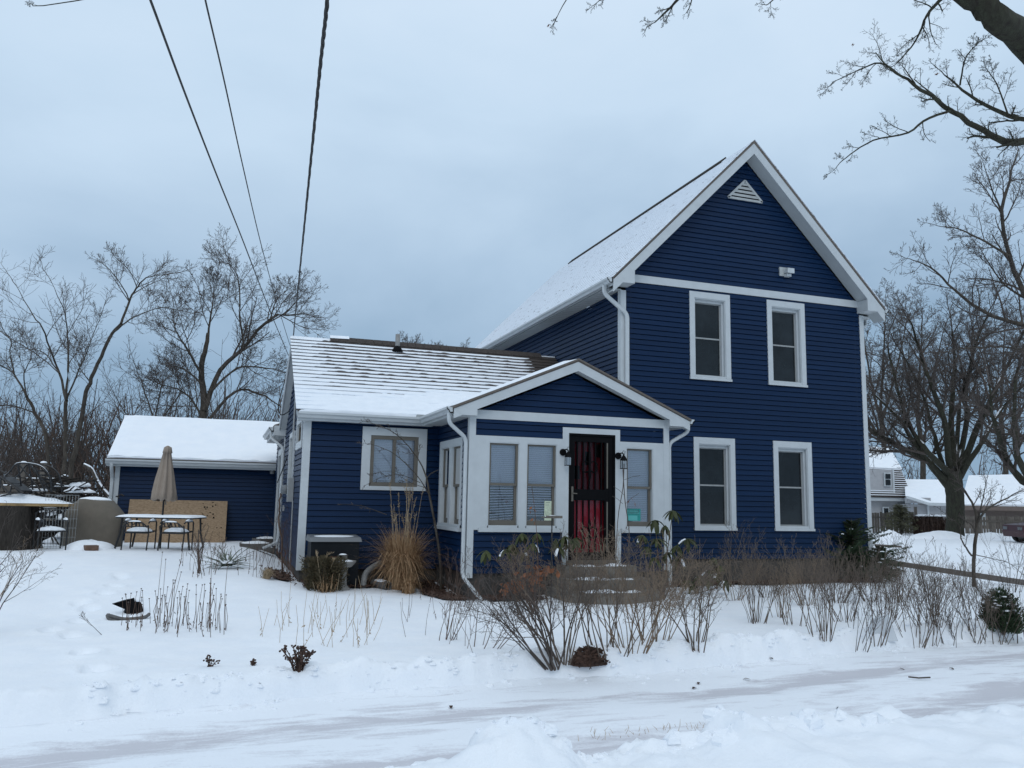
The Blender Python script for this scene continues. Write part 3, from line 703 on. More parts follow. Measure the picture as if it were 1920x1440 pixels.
M = MB(); M.tube([(-3.98, 3.22, 3.15), (-3.98, 3.22, 3.66)], .055, 12); vp = hp('vent_pipe', M, 'pipe_gray', wroof, True)
M = MB(); M.lathe([(.13, -.02), (.12, .03), (.07, .10), (.058, .12)], (-3.98, 3.22, 3.27), 12); hp('vent_boot', M, 'black', wroof, True)
# rakes of the wing gable
for sg in (1, -1):
    yb = WEY if sg > 0 else 2*WRY-WEY
    M = MB(); M.prism([(WRX, yb, WEZ-.04), (WRX, WRY, WRZ-.055), (WRX, WRY, WRZ-.21), (WRX, yb, WEZ-.19)], (.022, 0, 0)); hp('rake_board', M, 'white')
    M = MB(); M.prism([(WRX+.02, yb, WEZ-.155), (WRX+.02, WRY, WRZ-.17), (WRX+.02, WRY, WRZ-.185), (WRX+.02, yb, WEZ-.17)], (XW-WRX-.0, 0, 0)); hp('soffit', M, 'soffit')
yb = 2*WRY-WEY
# rear addition behind the wing: its eave runs back along the same side
AX = -6.40; AY0, AY1 = 6.02, 9.3
M = MB(); M.box(XW, -.2, WY1+.02, AY1-.1, -1.5, 1.46); addw = hp('wall', M, 'room')
siding(FWL, addw, -1.35, 1.46, lambda z: (WY1+.10, AY1-.1), [(DOORY[0]-.1, DOORY[1]+.1, -1.4, 1.18)])
M = MB(); M.prism([(AX, AY0, 1.72), (-3.2, AY0+.2, 2.85), (-3.2, AY0+.2, 2.78), (AX, AY0, 1.66)], (0, AY1-AY0, 0)); hp('roof', M, 'shingle_edge')
M = MB(); M.box(AX, XW+.05, AY0, AY0+.02, 1.46, 1.70); hp('eave_return', M, 'white'); M = MB(); M.box(AX+.01, XW, AY0+.02, AY1, 1.46, 1.475); hp('soffit', M, 'soffit'); M = MB(); M.box(AX, AX+.02, AY0+.02, AY1, 1.465, 1.65); hp('fascia', M, 'white')
gutter((AX-.005, AY0, 1.66), (AX-.005, AY1, 1.66), (-1, 0, 0))
gutter((WRX, WEY-.005, 1.548), (-3.78, WEY-.005, 1.548), (0, -1, 0))
M = MB(); M.box(WRX+.01, -3.7, WEY, YW+.0, 1.40, 1.415); hp('soffit', M, 'soffit')
M = MB(); M.box(WRX+.01, -3.75, WEY-.003, WEY+.018, 1.395, 1.555); hp('fascia', M, 'white')
downspout([(AX-.06, AY0+.10, 1.56), (AX-.06, AY0+.10, 1.40), (XW-.05, AY0-.02, 1.16), (XW-.05, AY0-.02, -1.1), (XW-.4, AY0-.1, -1.25)], (.0, 1, 0), .07, .06)
# --- porch
PZB = -1.25
pf = wall(FP, [(XP0+.2, PZB), (XP1-.2, PZB), (XP1-.2, 1.45), (-1.62, 2.1), (XP0+.2, 1.45)], off=.22)
PW = [(-3.209, -2.639), (-2.513, -1.926), (-.571, -.005)]; PZ0, PZ1 = -.4374, .9919
D0, D1, DZ0, DZ1 = -1.7066, -.7856, -1.03, 1.2108
siding(FP, pf, PZB, -.52, lambda z: (XP0+.09, XP1-.09), [(D0-.12, D1+.11, -2, 0)])
siding(FP, pf, 1.095, 1.385, lambda z: (XP0+.09, XP1-.09), [(D0-.12, D1+.095, 1.0, 1.31)])
psl = .424
siding(FP, pf, 1.535, 2.30, lambda z: (max(XP0+.02, -1.62-(2.27-z)/psl), min(XP1-.02, -1.62+(2.27-z)/psl)))
wpl = wall(FPL, [(YP+.2, PZB), (YW, PZB), (YW, 1.4), (YP+.2, 1.4)], off=.22)
siding(FPL, wpl, PZB, 1.40, lambda z: (YP+.09, YW-.02), [(-.865, .69, -.5, 1.085)])
wpr = wall(FPR, [(YP+.2, PZB), (0, PZB), (0, 1.4), (YP+.2, 1.4)], off=.22)
siding(FPR, wpr, PZB, 1.40, lambda z: (YP+.09, 0), stop=MB())
corner(FP, (XP0, 1), FPL, (YP, 1), -1.31, 1.42, .085); corner(FP, (XP1, -1), FPR, (YP, 1), -1.22, 1.42, .085)
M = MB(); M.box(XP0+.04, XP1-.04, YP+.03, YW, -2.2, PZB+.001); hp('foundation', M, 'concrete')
M = MB(); FP.box(M, XP0+.06, XP1-.06, 0, .032, 1.383, 1.539); hp('belt_board', M, 'white')
# white panelling round the porch windows and the door
M = MB()
FP.box(M, XP0+.085, PW[0][0], 0, .026, -.5127, 1.0986); FP.box(M, PW[0][0], PW[1][1], 0, .026, PZ1, 1.0986); FP.box(M, PW[0][1], PW[1][0], 0, .026, PZ0-.1, PZ1)
FP.box(M, PW[1][1], D0-.0, 0, .026, PZ0-.10, 1.0986); FP.box(M, D0-.12, D0, 0, .026, 1.0986, 1.3099); FP.box(M, D0, D1, 0, .026, DZ1, 1.3099); FP.box(M, D1, D1+.094, 0, .026, 1.0986, 1.3099)
FP.box(M, D0-.115, D0, 0, .026, -1.22, PZ0-.10); FP.box(M, D1, D1+.115, 0, .026, -1.22, PZ0-.10); FP.box(M, D1, PW[2][0], 0, .026, PZ0-.10, 1.0986); FP.box(M, PW[2][0], PW[2][1], 0, .026, PZ1, 1.0986); FP.box(M, PW[2][1], XP1-.085, 0, .026, -.5127, 1.0986)
trim = hp('trim', M, 'white')
M = MB(); FP.box(M, -3.37, D0-.12, 0, .075, -.545, -.475); hp('sill', M, 'white', trim)
M = MB(); FP.box(M, D1+.115, .10, 0, .075, -.545, -.475); hp('sill', M, 'white', trim)
def porch_win(face, u0, u1, z0, z1, drop=None, gap=None, cur=False, droop=0):
    M = MB(); face.box(M, u0, u0+.02, -.2, .02, z0, z1); face.box(M, u1-.02, u1, -.2, .02, z0, z1); face.box(M, u0+.02, u1-.02, -.2, .02, z0-.05, z0+.004); face.box(M, u0+.02, u1-.02, -.2, .02, z1-.015, z1)
    win = hp('window', M, 'white'); zm = z0+(z1-z0)*.495
    M = MB(); frame(M, face, u0+.02, u1-.02, zm-.025, z1-.015, .038, -.055, -.020, .03, .045); hp('sash', M, 'taupe', win)
    M = MB(); frame(M, face, u0+.02, u1-.02, z0+.004, zm+.02, .045, -.095, -.060, .04, .085); hp('sash', M, 'taupe', win)
    rect(face, 'pane', 'glass', u0+.058, u1-.058, -.040, -.036, zm+.02, z1-.045, win); rect(face, 'pane', 'glass', u0+.065, u1-.065, -.080, -.076, z0+.089, zm-.02, win)
    if cur:
        M = MB(); n = 24; P = face.P
        pts = [P(u0+.02+(u1-u0-.04)*k/n, -.14+.012*math.sin(k*1.9), 0) for k in range(n+1)]
        for k in range(n): M.hexa([pts[k]+Vector((0, 0, z0)), pts[k+1]+Vector((0, 0, z0)), pts[k+1]+Vector((0, 0, z0))+face.n*-.004, pts[k]+Vector((0, 0, z0))+face.n*-.004, pts[k]+Vector((0, 0, z1)), pts[k+1]+Vector((0, 0, z1)), pts[k+1]+Vector((0, 0, z1))+face.n*-.004, pts[k]+Vector((0, 0, z1))+face.n*-.004])
        hp('curtain', M, 'curtain', win)
    else: blind(face, u0+.04, u1-.04, drop or z0+.1, z1-.02, win, -.105, .034, gap, .010, droop)
    return win
w1_ = porch_win(FP, PW[0][0], PW[0][1], PZ0, PZ1, PZ0+.14, .28, droop=.10); w2_ = porch_win(FP, PW[1][0], PW[1][1], PZ0, PZ1, PZ0+.15, .26); w3_ = porch_win(FP, PW[2][0], PW[2][1], PZ0, PZ1)
# printed notice and teal sign behind the glass
rect(FP, 'paper_notice', 'paper', -2.125, -1.935, -.073, -.071, -.345, -.005, w2_)
nb = [o for o in w2_.children if o.name.startswith('paper_notice')][0]
M = MB(); rg = random.Random(3)
FP.box(M, -2.105, -2.02, -.0708, -.0702, -.033, -.025); FP.box(M, -1.985, -1.955, -.0708, -.0702, -.045, -.025)
for k in range(15):
    z = -.055-k*.0175; x = -2.11
    while x < -1.965:
        l = rg.uniform(.008, .04); 
        if rg.random() < .8: FP.box(M, x, min(x+l, -1.95), -.0708, -.0702, z-.004, z+.001)
        x += l+.008
hp('print', M, 'ink', nb)
sg_ = rect(FP, 'window_sign', 'teal', -.535, -.225, -.074, -.070, -.335, -.115, w3_)
def text(s, size, m, loc, parent, bold=0):
    cu = bpy.data.curves.new('t', 'FONT'); cu.body = s; cu.size = size; cu.align_x = 'CENTER'; cu.align_y = 'CENTER'; cu.extrude = .0006; cu.offset = bold
    o = bpy.data.objects.new('t', cu); COL.objects.link(o); bpy.context.view_layer.update()
    me = bpy.data.meshes.new_from_object(o.evaluated_get(bpy.context.evaluated_depsgraph_get())); bpy.data.objects.remove(o)
    me.transform(Matrix.Translation(loc) @ Matrix.Rotation(PI/2, 4, 'X')); me.materials.clear(); me.materials.append(MT[m])
    return link('lettering', me, parent, True)
rect(FP, 'panel', 'teal_light', -.475, -.290, -.0698, -.0690, -.330, -.240, sg_)
M = MB(); FP.box(M, -.505, -.255, -.0698, -.0692, -.215, -.135); hp('dark_band', M, 'teal_dark', sg_)
M = MB()
rg = random.Random(5)
for row, (za, zb_) in enumerate(((-.172, -.145), (-.207, -.182))):
    x = -.498
    while x < -.262:
        l = rg.choice((.012, .016, .02)); FP.box(M, x, x+l, -.0691, -.0686, za, zb_); x += l+.008
x = -.46
while x < -.31: FP.box(M, x, x+.012, -.0689, -.0684, -.290, -.272); x += .019
hp('lettering', M, 'teal_light', sg_)
# side windows of the porch (two, mulled)
M = MB(); ya, yb2 = -.8866, .70
FPL.box(M, ya, ya+.10, 0, .03, -.5, 1.09); FPL.box(M, yb2-.10, yb2, 0, .03, -.5, 1.09); FPL.box(M, ya+.10, yb2-.10, 0, .03, .96, 1.09); FPL.box(M, -.16, -.02, 0, .03, -.45, .96)
tr2 = hp('trim', M, 'white'); M = MB(); FPL.box(M, ya-.05, yb2+.05, 0, .085, -.56, -.50); FPL.box(M, ya+.0, yb2, 0, .04, -.50, -.45); hp('sill', M, 'white', tr2)
porch_win(FPL, ya+.10, -.16, -.45, .96, cur=True); porch_win(FPL, -.02, yb2-.10, -.45, .96, cur=True)
# storm door of black iron over a red door
M = MB(); frame(M, FP, D0, D1, DZ0, DZ1, .035, -.06, .02, .04, .03); sd = hp('storm_door', M, 'black')
M = MB(); frame(M, FP, D0+.04, D1-.04, DZ0+.035, DZ1-.045, .085, -.045, .0, .10, .10); FP.box(M, D1-.20, D1-.125, -.045, -.005, DZ0+.13, DZ1-.14); FP.box(M, D0+.125, D1-.20, -.045, .002, .02, .215); hp('door_frame', M, 'black', sd)
M = MB(); FP.box(M, D1-.165, D1-.140, -.004, .004, DZ0+.14, .0); FP.box(M, D1-.165, D1-.140, -.004, .004, .24, DZ1-.15); hp('hinge_strip', M, 'taupe', sd)
ia, ib = D0+.125, D1-.20
for k in range(5):
    x = ia+(ib-ia)*(k+.5)/5-.013
    for q0, q1 in ((DZ0+.13, .02), (.215, DZ1-.14)):
        M = MB(); FP.box(M, x+.003, x+.023, -.045, -.008, q0, q1); hp('bar', M, 'black', sd)
def scroll(cx, cz, s, M):
    for sx2 in (-1, 1):
        for sz in (-1, 1):
            pts = []
            for k in range(20):
                a = k/19*4.2; r = s*(.62-.44*k/19)
                pts.append(FP.P(cx+sx2*(s*.62-r*math.cos(a)), -.006, cz+sz*(s*.15+r*math.sin(a)*1.0)))
            M.tube(pts, .011, 5)
    M.tube([FP.P(cx, -.006, cz-s*1.6), FP.P(cx, -.006, cz-s), FP.P(cx, -.006, cz), FP.P(cx, -.006, cz+s), FP.P(cx, -.006, cz+s*1.7)], [.006, .03, .018, .03, .006], 6)
for cz in (-.55, .62):
    M = MB(); scroll((ia+ib)/2, cz, .16, M); hp('scrollwork', M, 'black', sd, True)
rect(FP, 'pane', 'glass_dark', ia-.01, ib+.01, -.060, -.055, .215, DZ1-.13, sd); rect(FP, 'pane', 'glass_dull', ia-.01, ib+.01, -.060, -.055, DZ0+.12, .02, sd)
M = MB(); FP.box(M, D0+.06, D0+.095, 0, .02, .0, .26); M.tube([FP.P(D0+.078, .01, .14), FP.P(D0+.078, .055, .14), FP.P(D0+.15, .06, .135)], .010, 6); hp('handle', M, 'taupe', sd)
M = MB(); FP.box(M, D0+.02, D1-.02, -.17, -.14, DZ0, DZ1); rdoor = hp('red_door', M, 'red_door')
for k, z in enumerate((.52, .78, .92)):
    x = ia+.10+k*.22; M = MB(); FP.box(M, x-.055, x+.055, -.139, -.130, z-.12, z+.12); hp('lite', M, 'gen_body', rdoor)
M = MB(); FP.box(M, D0-.02, D1+.02, -.15, .05, -1.09, -1.031); hp('threshold', M, 'taupe')
def lantern(x, z):
    M = MB(); M.tube([FP.P(x-.05, .026, z+.06), FP.P(x-.05, .045, z+.06)], .062, 16); l = hp('wall_lantern', M, 'black')
    M = MB(); M.tube([FP.P(x-.05, .04, z+.06), FP.P(x-.04, .09, z+.10), FP.P(x-.02, .14, z+.11), FP.P(x, .16, z+.08)], .012, 6); M.tube([FP.P(x+.02, .15, z+.075), FP.P(x+.035, .15, z+.14), FP.P(x, .15, z+.15), FP.P(x-.02, .15, z+.12)], .005, 5); hp('arm', M, 'black', l)
    M = MB(); c = FP.P(x, .155, z); M.lathe([(.068, -.03), (.070, -.02), (.048, .025), (.018, .065), (.005, .08)], c, 8)
    for sx2 in (-1, 1):
        for sy in (-1, 1): M.bar(c+Vector((sx2*.042, sy*.042, -.03)), c+Vector((sx2*.044, sy*.044, -.17)), .008)
    M.box(c.x-.052, c.x+.052, c.y-.052, c.y+.052, c.z-.18, c.z-.168); hp('cage', M, 'black', l)
    M = MB(); M.box(c.x-.037, c.x+.037, c.y-.037, c.y+.037, c.z-.166, c.z-.035); hp('glass', M, 'glass', l)
lantern(-1.775, .80); lantern(-.685, .775)
# porch roof
PRY = -1.52; PPX, PPZ = -1.62, 2.53; PEX0, PEX1 = -3.90, .66; PEZ = 1.565
psl2 = (PPZ-PEZ)/(PPX-PEX0)
M = MB()
for xe, y1 in ((PEX0, 3.0), (PEX1, 0.0)):
    M.prism([(xe, PRY, PEZ), (PPX, PRY, PPZ), (PPX, PRY, PPZ-.05), (xe, PRY, PEZ-.045)], (0, (y1 if xe < -1 else -.01)-PRY, 0))
proof = hp('roof', M, 'shingle_edge')
M = MB(); xe = PEX0
M.prism([(xe-.02, PRY-.025, PEZ-.045), (PPX, PRY-.025, PPZ-.022), (PPX, PRY-.025, PPZ+.012), (xe-.02, PRY-.025, PEZ-.005)], (0, 3.9, 0))
M.prism([(PEX1+.02, PRY-.025, PEZ-.045), (PPX, PRY-.025, PPZ-.022), (PPX, PRY-.025, PPZ+.012), (PEX1+.02, PRY-.025, PEZ-.005)], (0, -PRY+.01, 0)); hp('shingle_layer', M, 'shingle_edge', proof)
# snow on both slopes of the porch roof
def sheet(name, fn, nu, nv, m, parent):
    V = [tuple(fn(i/nu, j/nv)) for j in range(nv+1) for i in range(nu+1)]
    Q = [(j*(nu+1)+i, j*(nu+1)+i+1, (j+1)*(nu+1)+i+1, (j+1)*(nu+1)+i) for j in range(nv) for i in range(nu)]
    return tag(link(name, np_mesh(name, V, Q, m), parent, True), kind='stuff')
def psnow(xe, y1, th):
    def fn(a, b):
        x = xe+(PPX-xe)*b; y = PRY-.02+(y1-PRY)*a; z = PEZ+(PPZ-PEZ)*b+.008
        e = min(1, a*14)*min(1, b*9+.15)*min(1, (1-b)*10+.4)
        return (x, y, z + e*(th+.35*th*float(fbm(np.array(x*2.2), np.array(y*2.2), 81))) + (0 if e > .02 else -.0))
    return sheet('snow', fn, 40, 30, 'snow_roof', proof)
psnow(PEX0+.0, 3.0, .055); psnow(PEX1, -.02, .02)
for sg, xe in ((-1, PEX0), (1, PEX1)):
    rake(sg, PRY, PRY+.025, xe, PEZ, PPX, PPZ, .05, .165)
    M = MB(); M.prism([(xe, PRY+.025, PEZ-.17), (PPX, PRY+.025, PPZ-.19), (PPX, PRY+.025, PPZ-.205), (xe, PRY+.025, PEZ-.185)], (0, YP-PRY-.02, 0)); hp('soffit', M, 'soffit')
    xi = XP0+.045 if sg < 0 else XP1-.06
    M = MB(); M.prism([(xe+.12*(-sg), PRY-.002, 1.415), (xi, PRY-.002, 1.415), (xi, PRY-.002, PEZ+abs(xi-xe)*psl2-.20), (xe, PRY-.002, PEZ-.06)], (0, YP-PRY+.0, 0)); hp('eave_return', M, 'white')
    x0, x1 = sorted((xe, XP0 if sg < 0 else XP1)); M = MB(); M.box(x0+.01, x1, YP-.02, .74 if sg < 0 else -.02, 1.405, 1.418); hp('soffit', M, 'soffit')
    M = MB(); xx = sorted((xe, xe-sg*.02)); M.box(xx[0], xx[1], PRY+.03, .73 if sg < 0 else -.02, 1.40, 1.545); hp('fascia', M, 'white')
gutter((PEX0-.005, PRY+.02, 1.545), (PEX0-.005, .63, 1.545), (-1, 0, 0)); gutter((PEX1+.005, PRY+.02, 1.56), (PEX1+.005, -.03, 1.56), (1, 0, 0))
M = MB(); M.box(-4.05, -3.90, .62, .72, 1.53, 1.60); hp('gutter_guard', M, 'white_dirty')
downspout([(PEX0-.06, -1.42, 1.45), (PEX0-.06, -1.42, 1.28), (XP0-.075, -1.28, 1.04), (XP0-.075, -1.28, -1.28), (XP0+.12, -1.75, -1.62)], (.0, 1, 0), .075, .06)
downspout([(PEX1+.05, -1.36, 1.46), (PEX1+.05, -1.36, 1.33), (XP1+.075, -1.25, 1.12), (XP1+.075, -1.25, -1.5)], (0, 1, 0), .075, .06)
# front steps
for k, (d, z) in enumerate(((.55, -1.10), (.95, -1.29), (1.33, -1.46))):
    M = MB(); h0, h1 = D0-.22-.10*k, D1+.22+.10*k; n = 10; pts = []
    for i in range(n+1):
        a = i/n; x = h0+(h1-h0)*a; pts.append((x, YP-.03-d*(1-.28*abs(2*a-1)**3), z))
    M.prism([(h0, YP-.03, z)]+pts+[(h1, YP-.03, z)], (0, 0, -.9)); st = hp('step', M, 'steps_concrete')
    if k > -1:
        M = MB(); rr = random.Random(k)
        q0, q1 = h0+.10, h1-.15*(k+1)
        def sfn(a, b, d=d, z=z, q0=q0, q1=q1):
            x = q0+(q1-q0)*a; aa = (x-h0)/(h1-h0); yf = YP-.03-(d-.03)*(1-.28*abs(2*aa-1)**3); yb3 = YP-.03-(d-.36)
            e = min(1, a*9, (1-a)*9)*min(1, b*4, (1-b)*6)
            return (x, yb3+(yf-yb3)*b, z-.022+e*(.035+.11*float(fbm(np.array(x*4), np.array(b*2.+k), 91))))
        tag(sheet('snow', sfn, 40, 8, 'snow', st), kind='stuff')
M = MB(); zc_ = PPZ-psl2*abs(-.02-PPX)*1.0
M.prism([(-.02, -.01, zc_-.03), (PPX, -.01, PPZ-.02), (PPX, -.01, PPZ+.012), (-.02, -.01, zc_+.002)], (0, 2.9, 0)); hp('shingle_layer', M, 'shingle_edge', proof)
# ------------------------------------------------------------------ garage
GY = 9.8; EY = GY-.3; GRY = GY+2.9; GX0, GX1 = at(212, 930, Y=GY).x, -3.9; GEZ = at(400, 861, Y=EY).z-.06; GRZ = at(400, 786, Y=GRY).z-.09; BY = 2*GRY-EY
garage = thing('garage', 'low dark blue garage under a smooth snow covered roof', 'garage', (-7, GY, -1.25))
def gp_(name, M, m, parent=None): return M.build(name, m, parent or garage)
FG = Face((0, GY, 0), (1, 0, 0), (0, -1, 0))
M = MB(); FG.box(M, GX0+.03, GX1, -.1, -.05, -1.6, GEZ); gwall = gp_('wall', M, 'room')
k = 0
while -1.40+k*.1087 < GEZ-.08:
    z = -1.40+k*.1087; k += 1; M = MB(); P = FG.P
    M.hexa([P(GX0+.1, .022, z+.0105), P(GX1, .022, z+.0105), P(GX1, -.03, z+.0105), P(GX0+.1, -.03, z+.0105), P(GX0+.1, .004, z+.1087), P(GX1, .004, z+.1087), P(GX1, -.03, z+.1087), P(GX0+.1, -.03, z+.1087)]); gp_('siding_board', M, 'siding', gwall)
M = MB(); M.prism([(GX0, GY, -1.6), (GX0, BY-.3, -1.6), (GX0, BY-.3, GEZ), (GX0, GRY, GRZ-.1), (GX0, GY, GEZ)], (.08, 0, 0)); gp_('wall', M, 'siding')
M = MB(); FG.box(M, GX0, GX0+.12, 0, .03, -1.6, GEZ-.06); gp_('corner_post', M, 'white')
M = MB(); r0x = GX0-.22
M.prism([(r0x, EY, GEZ), (r0x, GRY, GRZ), (r0x, BY, GEZ), (r0x, BY, GEZ-.05), (r0x, GRY, GRZ-.06), (r0x, EY, GEZ-.05)], (GX1-r0x, 0, 0)); groof = gp_('roof', M, 'shingle')
def gs(a, b):
    x = r0x+.02+(GX1-r0x)*a; y = EY+.02+(GRY-EY+.02)*b + (.025*float(fbm(np.array(x*4), np.array(0.3), 95)) if b < .05 else 0); z = GEZ+(GRZ-GEZ)*(y-EY)/(GRY-EY)
    e = min(1, b*14+.3)*min(1, a*25)
    return (x, y, z+.004+e*(.085+.03*float(fbm(np.array(x*1.5), np.array(y*1.5), 96))))
tag(sheet('snow', gs, 90, 40, 'snow', groof), kind='stuff')
M = MB()
for a in range(90):
    xa = r0x+.03+(GX1-r0x)*a/90; xb = xa+(GX1-r0x)/90; h = .05+.05*vn(np.array(xa*4.), np.array(1.), 5)
    M.hexa([(xa, EY+.04, GEZ+.0), (xb, EY+.04, GEZ+.0), (xb, EY+.1, GEZ), (xa, EY+.1, GEZ), (xa, EY+.025, GEZ+h), (xb, EY+.025, GEZ+h), (xb, EY+.12, GEZ+.1), (xa, EY+.12, GEZ+.1)])
tag(gp_('snow', M, 'snow', groof), kind='stuff')
M = MB(); M.hexa([(r0x+.02, BY, GEZ), (GX1, BY, GEZ), (GX1, GRY, GRZ), (r0x+.02, GRY, GRZ), (r0x+.02, BY, GEZ+.1), (GX1, BY, GEZ+.1), (GX1, GRY+.02, GRZ+.09), (r0x+.02, GRY+.02, GRZ+.09)]); tag(gp_('snow', M, 'snow', groof), kind='stuff')
_h = house; house = garage
gutter((r0x, EY-.01, GEZ-.02), (GX1, EY-.01, GEZ-.02), (0, -1, 0), 1.15)
M = MB(); M.box(r0x+.02, GX1, EY, EY+.02, GEZ-.20, GEZ-.05); gp_('fascia', M, 'white'); M = MB(); M.box(r0x+.02, GX1, EY+.02, GY, GEZ-.20, GEZ-.18); gp_('soffit', M, 'soffit')
downspout([(GX0-.06, EY-.06, GEZ-.10), (GX0-.06, EY-.06, GEZ-.22), (GX0-.05, GY-.06, GEZ-.52), (GX0-.05, GY-.06, -1.2)], (1, 0, 0), .085, .065)
house = _h
M = MB(); c = at(511, 876, Y=GY-.22); M.bar((c.x+.11, GY-.02, c.z+.08), (c.x+.11, GY-.02, c.z+.22), .05); M.tube([(c.x+.11, GY-.03, c.z+.17), (c.x, GY-.2, c.z+.20), c+Vector((0, 0, .12))], .012, 6)
M.lathe([(.11, 0), (.10, .02), (.03, .10), (.008, .13)], c, 8); gl = gp_('wall_lantern', M, 'black'); M = MB(); M.lathe([(.06, -.19), (.065, -.17), (.065, -.02), (.05, 0)], c, 8); gp_('glass', M, 'gen_lid', gl)
# ------------------------------------------------------------------ trees
def spawn(rg, out, p, d, L, r, lvl, prm):
    """one branch and its children; out gets (points, radii, level)"""
    n = prm['seg'][lvl]; pts = [p]; rad = [r]; st = L/n; dd = d.normalized(); wig = prm['wig'][lvl]; up = prm['up'][lvl]
    for k in range(n):
        dd = (dd + Vector((rg.gauss(0, wig), rg.gauss(0, wig), rg.gauss(0, wig)+up))).normalized()
        pts.append(pts[-1]+dd*st); rad.append(max(prm['rmin'], r*(1-(1-prm['taper'])*(k+1)/n)))
    rad[-1] = prm['rmin']*.7 if lvl >= prm['max'] else rad[-1]
    out.append((pts, rad, lvl))
    if lvl < prm['max']: children(rg, out, pts, rad, L, lvl, prm)
def children(rg, out, pts, rad, L, lvl, prm, t0=None, num=None):
    n = len(pts)-1; num = num if num is not None else prm['num'][lvl]; num = max(1, int(num*rg.uniform(.75, 1.25)))
    a0 = rg.uniform(0, 6.28); t0 = prm['t0'][lvl] if t0 is None else t0
    for k in range(num):
        t = t0+(1-t0)*(k+rg.random()*.8)/num; f = min(t*n, n-.01); i = int(f); p = pts[i].lerp(pts[i+1], f-i); ax = (pts[i+1]-pts[i]).normalized()
        a0 += 2.4+rg.uniform(-.4, .4); an = math.radians(prm['ang'][lvl]+rg.gauss(0, 8))
        s = ax.orthogonal().normalized(); s = Matrix.Rotation(a0, 3, ax) @ s
        d = ax*math.cos(an)+s*math.sin(an)
        ln = L*prm['len'][lvl]*(1.15-.65*t)*rg.uniform(.7, 1.25); rr = max(prm['rmin'], min((rad[i]+(rad[i+1]-rad[i])*(f-i))*.7, rad[i]*prm['rr']))
        spawn(rg, out, p, d, ln, rr, lvl+1, prm)
PRM = dict(seg=[6, 6, 5, 4, 3], wig=[.10, .13, .15, .17, .2], up=[.03, .04, .05, .05, .04], taper=.35, rmin=.0035, max=4, num=[6, 7, 6, 5, 4], t0=[.35, .2, .15, .1, .1], ang=[42, 45, 46, 46, 45], len=[.75, .6, .5, .45, .4], rr=.62)
def P_(**k): d = dict(PRM); d.update(k); return d
def smooth_poly(pts, n, rg=None, j=0.):
    """resample a polyline with Catmull-Rom"""
    out = []; m = len(pts)-1
    for k in range(n+1):
        f = m*k/n; i = min(int(f), m-1); t = f-i; p0, p1, p2, p3 = pts[max(i-1, 0)], pts[i], pts[i+1], pts[min(i+2, m)]
        q = .5*((2*p1)+(p2-p0)*t+(2*p0-5*p1+4*p2-p3)*t*t+(3*p1-p0-3*p2+p3)*t**3)
        if rg and 0 < k < n: q = q+Vector((rg.gauss(0, j), rg.gauss(0, j), rg.gauss(0, j)))
        out.append(q)
    return out
def plen(p): return sum((a-b).length for a, b in zip(p, p[1:]))
def make_tree(name, label, cat, trunk, limbs, prm, seed, group=None, bark='bark', twig='twig', start=1, base=None, snow=False, extra=None, trunk_kids=0):
    """trunk, limbs: lists of (points, r0, r1); limbs carry procedural branches"""
    rg = random.Random(seed); tr = []; cr = []; thin = 1.; d_left = trunk[0][0][0].x < 5 and trunk[0][0][0].y > 8
    for pts, ra, rb in trunk:
        q = smooth_poly(pts, max(6, len(pts)*3), rg, min(.012, ra*.10)); n = len(q)-1
        thin = .58 if d_left else 1.; rad = [thin*(ra+(rb-ra)*(k/n)**.8) for k in range(n+1)]; rad[0] *= 1.35; rad[1] *= 1.1; tr.append((q, rad, 9))
        if trunk_kids: children(rg, cr, q, rad, plen(q)*.55, start-1, prm, .35, trunk_kids)
    for L_ in limbs:
        pts, ra, rb = L_[:3]; num = L_[3] if len(L_) > 3 else prm['num'][start-1]
        q = smooth_poly(pts, max(6, len(pts)*3), rg, ra*.15); n = len(q)-1; rad = [thin*(ra+(rb-ra)*(k/n)) for k in range(n+1)]; tr.append((q, rad, 8))
        ln = L_[4] if len(L_) > 4 else plen(q)*.55
        children(rg, cr, q, rad, ln, start-1, prm, .22, num)
        spawn(rg, cr, q[-1], q[-1]-q[-2], ln*.5, rb, start, prm)
    b = base or trunk[0][0][0]
    t = thing(name, label, cat, b, 0, group)
    tubes('trunk', tr and [(p, r, n) for p, r, n in tr], bark, t)
    if cr: tubes('crown', [(p, r, 5 if l <= 1 else (4 if l == 2 else 3)) for p, r, l in cr], twig, t)
    if snow:
        sb = []
        for p, r, n in tr[1:]:
            for k in range(0, len(p)-2, 2):
                d = (p[k+2]-p[k]).normalized()
                if abs(d.z) < .80 and rg.random() < .8: sb.append(([q_+Vector((0, 0, r[k]*.62)) for q_ in p[k:k+3]], [r[k]*.35, r[k]*.62, r[k]*.3], 6))
        if sb: tag(tubes('snow', sb, 'snow', t), kind='stuff')
    return t
def px(pts, d, jit=0., seed=0, gr=False):
    rg = random.Random(seed); out = []
    for k, (u, v) in enumerate(pts): out.append(at(u, v, d=d+(rg.uniform(-jit, jit) if k else 0)))
    if gr: out[0].z = gz(out[0].x, out[0].y)-.2
    return out
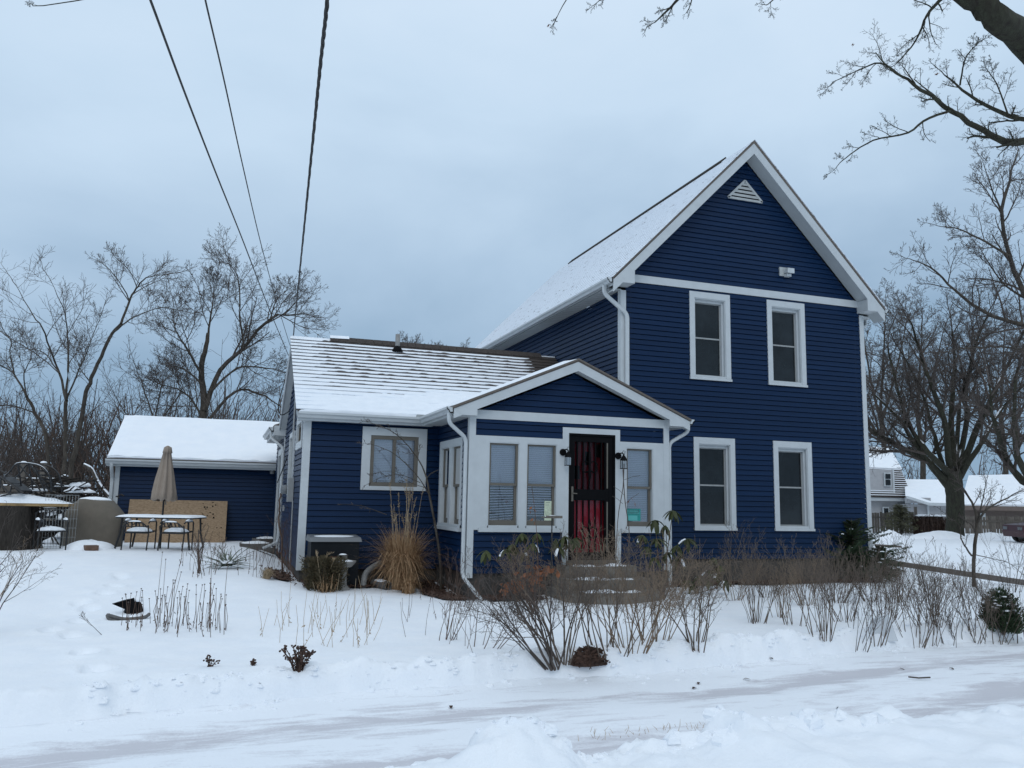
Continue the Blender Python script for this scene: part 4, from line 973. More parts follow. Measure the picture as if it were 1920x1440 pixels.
# back yard, left
p30 = P_(max=3, seg=[6, 6, 5, 4, 3], num=[6, 7, 5, 3, 2], len=[.7, .6, .55, .5, .5], wig=[.1, .1, .11, .12, .12], rmin=.0045, rr=.52, ang=[40, 40, 42, 42, 40])
make_tree('tree', 'slender bare tree leaning right behind the grey fence, left of the garage', 'tree',
    [(px([(122, 930), (133, 880), (147, 817), (160, 743), (170, 713), (190, 667), (207, 630), (227, 607)], 30, .3, 1, True), .17, .085)],
    [(px([(227, 607), (243, 563), (257, 540), (275, 520), (310, 515)], 30, .6, 2), .08, .02, 9), (px([(207, 628), (235, 605), (262, 590), (303, 577), (335, 582)], 30, 1, 3), .055, .014, 9), (px([(243, 563), (228, 535), (205, 505), (185, 490)], 30, .8, 4), .04, .01, 7), (px([(257, 540), (243, 508), (222, 488), (212, 476)], 30, .5, 5), .03, .01, 6), (px([(168, 715), (150, 690), (140, 660)], 30, .5, 5), .04, .012, 7, 1.6)], p30, 11)
make_tree('tree', 'bare tree with a fan of straight limbs left of the leaning tree', 'tree',
    [(px([(118, 960), (120, 890), (121, 830), (122, 767), (124, 750)], 29, .2, 1, True), .14, .10)],
    [(px([(124, 750), (113, 705), (97, 665), (80, 617), (58, 585), (30, 535)], 29, 1, 2), .085, .015, 10), (px([(123, 755), (127, 700), (127, 630), (120, 583), (97, 530)], 29, 1, 3), .075, .012, 10), (px([(125, 750), (148, 693), (165, 655), (190, 590)], 29, .8, 4), .06, .012, 10), (px([(112, 700), (80, 660), (45, 655)], 29, .8, 6), .045, .01, 8)], p30, 12)
make_tree('tree', 'bare spreading tree at the left edge, behind the grey fence', 'tree',
    [(px([(95, 960), (88, 830), (66, 775), (50, 743)], 31, .2, 1, True), .14, .09)],
    [(px([(50, 743), (27, 703), (10, 690), (-30, 670)], 31, .6, 2), .07, .02, 9), (px([(27, 703), (18, 660), (22, 640), (8, 620), (-5, 590)], 31, .6, 3), .05, .01, 9), (px([(66, 775), (20, 760), (-30, 765)], 31, .6, 4), .05, .015, 9), (px([(50, 743), (45, 700), (60, 665), (45, 620)], 31, .8, 7), .05, .01, 9)], p30, 13)
p34 = P_(max=4, num=[6, 8, 6, 3, 2], len=[.7, .58, .52, .5, .5], wig=[.1, .1, .11, .12, .12], rmin=.005, rr=.52, ang=[40, 42, 44, 44, 40], up=[.03, .05, .07, .06, .04])
make_tree('tree', 'large bare tree with a long limb to the right, behind the garage', 'tree',
    [(px([(372, 930), (375, 830), (383, 755), (377, 700), (385, 655), (390, 625)], 34, .4, 1, True), .36, .12)],
    [(px([(383, 770), (410, 700), (457, 650), (507, 597), (545, 590), (578, 590)], 34, .8, 2), .20, .02, 12, 3.4), (px([(457, 650), (450, 590), (447, 527), (430, 493)], 34, .6, 3), .085, .015, 10, 2.6), (px([(379, 705), (352, 655), (330, 620), (325, 575)], 34, 1, 4), .10, .015, 12, 3), (px([(388, 640), (397, 580), (402, 540)], 34, .8, 5), .09, .015, 11, 2.6),
     (px([(390, 790), (440, 735), (485, 738), (530, 765)], 34, 1, 6), .12, .03, 11, 2.6), (px([(507, 597), (520, 560), (545, 540)], 34, .6, 7), .05, .01, 9, 2), (px([(380, 720), (340, 690), (320, 690)], 34, 1, 8), .08, .02, 11, 2.4), (px([(400, 730), (445, 690), (500, 690), (540, 700)], 34, 1, 9), .09, .02, 11, 2.4), (px([(384, 790), (350, 740), (300, 720)], 34, 1, 10), .1, .02, 11, 2.6)], p34, 14)
make_tree('tree', 'bushy bare tree low between the leaning tree and the large tree', 'tree',
    [(px([(280, 930), (282, 840), (290, 790)], 36, .2, 1, True), .16, .10)],
    [(px([(290, 790), (270, 730), (255, 690)], 36, 1, 2), .07, .015, 8, 2.6), (px([(288, 800), (300, 740), (310, 690)], 36, 1, 3), .07, .015, 8, 2.6), (px([(285, 820), (240, 780), (215, 740)], 36, 1, 4), .07, .015, 8, 2.6), (px([(290, 800), (330, 750), (345, 715)], 36, 1, 5), .07, .015, 8, 2.4)], P_(**{**p34, 'num': [6, 6, 4, 2, 2], 'max': 3}), 15)
make_tree('tree', 'bare tree whose twig tips show above the ridge of the low wing', 'tree',
    [(px([(800, 900), (802, 760), (805, 720)], 40, .2, 1, True), .2, .12)],
    [(px([(805, 720), (790, 680), (770, 650)], 40, 1, 2), .06, .015, 11, 1.6), (px([(805, 720), (815, 690), (820, 660)], 40, 1, 3), .06, .015, 11, 1.6), (px([(805, 720), (840, 690), (865, 665)], 40, 1, 4), .06, .015, 11, 1.6)], p34, 16)
# thicket behind the fence and the garage
rg = random.Random(5); br = []; br2 = []
pth = P_(max=3, seg=[4, 4, 3, 3, 2], num=[6, 6, 5, 3, 2], len=[.6, .5, .45, .4, .4], rmin=.0065, rr=.5, t0=[.1, .15, .1, .1, .1], up=[.05, .09, .1, .08, .04], wig=[.12, .16, .18, .2, .2], ang=[30, 34, 38, 40, 40])
for k in range(130):
    u = rg.uniform(-160, 560); d = rg.uniform(31, 44); p = at(u, 960, d=d); p.z = -1.5
    top = rg.uniform(690, 800) if u < 150 else rg.uniform(660, 790); h = at(u, top, d=d).z-p.z
    for s_ in range(rg.randint(2, 4)): spawn(rg, br if k % 3 else br2, p+Vector((rg.gauss(0, .3), rg.gauss(0, .3), 0)), Vector((rg.gauss(0, .22), rg.gauss(0, .22), 1)), h*rg.uniform(.6, .95), .05, 1, pth)
tag(tubes('thicket', [(p, r, 3) for p, r, l in br], 'twig'), 'dense bare brush rising behind the grey fence and the garage', 'thicket', kind='stuff')
tag(tubes('undergrowth', [(p, r, 3) for p, r, l in br2], 'twig_brown'), 'reddish brown bare undergrowth mixed into the thicket', 'undergrowth', kind='stuff')
# far wood line closing the horizon
def wood(name, label, x0, x1, y0, y1, n, hmin, hmax, seed, m='twig'):
    rg = random.Random(seed); br = []
    pw = P_(max=3, seg=[4, 4, 3, 2, 2], num=[6, 6, 4, 3, 2], len=[.6, .5, .45, .4, .4], rmin=.015, up=[.05, .08, .08, .06, .04], ang=[32, 36, 40, 40, 40])
    for k in range(n):
        p = Vector((rg.uniform(x0, x1), rg.uniform(y0, y1), -2.)); spawn(rg, br, p, Vector((rg.gauss(0, .08), rg.gauss(0, .08), 1)), rg.uniform(hmin, hmax)*.72, .16, 1, pw)
    tag(tubes(name, [(p, r, 4 if l < 2 else 3) for p, r, l in br], m), label, 'woodland', kind='stuff')
wood('woodland', 'grey far woodland along the horizon behind the back yard', -60, 22, 60, 85, 150, 7, 12, 31)
# right side
d_ = 45
pmap = P_(max=4, seg=[6, 6, 5, 4, 3], num=[6, 8, 7, 4, 3], len=[.7, .6, .52, .48, .5], wig=[.1, .11, .12, .13, .13], rmin=.0065, rr=.55, up=[.03, .04, .05, .04, .03], ang=[38, 40, 42, 44, 42])
make_tree('maple_tree', 'massive bare tree forking low into many limbs by the board fence', 'tree',
    [(px([(1790, 1012), (1792, 960), (1790, 920), (1786, 880)], d_, 0, 1, True), .47, .46)],
    [(px([(1786, 925), (1740, 865), (1690, 838), (1640, 812), (1618, 795)], d_, .5, 2), .24, .08, 11, 4.5), (px([(1780, 890), (1742, 850), (1704, 800), (1680, 720), (1665, 650)], d_, 2, 3), .18, .04, 11, 4.5), (px([(1782, 880), (1770, 790), (1745, 720), (1722, 650), (1705, 600)], d_, 2, 4), .18, .04, 11, 4.5), (px([(1788, 875), (1783, 780), (1790, 700), (1785, 620)], d_, 3, 5), .2, .04, 11, 4.5),
     (px([(1794, 875), (1812, 790), (1812, 720), (1832, 640), (1850, 595)], d_, 3, 6), .18, .04, 11, 4.5), (px([(1800, 880), (1835, 800), (1862, 740), (1890, 680), (1920, 620)], d_, 2, 7), .2, .04, 11, 4.5), (px([(1800, 895), (1842, 825), (1882, 765), (1935, 705)], d_, 2, 8), .17, .04, 11, 4.5), (px([(1776, 905), (1752, 820), (1730, 740), (1690, 660)], d_, 2, 19), .14, .03, 11, 4.), (px([(1792, 870), (1800, 760), (1820, 680), (1822, 610)], d_, 3, 20), .14, .03, 11, 4.), (px([(1775, 900), (1730, 850), (1690, 790), (1640, 740)], d_, 3, 9), .16, .04, 9, 4)], pmap, 21, bark='bark_dark', start=1, snow=True)
d_ = 40
make_tree('tree', 'bare tree bending in from the right edge beside the massive tree', 'tree',
    [(px([(2010, 1012), (1985, 950), (1950, 915)], d_, 0, 1, True), .4, .3)],
    [(px([(1950, 915), (1912, 895), (1882, 850), (1866, 790), (1855, 720)], d_, 1, 2), .22, .05, 8, 3.6), (px([(1950, 915), (1945, 840), (1930, 740), (1935, 660)], d_, 1, 3), .2, .05, 8, 3.6), (px([(1930, 905), (1905, 840), (1900, 760), (1910, 690)], d_, 1, 4), .18, .05, 8, 3.6)], pmap, 22, bark='bark_dark')
pbg = P_(max=4, num=[6, 8, 6, 5, 4], len=[.7, .6, .5, .45, .4], rmin=.010, rr=.52, up=[.03, .05, .06, .05, .03])
for k, (u, top, lab) in enumerate(((1655, 560, 'bare tree rising behind the grey house beside the right corner post'), (1725, 575, 'upright bare tree rising behind the massive tree'), (1880, 590, 'bare tree rising behind the snowy roof at the right edge'))):
    a = px([(u, 990), (u+6, 880), (u-4, 780)], 74+3*k, .5, k, True)
    make_tree('tree', lab, 'tree', [(a, .32, .2)], [(px([(u-4, 790), (u-25, 700), (u-40, top+40)], 74+3*k, 2, 5), .14, .03, 10, 5.), (px([(u-4, 780), (u, 690), (u+5, top+20)], 74+3*k, 2, 6), .15, .03, 10, 5.), (px([(u-2, 790), (u+22, 710), (u+45, top+40)], 74+3*k, 2, 7), .14, .03, 10, 5.), (px([(u, 830), (u-30, 780), (u-60, 730)], 74+3*k, 2, 8), .12, .03, 10, 5.), (px([(u, 830), (u+30, 780), (u+60, 730)], 74+3*k, 2, 9), .12, .03, 10, 5.)], pbg, 40+k)
wood('woodland', 'grey far woodland behind the neighbouring houses on the right', 45, 120, 75, 110, 90, 10, 15, 32)
d_ = 22
pur = P_(max=4, seg=[6, 6, 5, 4, 3], num=[6, 7, 5, 3, 2], len=[.7, .58, .5, .5, .5], wig=[.1, .11, .12, .13, .13], rmin=.0036, rr=.50, up=[.02, .05, .07, .07, .05], ang=[40, 42, 44, 44, 42])
make_tree('tree', 'tall bare tree at the right edge with limbs sweeping left against the sky', 'tree',
    [(px([(2115, 1030), (2100, 900), (2060, 760), (2000, 670)], d_, 0, 1, True), .30, .16)],
    [(px([(2000, 670), (1925, 560), (1893, 480), (1880, 400), (1893, 330), (1910, 280)], d_, .8, 2), .085, .015, 11, 2.0), (px([(2020, 690), (1960, 625), (1900, 605), (1840, 582), (1790, 545), (1750, 505), (1712, 488)], d_, .8, 3), .075, .012, 12, 1.9), (px([(1893, 480), (1850, 455), (1800, 430), (1765, 425)], d_, .6, 4), .035, .010, 9, 1.4), (px([(1880, 400), (1862, 360), (1845, 310)], d_, .6, 5), .03, .008, 9, 1.3), (px([(1925, 560), (1880, 530), (1840, 470)], d_, .6, 6), .035, .008, 9, 1.4), (px([(2000, 670), (1975, 560), (1960, 440), (1940, 360)], d_, .8, 8), .07, .012, 10, 1.9), (px([(2020, 700), (1950, 665), (1880, 650), (1790, 655)], d_, 1, 9), .05, .012, 12, 1.7)], pur, 23)
# overhanging tree, upper right, close to the street
d_ = 9.0
pov_ = P_(max=4, seg=[6, 6, 6, 4, 3], num=[5, 6, 5, 4, 2], len=[.7, .55, .5, .45, .4], wig=[.10, .13, .14, .15, .16], rmin=.0013, rr=.5, up=[-.01, .02, .03, .03, .02], ang=[42, 44, 46, 48, 46], taper=.4)
make_tree('overhanging_tree', 'dark mossy limb and twigs of a near tree reaching in at top right', 'tree',
    [(px([(2420, 1300), (2350, 1000), (2290, 650), (2190, 380), (2080, 240)], d_, 0, 1, True), .34, .26), (px([(2080, 240), (1990, 155), (1920, 78), (1858, 22), (1800, -20), (1700, -90), (1560, -180)], d_, .3, 2), .205, .09)],
    [(px([(2140, 330), (2000, 285), (1925, 268), (1880, 263), (1835, 240), (1783, 207), (1735, 172), (1690, 143)], 8.6, .2, 3), .055, .012, 8, .8), (px([(1783, 207), (1735, 225), (1700, 250), (1640, 262), (1600, 285), (1575, 305)], 8.6, .2, 4), .014, .004, 8, .45), (px([(1690, 143), (1650, 118), (1610, 132), (1565, 152)], 8.6, .2, 5), .012, .004, 8, .45),
     (px([(2080, 260), (1985, 235), (1905, 220), (1850, 198), (1800, 165), (1770, 140)], 9.3, .3, 6), .04, .006, 9, .55), (px([(1790, -22), (1755, 8), (1735, 35), (1715, 80), (1680, 120)], 8.9, .2, 7), .022, .005, 9, .5), (px([(1800, 160), (1810, 110), (1835, 80)], 9.2, .2, 11), .010, .004, 7, .35), (px([(1890, 215), (1870, 160), (1850, 130)], 9.2, .2, 12), .010, .004, 7, .35),
     (px([(1600, -160), (1500, -60), (1470, -20), (1440, 8)], 8.5, .2, 8), .02, .005, 8, .4), (px([(1560, -180), (1400, -80), (1300, -25), (1255, 15), (1228, 42)], 8.2, .2, 9), .03, .005, 8, .42), (px([(1400, -80), (1240, -60), (1160, -20), (1125, 0)], 8.0, .2, 10), .012, .004, 5, .3), (px([(1240, -60), (1100, -30), (1062, 0), (1040, 42)], 7.8, .1, 13), .008, .003, 2, .2), (px([(1560, -180), (1200, -160), (600, -80), (120, 5), (60, 8)], 8.2, .1, 15), .012, .003, 2, .25)],
    pov_, 24, bark='bark_dark', twig='bark_dark')
# a few withered leaves still hanging in the overhanging twigs
for k, (u, v) in enumerate(((1028, 46), (1599, 84), (1757, 138))):
    p = at(u, v, d=8.6-.4*(k == 0)); M = MB(); rg = random.Random(k)
    for i in range(6):
        a = Vector((rg.gauss(0, 1), rg.gauss(0, 1), rg.gauss(0, 1))).normalized()*.03; b = a.orthogonal().normalized()*.012
        M.ribbon([p, p+a*.5+b, p+a], [.004, .013, .002], b.normalized())
    t = thing('leaf_cluster', ('withered leaf cluster hanging at the tip of the leftmost overhead twig', 'withered leaf cluster high on the overhanging twigs at upper right', 'withered leaf cluster lower in the overhanging twigs at upper right')[k], 'leaves', p, 0, 'withered leaves on the overhanging twigs'); M.build('leaf', 'dead_leaf', t)
# ------------------------------------------------------------------ power lines
def line_curve(a, b, sag, n=60):
    return [a.lerp(b, k/n) - Vector((0, 0, sag*4*(k/n)*(1-k/n))) for k in range(n+1)]
GPK = Vector((WRX-.02, WRY-.1, 3.05))
q1 = at(614, -40, d=5.2); q1 = q1 + (q1-at(590, 200, d=6.0)).normalized()*4
a1 = at(614, 0, d=5.0); a2 = at(548, 640, d=19.0)
def wire(name, label, pxs, r, tw=0):
    p0 = [at(u, v, d=d) for u, v, d in pxs]; pts = smooth_poly(p0, 130); e_ = (pts[0]-pts[6]).normalized(); pts = [pts[0]+e_*(14*(1-k/8))+Vector((0, 0, .10*(1-k/8)**2*14*.4)) for k in range(8)]+pts
    t = thing(name, label, 'cable', pts[0])
    if tw:
        for j in range(3):
            br = []
            ph = 2*PI*j/3
            q = [p + RT*(math.cos(ph+k*.26)*tw) + UP*(math.sin(ph+k*.26)*tw) for k, p in enumerate(smooth_poly(pts, 390))]
            M = MB(); M.tube(q, r, 5); M.build('strand', 'cable', t)
    else:
        M = MB(); M.tube(pts, r, 6); M.build('strand', 'cable', t)
    return t
wire('power_cable', 'thick twisted black service cable running down to the wing gable', [(628, -160, 4.2), (614, 0, 4.8), (601, 120, 5.6), (588, 250, 7.0), (574, 390, 9.3), (561, 520, 13), (550, 632, 19.0), (548, 668, 20.0)], .0078, .0062)
wire('overhead_wire', 'leftmost thin black overhead wire slanting down to the gable', [(235, -120, 4.3), (282, 0, 4.9), (345, 170, 6.2), (405, 325, 8.2), (455, 450, 11), (505, 580, 15.5), (545, 676, 20.3)], .0085)
wire('overhead_wire', 'finest black overhead wire, between the other two lines', [(360, -120, 4.6), (385, 0, 5.2), (420, 150, 6.4), (455, 310, 8.5), (490, 460, 12), (520, 570, 16.5), (546, 655, 20.3)], .0062)
M = MB()
M.tube(smooth_poly([at(548, 668, d=20), at(538, 700, d=19.9), at(528, 735, d=19.5), at(522, 760, d=19.2), at(527, 778, d=19.3), at(545, 768, d=19.6), at(553, 748, d=20)], 24), .012, 5)
M.tube(smooth_poly([at(546, 676, d=20.3), at(540, 720, d=19.9), at(545, 755, d=19.7), at(552, 770, d=19.7), at(550, 800, d=19.7)], 20), .010, 5)
M.tube(smooth_poly([at(549, 800, d=19.6), at(540, 850, d=19.3), at(528, 885, d=19.2), at(520, 905, d=19.3)], 16), .012, 5)
t = thing('drip_loop', 'black slack cable loops hanging beside the wing gable', 'cable', at(540, 720, d=19.7)); M.build('strand', 'cable', t)
# ------------------------------------------------------------------ back yard objects
def chair_parts(root, snow=True, low=False):
    """black tubular patio chair, local frame, front towards -y, seat .42 high"""
    def part(n, M, m): return M.build(n, m, root, False)
    hb = .62 if low else .88
    for sx in (-1, 1):
        x = sx*.27
        M = MB(); M.tube([(x, -.24, 0), (x, -.25, .30), (x, -.24, .60), (x, -.20, .635), (x, .20, .635), (x, .27, .60)], .016, 7); part('leg', M, 'black_frame')
        M = MB(); M.tube([(x, .30, 0), (x, .24, .38), (x, .29, hb-.08)], .016, 7); part('leg', M, 'black_frame')
    M = MB(); M.tube([(-.27, -.25, .41), (.27, -.25, .41), (.25, .25, .38), (-.25, .25, .38), (-.27, -.25, .41)], .014, 6); part('seat_frame', M, 'black_frame')
    for k in range(7):
        y = -.22+k*.075; M = MB(); M.box(-.25, .25, y, y+.05, .405-k*.004, .413-k*.004); part('seat_slat', M, 'black_frame')
    M = MB(); M.tube(smooth_poly([Vector(q) for q in ((-.26, .27, .55), (-.25, .31, hb-.10), (-.12, .345, hb), (.12, .345, hb), (.25, .31, hb-.10), (.26, .27, .55))], 20), .016, 7); M.tube([(-.25, .27, .52), (.25, .27, .52)], .012, 6); part('back_frame', M, 'black_frame')
    for k in range(5):
        x = -.16+k*.08; M = MB(); M.bar((x, .27, .52), (x, .34, hb-.01), .028, .008, (0, 1, 0)); part('back_slat', M, 'black_frame')
    if snow:
        M = MB(); rg = random.Random(4); M.lump((0, 0, .41), .26, .23, .09, rg, 14, 5, .12)
        for sx in (-1, 1): M.lump((sx*.27, 0, .645), .035, .2, .05, rg, 8, 4, .1)
        M.lump((0, .345, hb+.01), .15, .025, .03, rg, 10, 3, .1); tag(part('snow', M, 'snow'), kind='stuff')
def chair(label, u, v, rz, d=None, rot=None, snow=True, low=False, z=None, group='black metal patio chairs'):
    p = gp(u, v) if d is None else at(u, v, d=d)
    if z is not None: p.z = z
    t = thing('patio_chair', label, 'chair', p, rz, group)
    if rot: t.rotation_euler = rot
    chair_parts(t, snow, low); return t
TD = 19.0
tp = at(300, 1028, d=TD); TZ = gz(tp.x, tp.y); tp.z = TZ
table = thing('patio_table', 'black metal patio table with a snow covered top and umbrella hole', 'table', tp, -.3)
M = MB(); M.box(-.85, .85, -.5, .5, .69, .72); M.build('table_top', 'black_frame', table, False)
for sx in (-1, 1):
    for sy in (-1, 1):
        M = MB(); M.tube([(sx*.74, sy*.40, .69), (sx*.76, sy*.42, .35), (sx*.83, sy*.47, 0)], .022, 7); M.build('leg', 'black_frame', table, False)
def tsnow(a, b):
    e = min(1, a*25, (1-a)*25)*min(1, b*14, (1-b)*14); return (-.86+1.72*a, -.51+1.02*b, .718+e*(.045+.03*float(fbm(np.array(a*5), np.array(b*3), 12))))
V = [tuple(tsnow(i/30, j/14)) for j in range(15) for i in range(31)]; Q = [(j*31+i, j*31+i+1, j*31+i+32, j*31+i+31) for j in range(14) for i in range(30)]
tag(link('snow', np_mesh('snow', V, Q, 'snow'), table), kind='stuff')
um = thing('patio_umbrella', 'closed tan patio umbrella standing through the snowy table', 'umbrella', tp)
M = MB(); M.tube([(0, 0, .0), (0, 0, 2.32)], .021, 8); M.build('pole', 'black_frame', um, False)
M = MB(); n = 48; prof = [(2.37, .02), (2.33, .085), (2.20, .105), (2.195, .085), (1.9, .135), (1.6, .19), (1.3, .235), (1.13, .255), (1.10, .20)]
V, Q = [], []
for j, (z, r) in enumerate(prof):
    for k in range(n):
        a = 2*PI*k/n; q = r*(1+.20*math.sin(8*a+.25*j)*min(1, j/4)+.05*math.sin(3*a+j)); V.append((q*math.cos(a)*.95, q*math.sin(a)*.95, z+(.03*math.sin(8*a) if j > 6 else 0)))
Q = [(j*n+k, j*n+(k+1) % n, (j+1)*n+(k+1) % n, (j+1)*n+k) for j in range(len(prof)-1) for k in range(n)]
me = np_mesh('canopy', V, Q, 'canvas_tan', True); link('canopy', me, um)
M = MB(); M.tube([(.0, 0, 1.02), (.03, 0, 1.12), (.05, .02, 1.0)], .02, 6); M.build('tie', 'canvas_tan', um, False)
chair('snowy black patio chair tucked under the left half of the table', 265, 1030, PI-.25, low=True, z=TZ).location = tp+Vector((-.42, -.42, 0))
chair('snowy black patio chair tucked under the right half of the table', 325, 1030, PI-.35, low=True, z=TZ).location = tp+Vector((.36, -.60, 0))
# leaning sheet of chip board
M = MB(); a, b = at(243, 936, Y=GY-.2), at(427, 936, Y=GY-.2); zt = a.z; zb = gz(-8.4, GY-.6)-.05; yq = GY-.68; yq2 = GY-.12
M.hexa([(a.x, yq, zb), (b.x, yq, zb), (b.x, yq+.015, zb), (a.x, yq+.015, zb), (a.x, yq2, zt), (b.x, yq2, zt-.01), (b.x, yq2+.015, zt-.01), (a.x, yq2+.015, zt)])
t = thing('chipboard_sheet', 'weathered chip board sheet leaning against the blue garage wall', 'board', ((a.x+b.x)/2, yq, zb)); M.build('panel', 'osb', t)
M = MB(); rg = random.Random(2)
for k in range(16):
    x = b.x-.12-rg.random()*.55; tq = rg.uniform(.35, .95); y = yq+.56*tq; z = zb+(zt-zb)*tq; M.box(x, x+rg.uniform(.02, .05), y-.004, y+.002, z, z+rg.uniform(.015, .04))
tag(M.build('knot_hole', 'black', t), kind='stuff')
# covered grill
gpz = at(172, 1026, d=19.4); gpz.z = gz(gpz.x, gpz.y)
gr = thing('grill_cover', 'barbecue grill under a draped brown cover topped with snow', 'grill', gpz, -.2)
prof = [(-.05, .60, .33), (.1, .64, .36), (.35, .67, .37), (.62, .70, .38), (.74, .67, .37), (.98, .45, .30), (1.06, .37, .26), (1.09, .34, .23), (1.10, .2, .1)]
V = []; n = 64
for j, (z, rx, ry) in enumerate(prof):
    for k in range(n):
        a = 2*PI*k/n; c_, s_ = math.cos(a), math.sin(a); p_ = 3.2; q = (abs(c_)**p_+abs(s_)**p_)**(-1/p_)
        w_ = 1+(.035*math.sin(9*a+j*.5)*max(0, 1-j/4.)) + .015*math.sin(4*a+j)
        V.append((rx*q*c_*w_, ry*q*s_*w_, z+.015*math.sin(2*a)*(j > 4)))
Q = [(j*n+k, j*n+(k+1) % n, (j+1)*n+(k+1) % n, (j+1)*n+k) for j in range(len(prof)-1) for k in range(n)]
link('cover', np_mesh('cover', V, Q, 'cover_brown'), gr)
M = MB(); rg = random.Random(9); M.lump((-.02, 0, 1.07), .37, .25, .085, rg, 22, 5, .10); tag(M.build('snow', 'snow', gr, False, True), kind='stuff')
# snow mound with a brick showing
p = gp(165, 1029); t = thing('snow_mound', 'low rounded mound of snow in front of the covered grill', 'snow mound', p)
M = MB(); M.lump((0, .1, -.12), .62, .5, .30, rg, 28, 8, .08); tag(M.build('snow', 'snow', t, False, True), kind='stuff')
p = gp(170, 1031); t = thing('brick', 'brown brick end poking out of the snow mound', 'brick', p, .3); M = MB(); M.box(-.13, .13, -.16, .1, -.02, .10); M.build('body', 'brick_brown', t, False)
# stump, plank and upturned chairs on it
SD = 18.0; sp = at(25, 1030, d=SD); sp.z = gz(sp.x, sp.y); PZ_ = at(25, 943, d=SD).z
t = thing('tree_stump', 'thick dark tree stump carrying a snow loaded plank', 'stump', sp)
V, Q = [], []; n = 40
for j in range(7):
    for k in range(n):
        a = 2*PI*k/n; f = j/6; q = (.44-.06*f+.10*(1-f)**3)*(1+.07*math.sin(5*a+1)+.05*math.sin(9*a+f*2)+.03*math.sin(17*a)); V.append((q*math.cos(a), q*math.sin(a), -.1+(PZ_-.06-sp.z+.1)*f))
Q = [(j*n+k, j*n+(k+1) % n, (j+1)*n+(k+1) % n, (j+1)*n+k) for j in range(6) for k in range(n)]
link('trunk', np_mesh('trunk', V, Q, 'stump'), t)
a = at(-45, 944, d=SD-.1); b = at(127, 943, d=SD+.1)
t = thing('plank_top', 'wide yellowish plank resting on the dark stump', 'plank', ((a.x+b.x)/2, a.y, PZ_)); M = MB(); cx_ = (a.x+b.x)/2; hw = (b.x-a.x)/2
M.box(-hw, hw, -.35, .40, -.06, 0); pl = M.build('board', 'wood_yellow', t, False)
def plsn(aa, bb):
    x = -hw+2*hw*aa; e = min(1, (1-aa)*5)*min(1, bb*6, (1-bb)*6); return (x, -.36+.77*bb, .0+e*(.10+.10*math.exp(-((x+.15)/.45)**2)+.05*float(fbm(np.array(x*3), np.array(bb*2), 3))))
V = [tuple(plsn(i/40, j/12)) for j in range(13) for i in range(41)]; Q = [(j*41+i, j*41+i+1, j*41+i+42, j*41+i+41) for j in range(12) for i in range(40)]
tag(link('snow', np_mesh('snow', V, Q, 'snow'), t), kind='stuff')
def traced_chair(label, tubes_, slats, d, dep=.42):
    o = at(*tubes_[0][0], d=d); t = thing('patio_chair', label, 'chair', o, 0, 'black metal patio chairs'); bk = Vector((FW.x, FW.y, 0)).normalized()*dep
    for k in (0, 1):
        for q in tubes_:
            P3 = smooth_poly([at(u, v, d=d)+bk*k for u, v in q], 4*len(q)); M = MB(); M.tube(P3, .017, 6); M.build('frame_tube', 'black_frame', t)
            if k == 0 and len(q) > 4: M = MB(); M.tube([p+Vector((0, 0, .016)) for p in P3], .008, 5); tag(M.build('snow', 'snow', t), kind='stuff')
    for (a, b) in slats: M = MB(); p, q = at(*a, d=d), at(*b, d=d); M.hexa([p, q, q+bk, p+bk, p+Vector((0, 0, .03)), q+Vector((0, 0, .03)), q+bk+Vector((0, 0, .03)), p+bk+Vector((0, 0, .03))]); M.build('slat', 'black_frame', t)
    return t
traced_chair('upturned black patio chair with its curved back in the air on the plank', [[(0, 901), (18, 885), (33, 869), (70, 872), (88, 885), (95, 905), (97, 922)], [(36, 871), (55, 894), (76, 920)], [(33, 870), (37, 892), (41, 918)], [(66, 876), (74, 897), (84, 920)]], [((70, 884), (75, 884)), ((72, 892), (78, 892)), ((75, 900), (81, 900)), ((78, 908), (84, 908)), ((81, 915), (87, 915))], SD+.1)
traced_chair('black patio chair lying on its side at the left end of the plank', [[(-22, 880), (2, 895), (22, 909), (43, 924)], [(-8, 899), (8, 915), (20, 928)], [(2, 895), (0, 912), (-6, 930)], [(43, 924), (20, 926), (-5, 932)]], [((4, 896), (20, 908)), ((22, 909), (40, 922))], SD-.15)
c3 = chair('snowy black patio chair standing before the wire panel', 92, 1031, .35)
# wire panel
p = gp(108, 1029); t = thing('wire_panel', 'upright panel of thin wire mesh in front of the log heap', 'wire panel', p, .15); M = MB()
for k in range(12): M.tube([(-.32+k*.058, 0, 0), (-.32+k*.058, 0, 1.18)], .0035, 4)
for z in (.05, .25, .45, .65, .85, 1.02, 1.17): M.tube([(-.33, 0, z), (.33, 0, z)], .0035, 4)
tag(M.build('mesh', 'gray_metal', t, False), kind='stuff')
# heap of logs and branches with snow
rg = random.Random(17)
base = at(112, 1010, d=20.6); base.z = gz(base.x, base.y)
for k in range(13):
    r = rg.uniform(.05, .10); L_ = rg.uniform(.35, .7); row = k//5; x = -.55+(k % 5)*.27+rg.uniform(-.05, .05)+.08*row
    c = base+Vector((x*.75, rg.uniform(-.2, .2), 0)); c.z = gz(c.x, c.y)+.15+row*.55+rg.uniform(0, .2); an = rg.uniform(-.9, .9)
    t = thing('log', 'snow streaked log in the jumbled heap left of the grill', 'log', c, an, 'logs in the heap behind the wire panel'); M = MB(); n = 8; sl_ = rg.uniform(-.25, .25)
    M.tube([(-L_/2, 0, -sl_*L_/2), (0, rg.uniform(-.03, .03), 0), (L_/2, 0, sl_*L_/2)], [r, r*1.05, r*.9], n); M.build('wood', 'stump', t, False)
    M = MB(); M.lump((0, 0, r*.62), L_*.46, r*.95, r*.75, rg, 12, 4, .2); tag(M.build('snow', 'snow', t, False, True), kind='stuff')
br = []
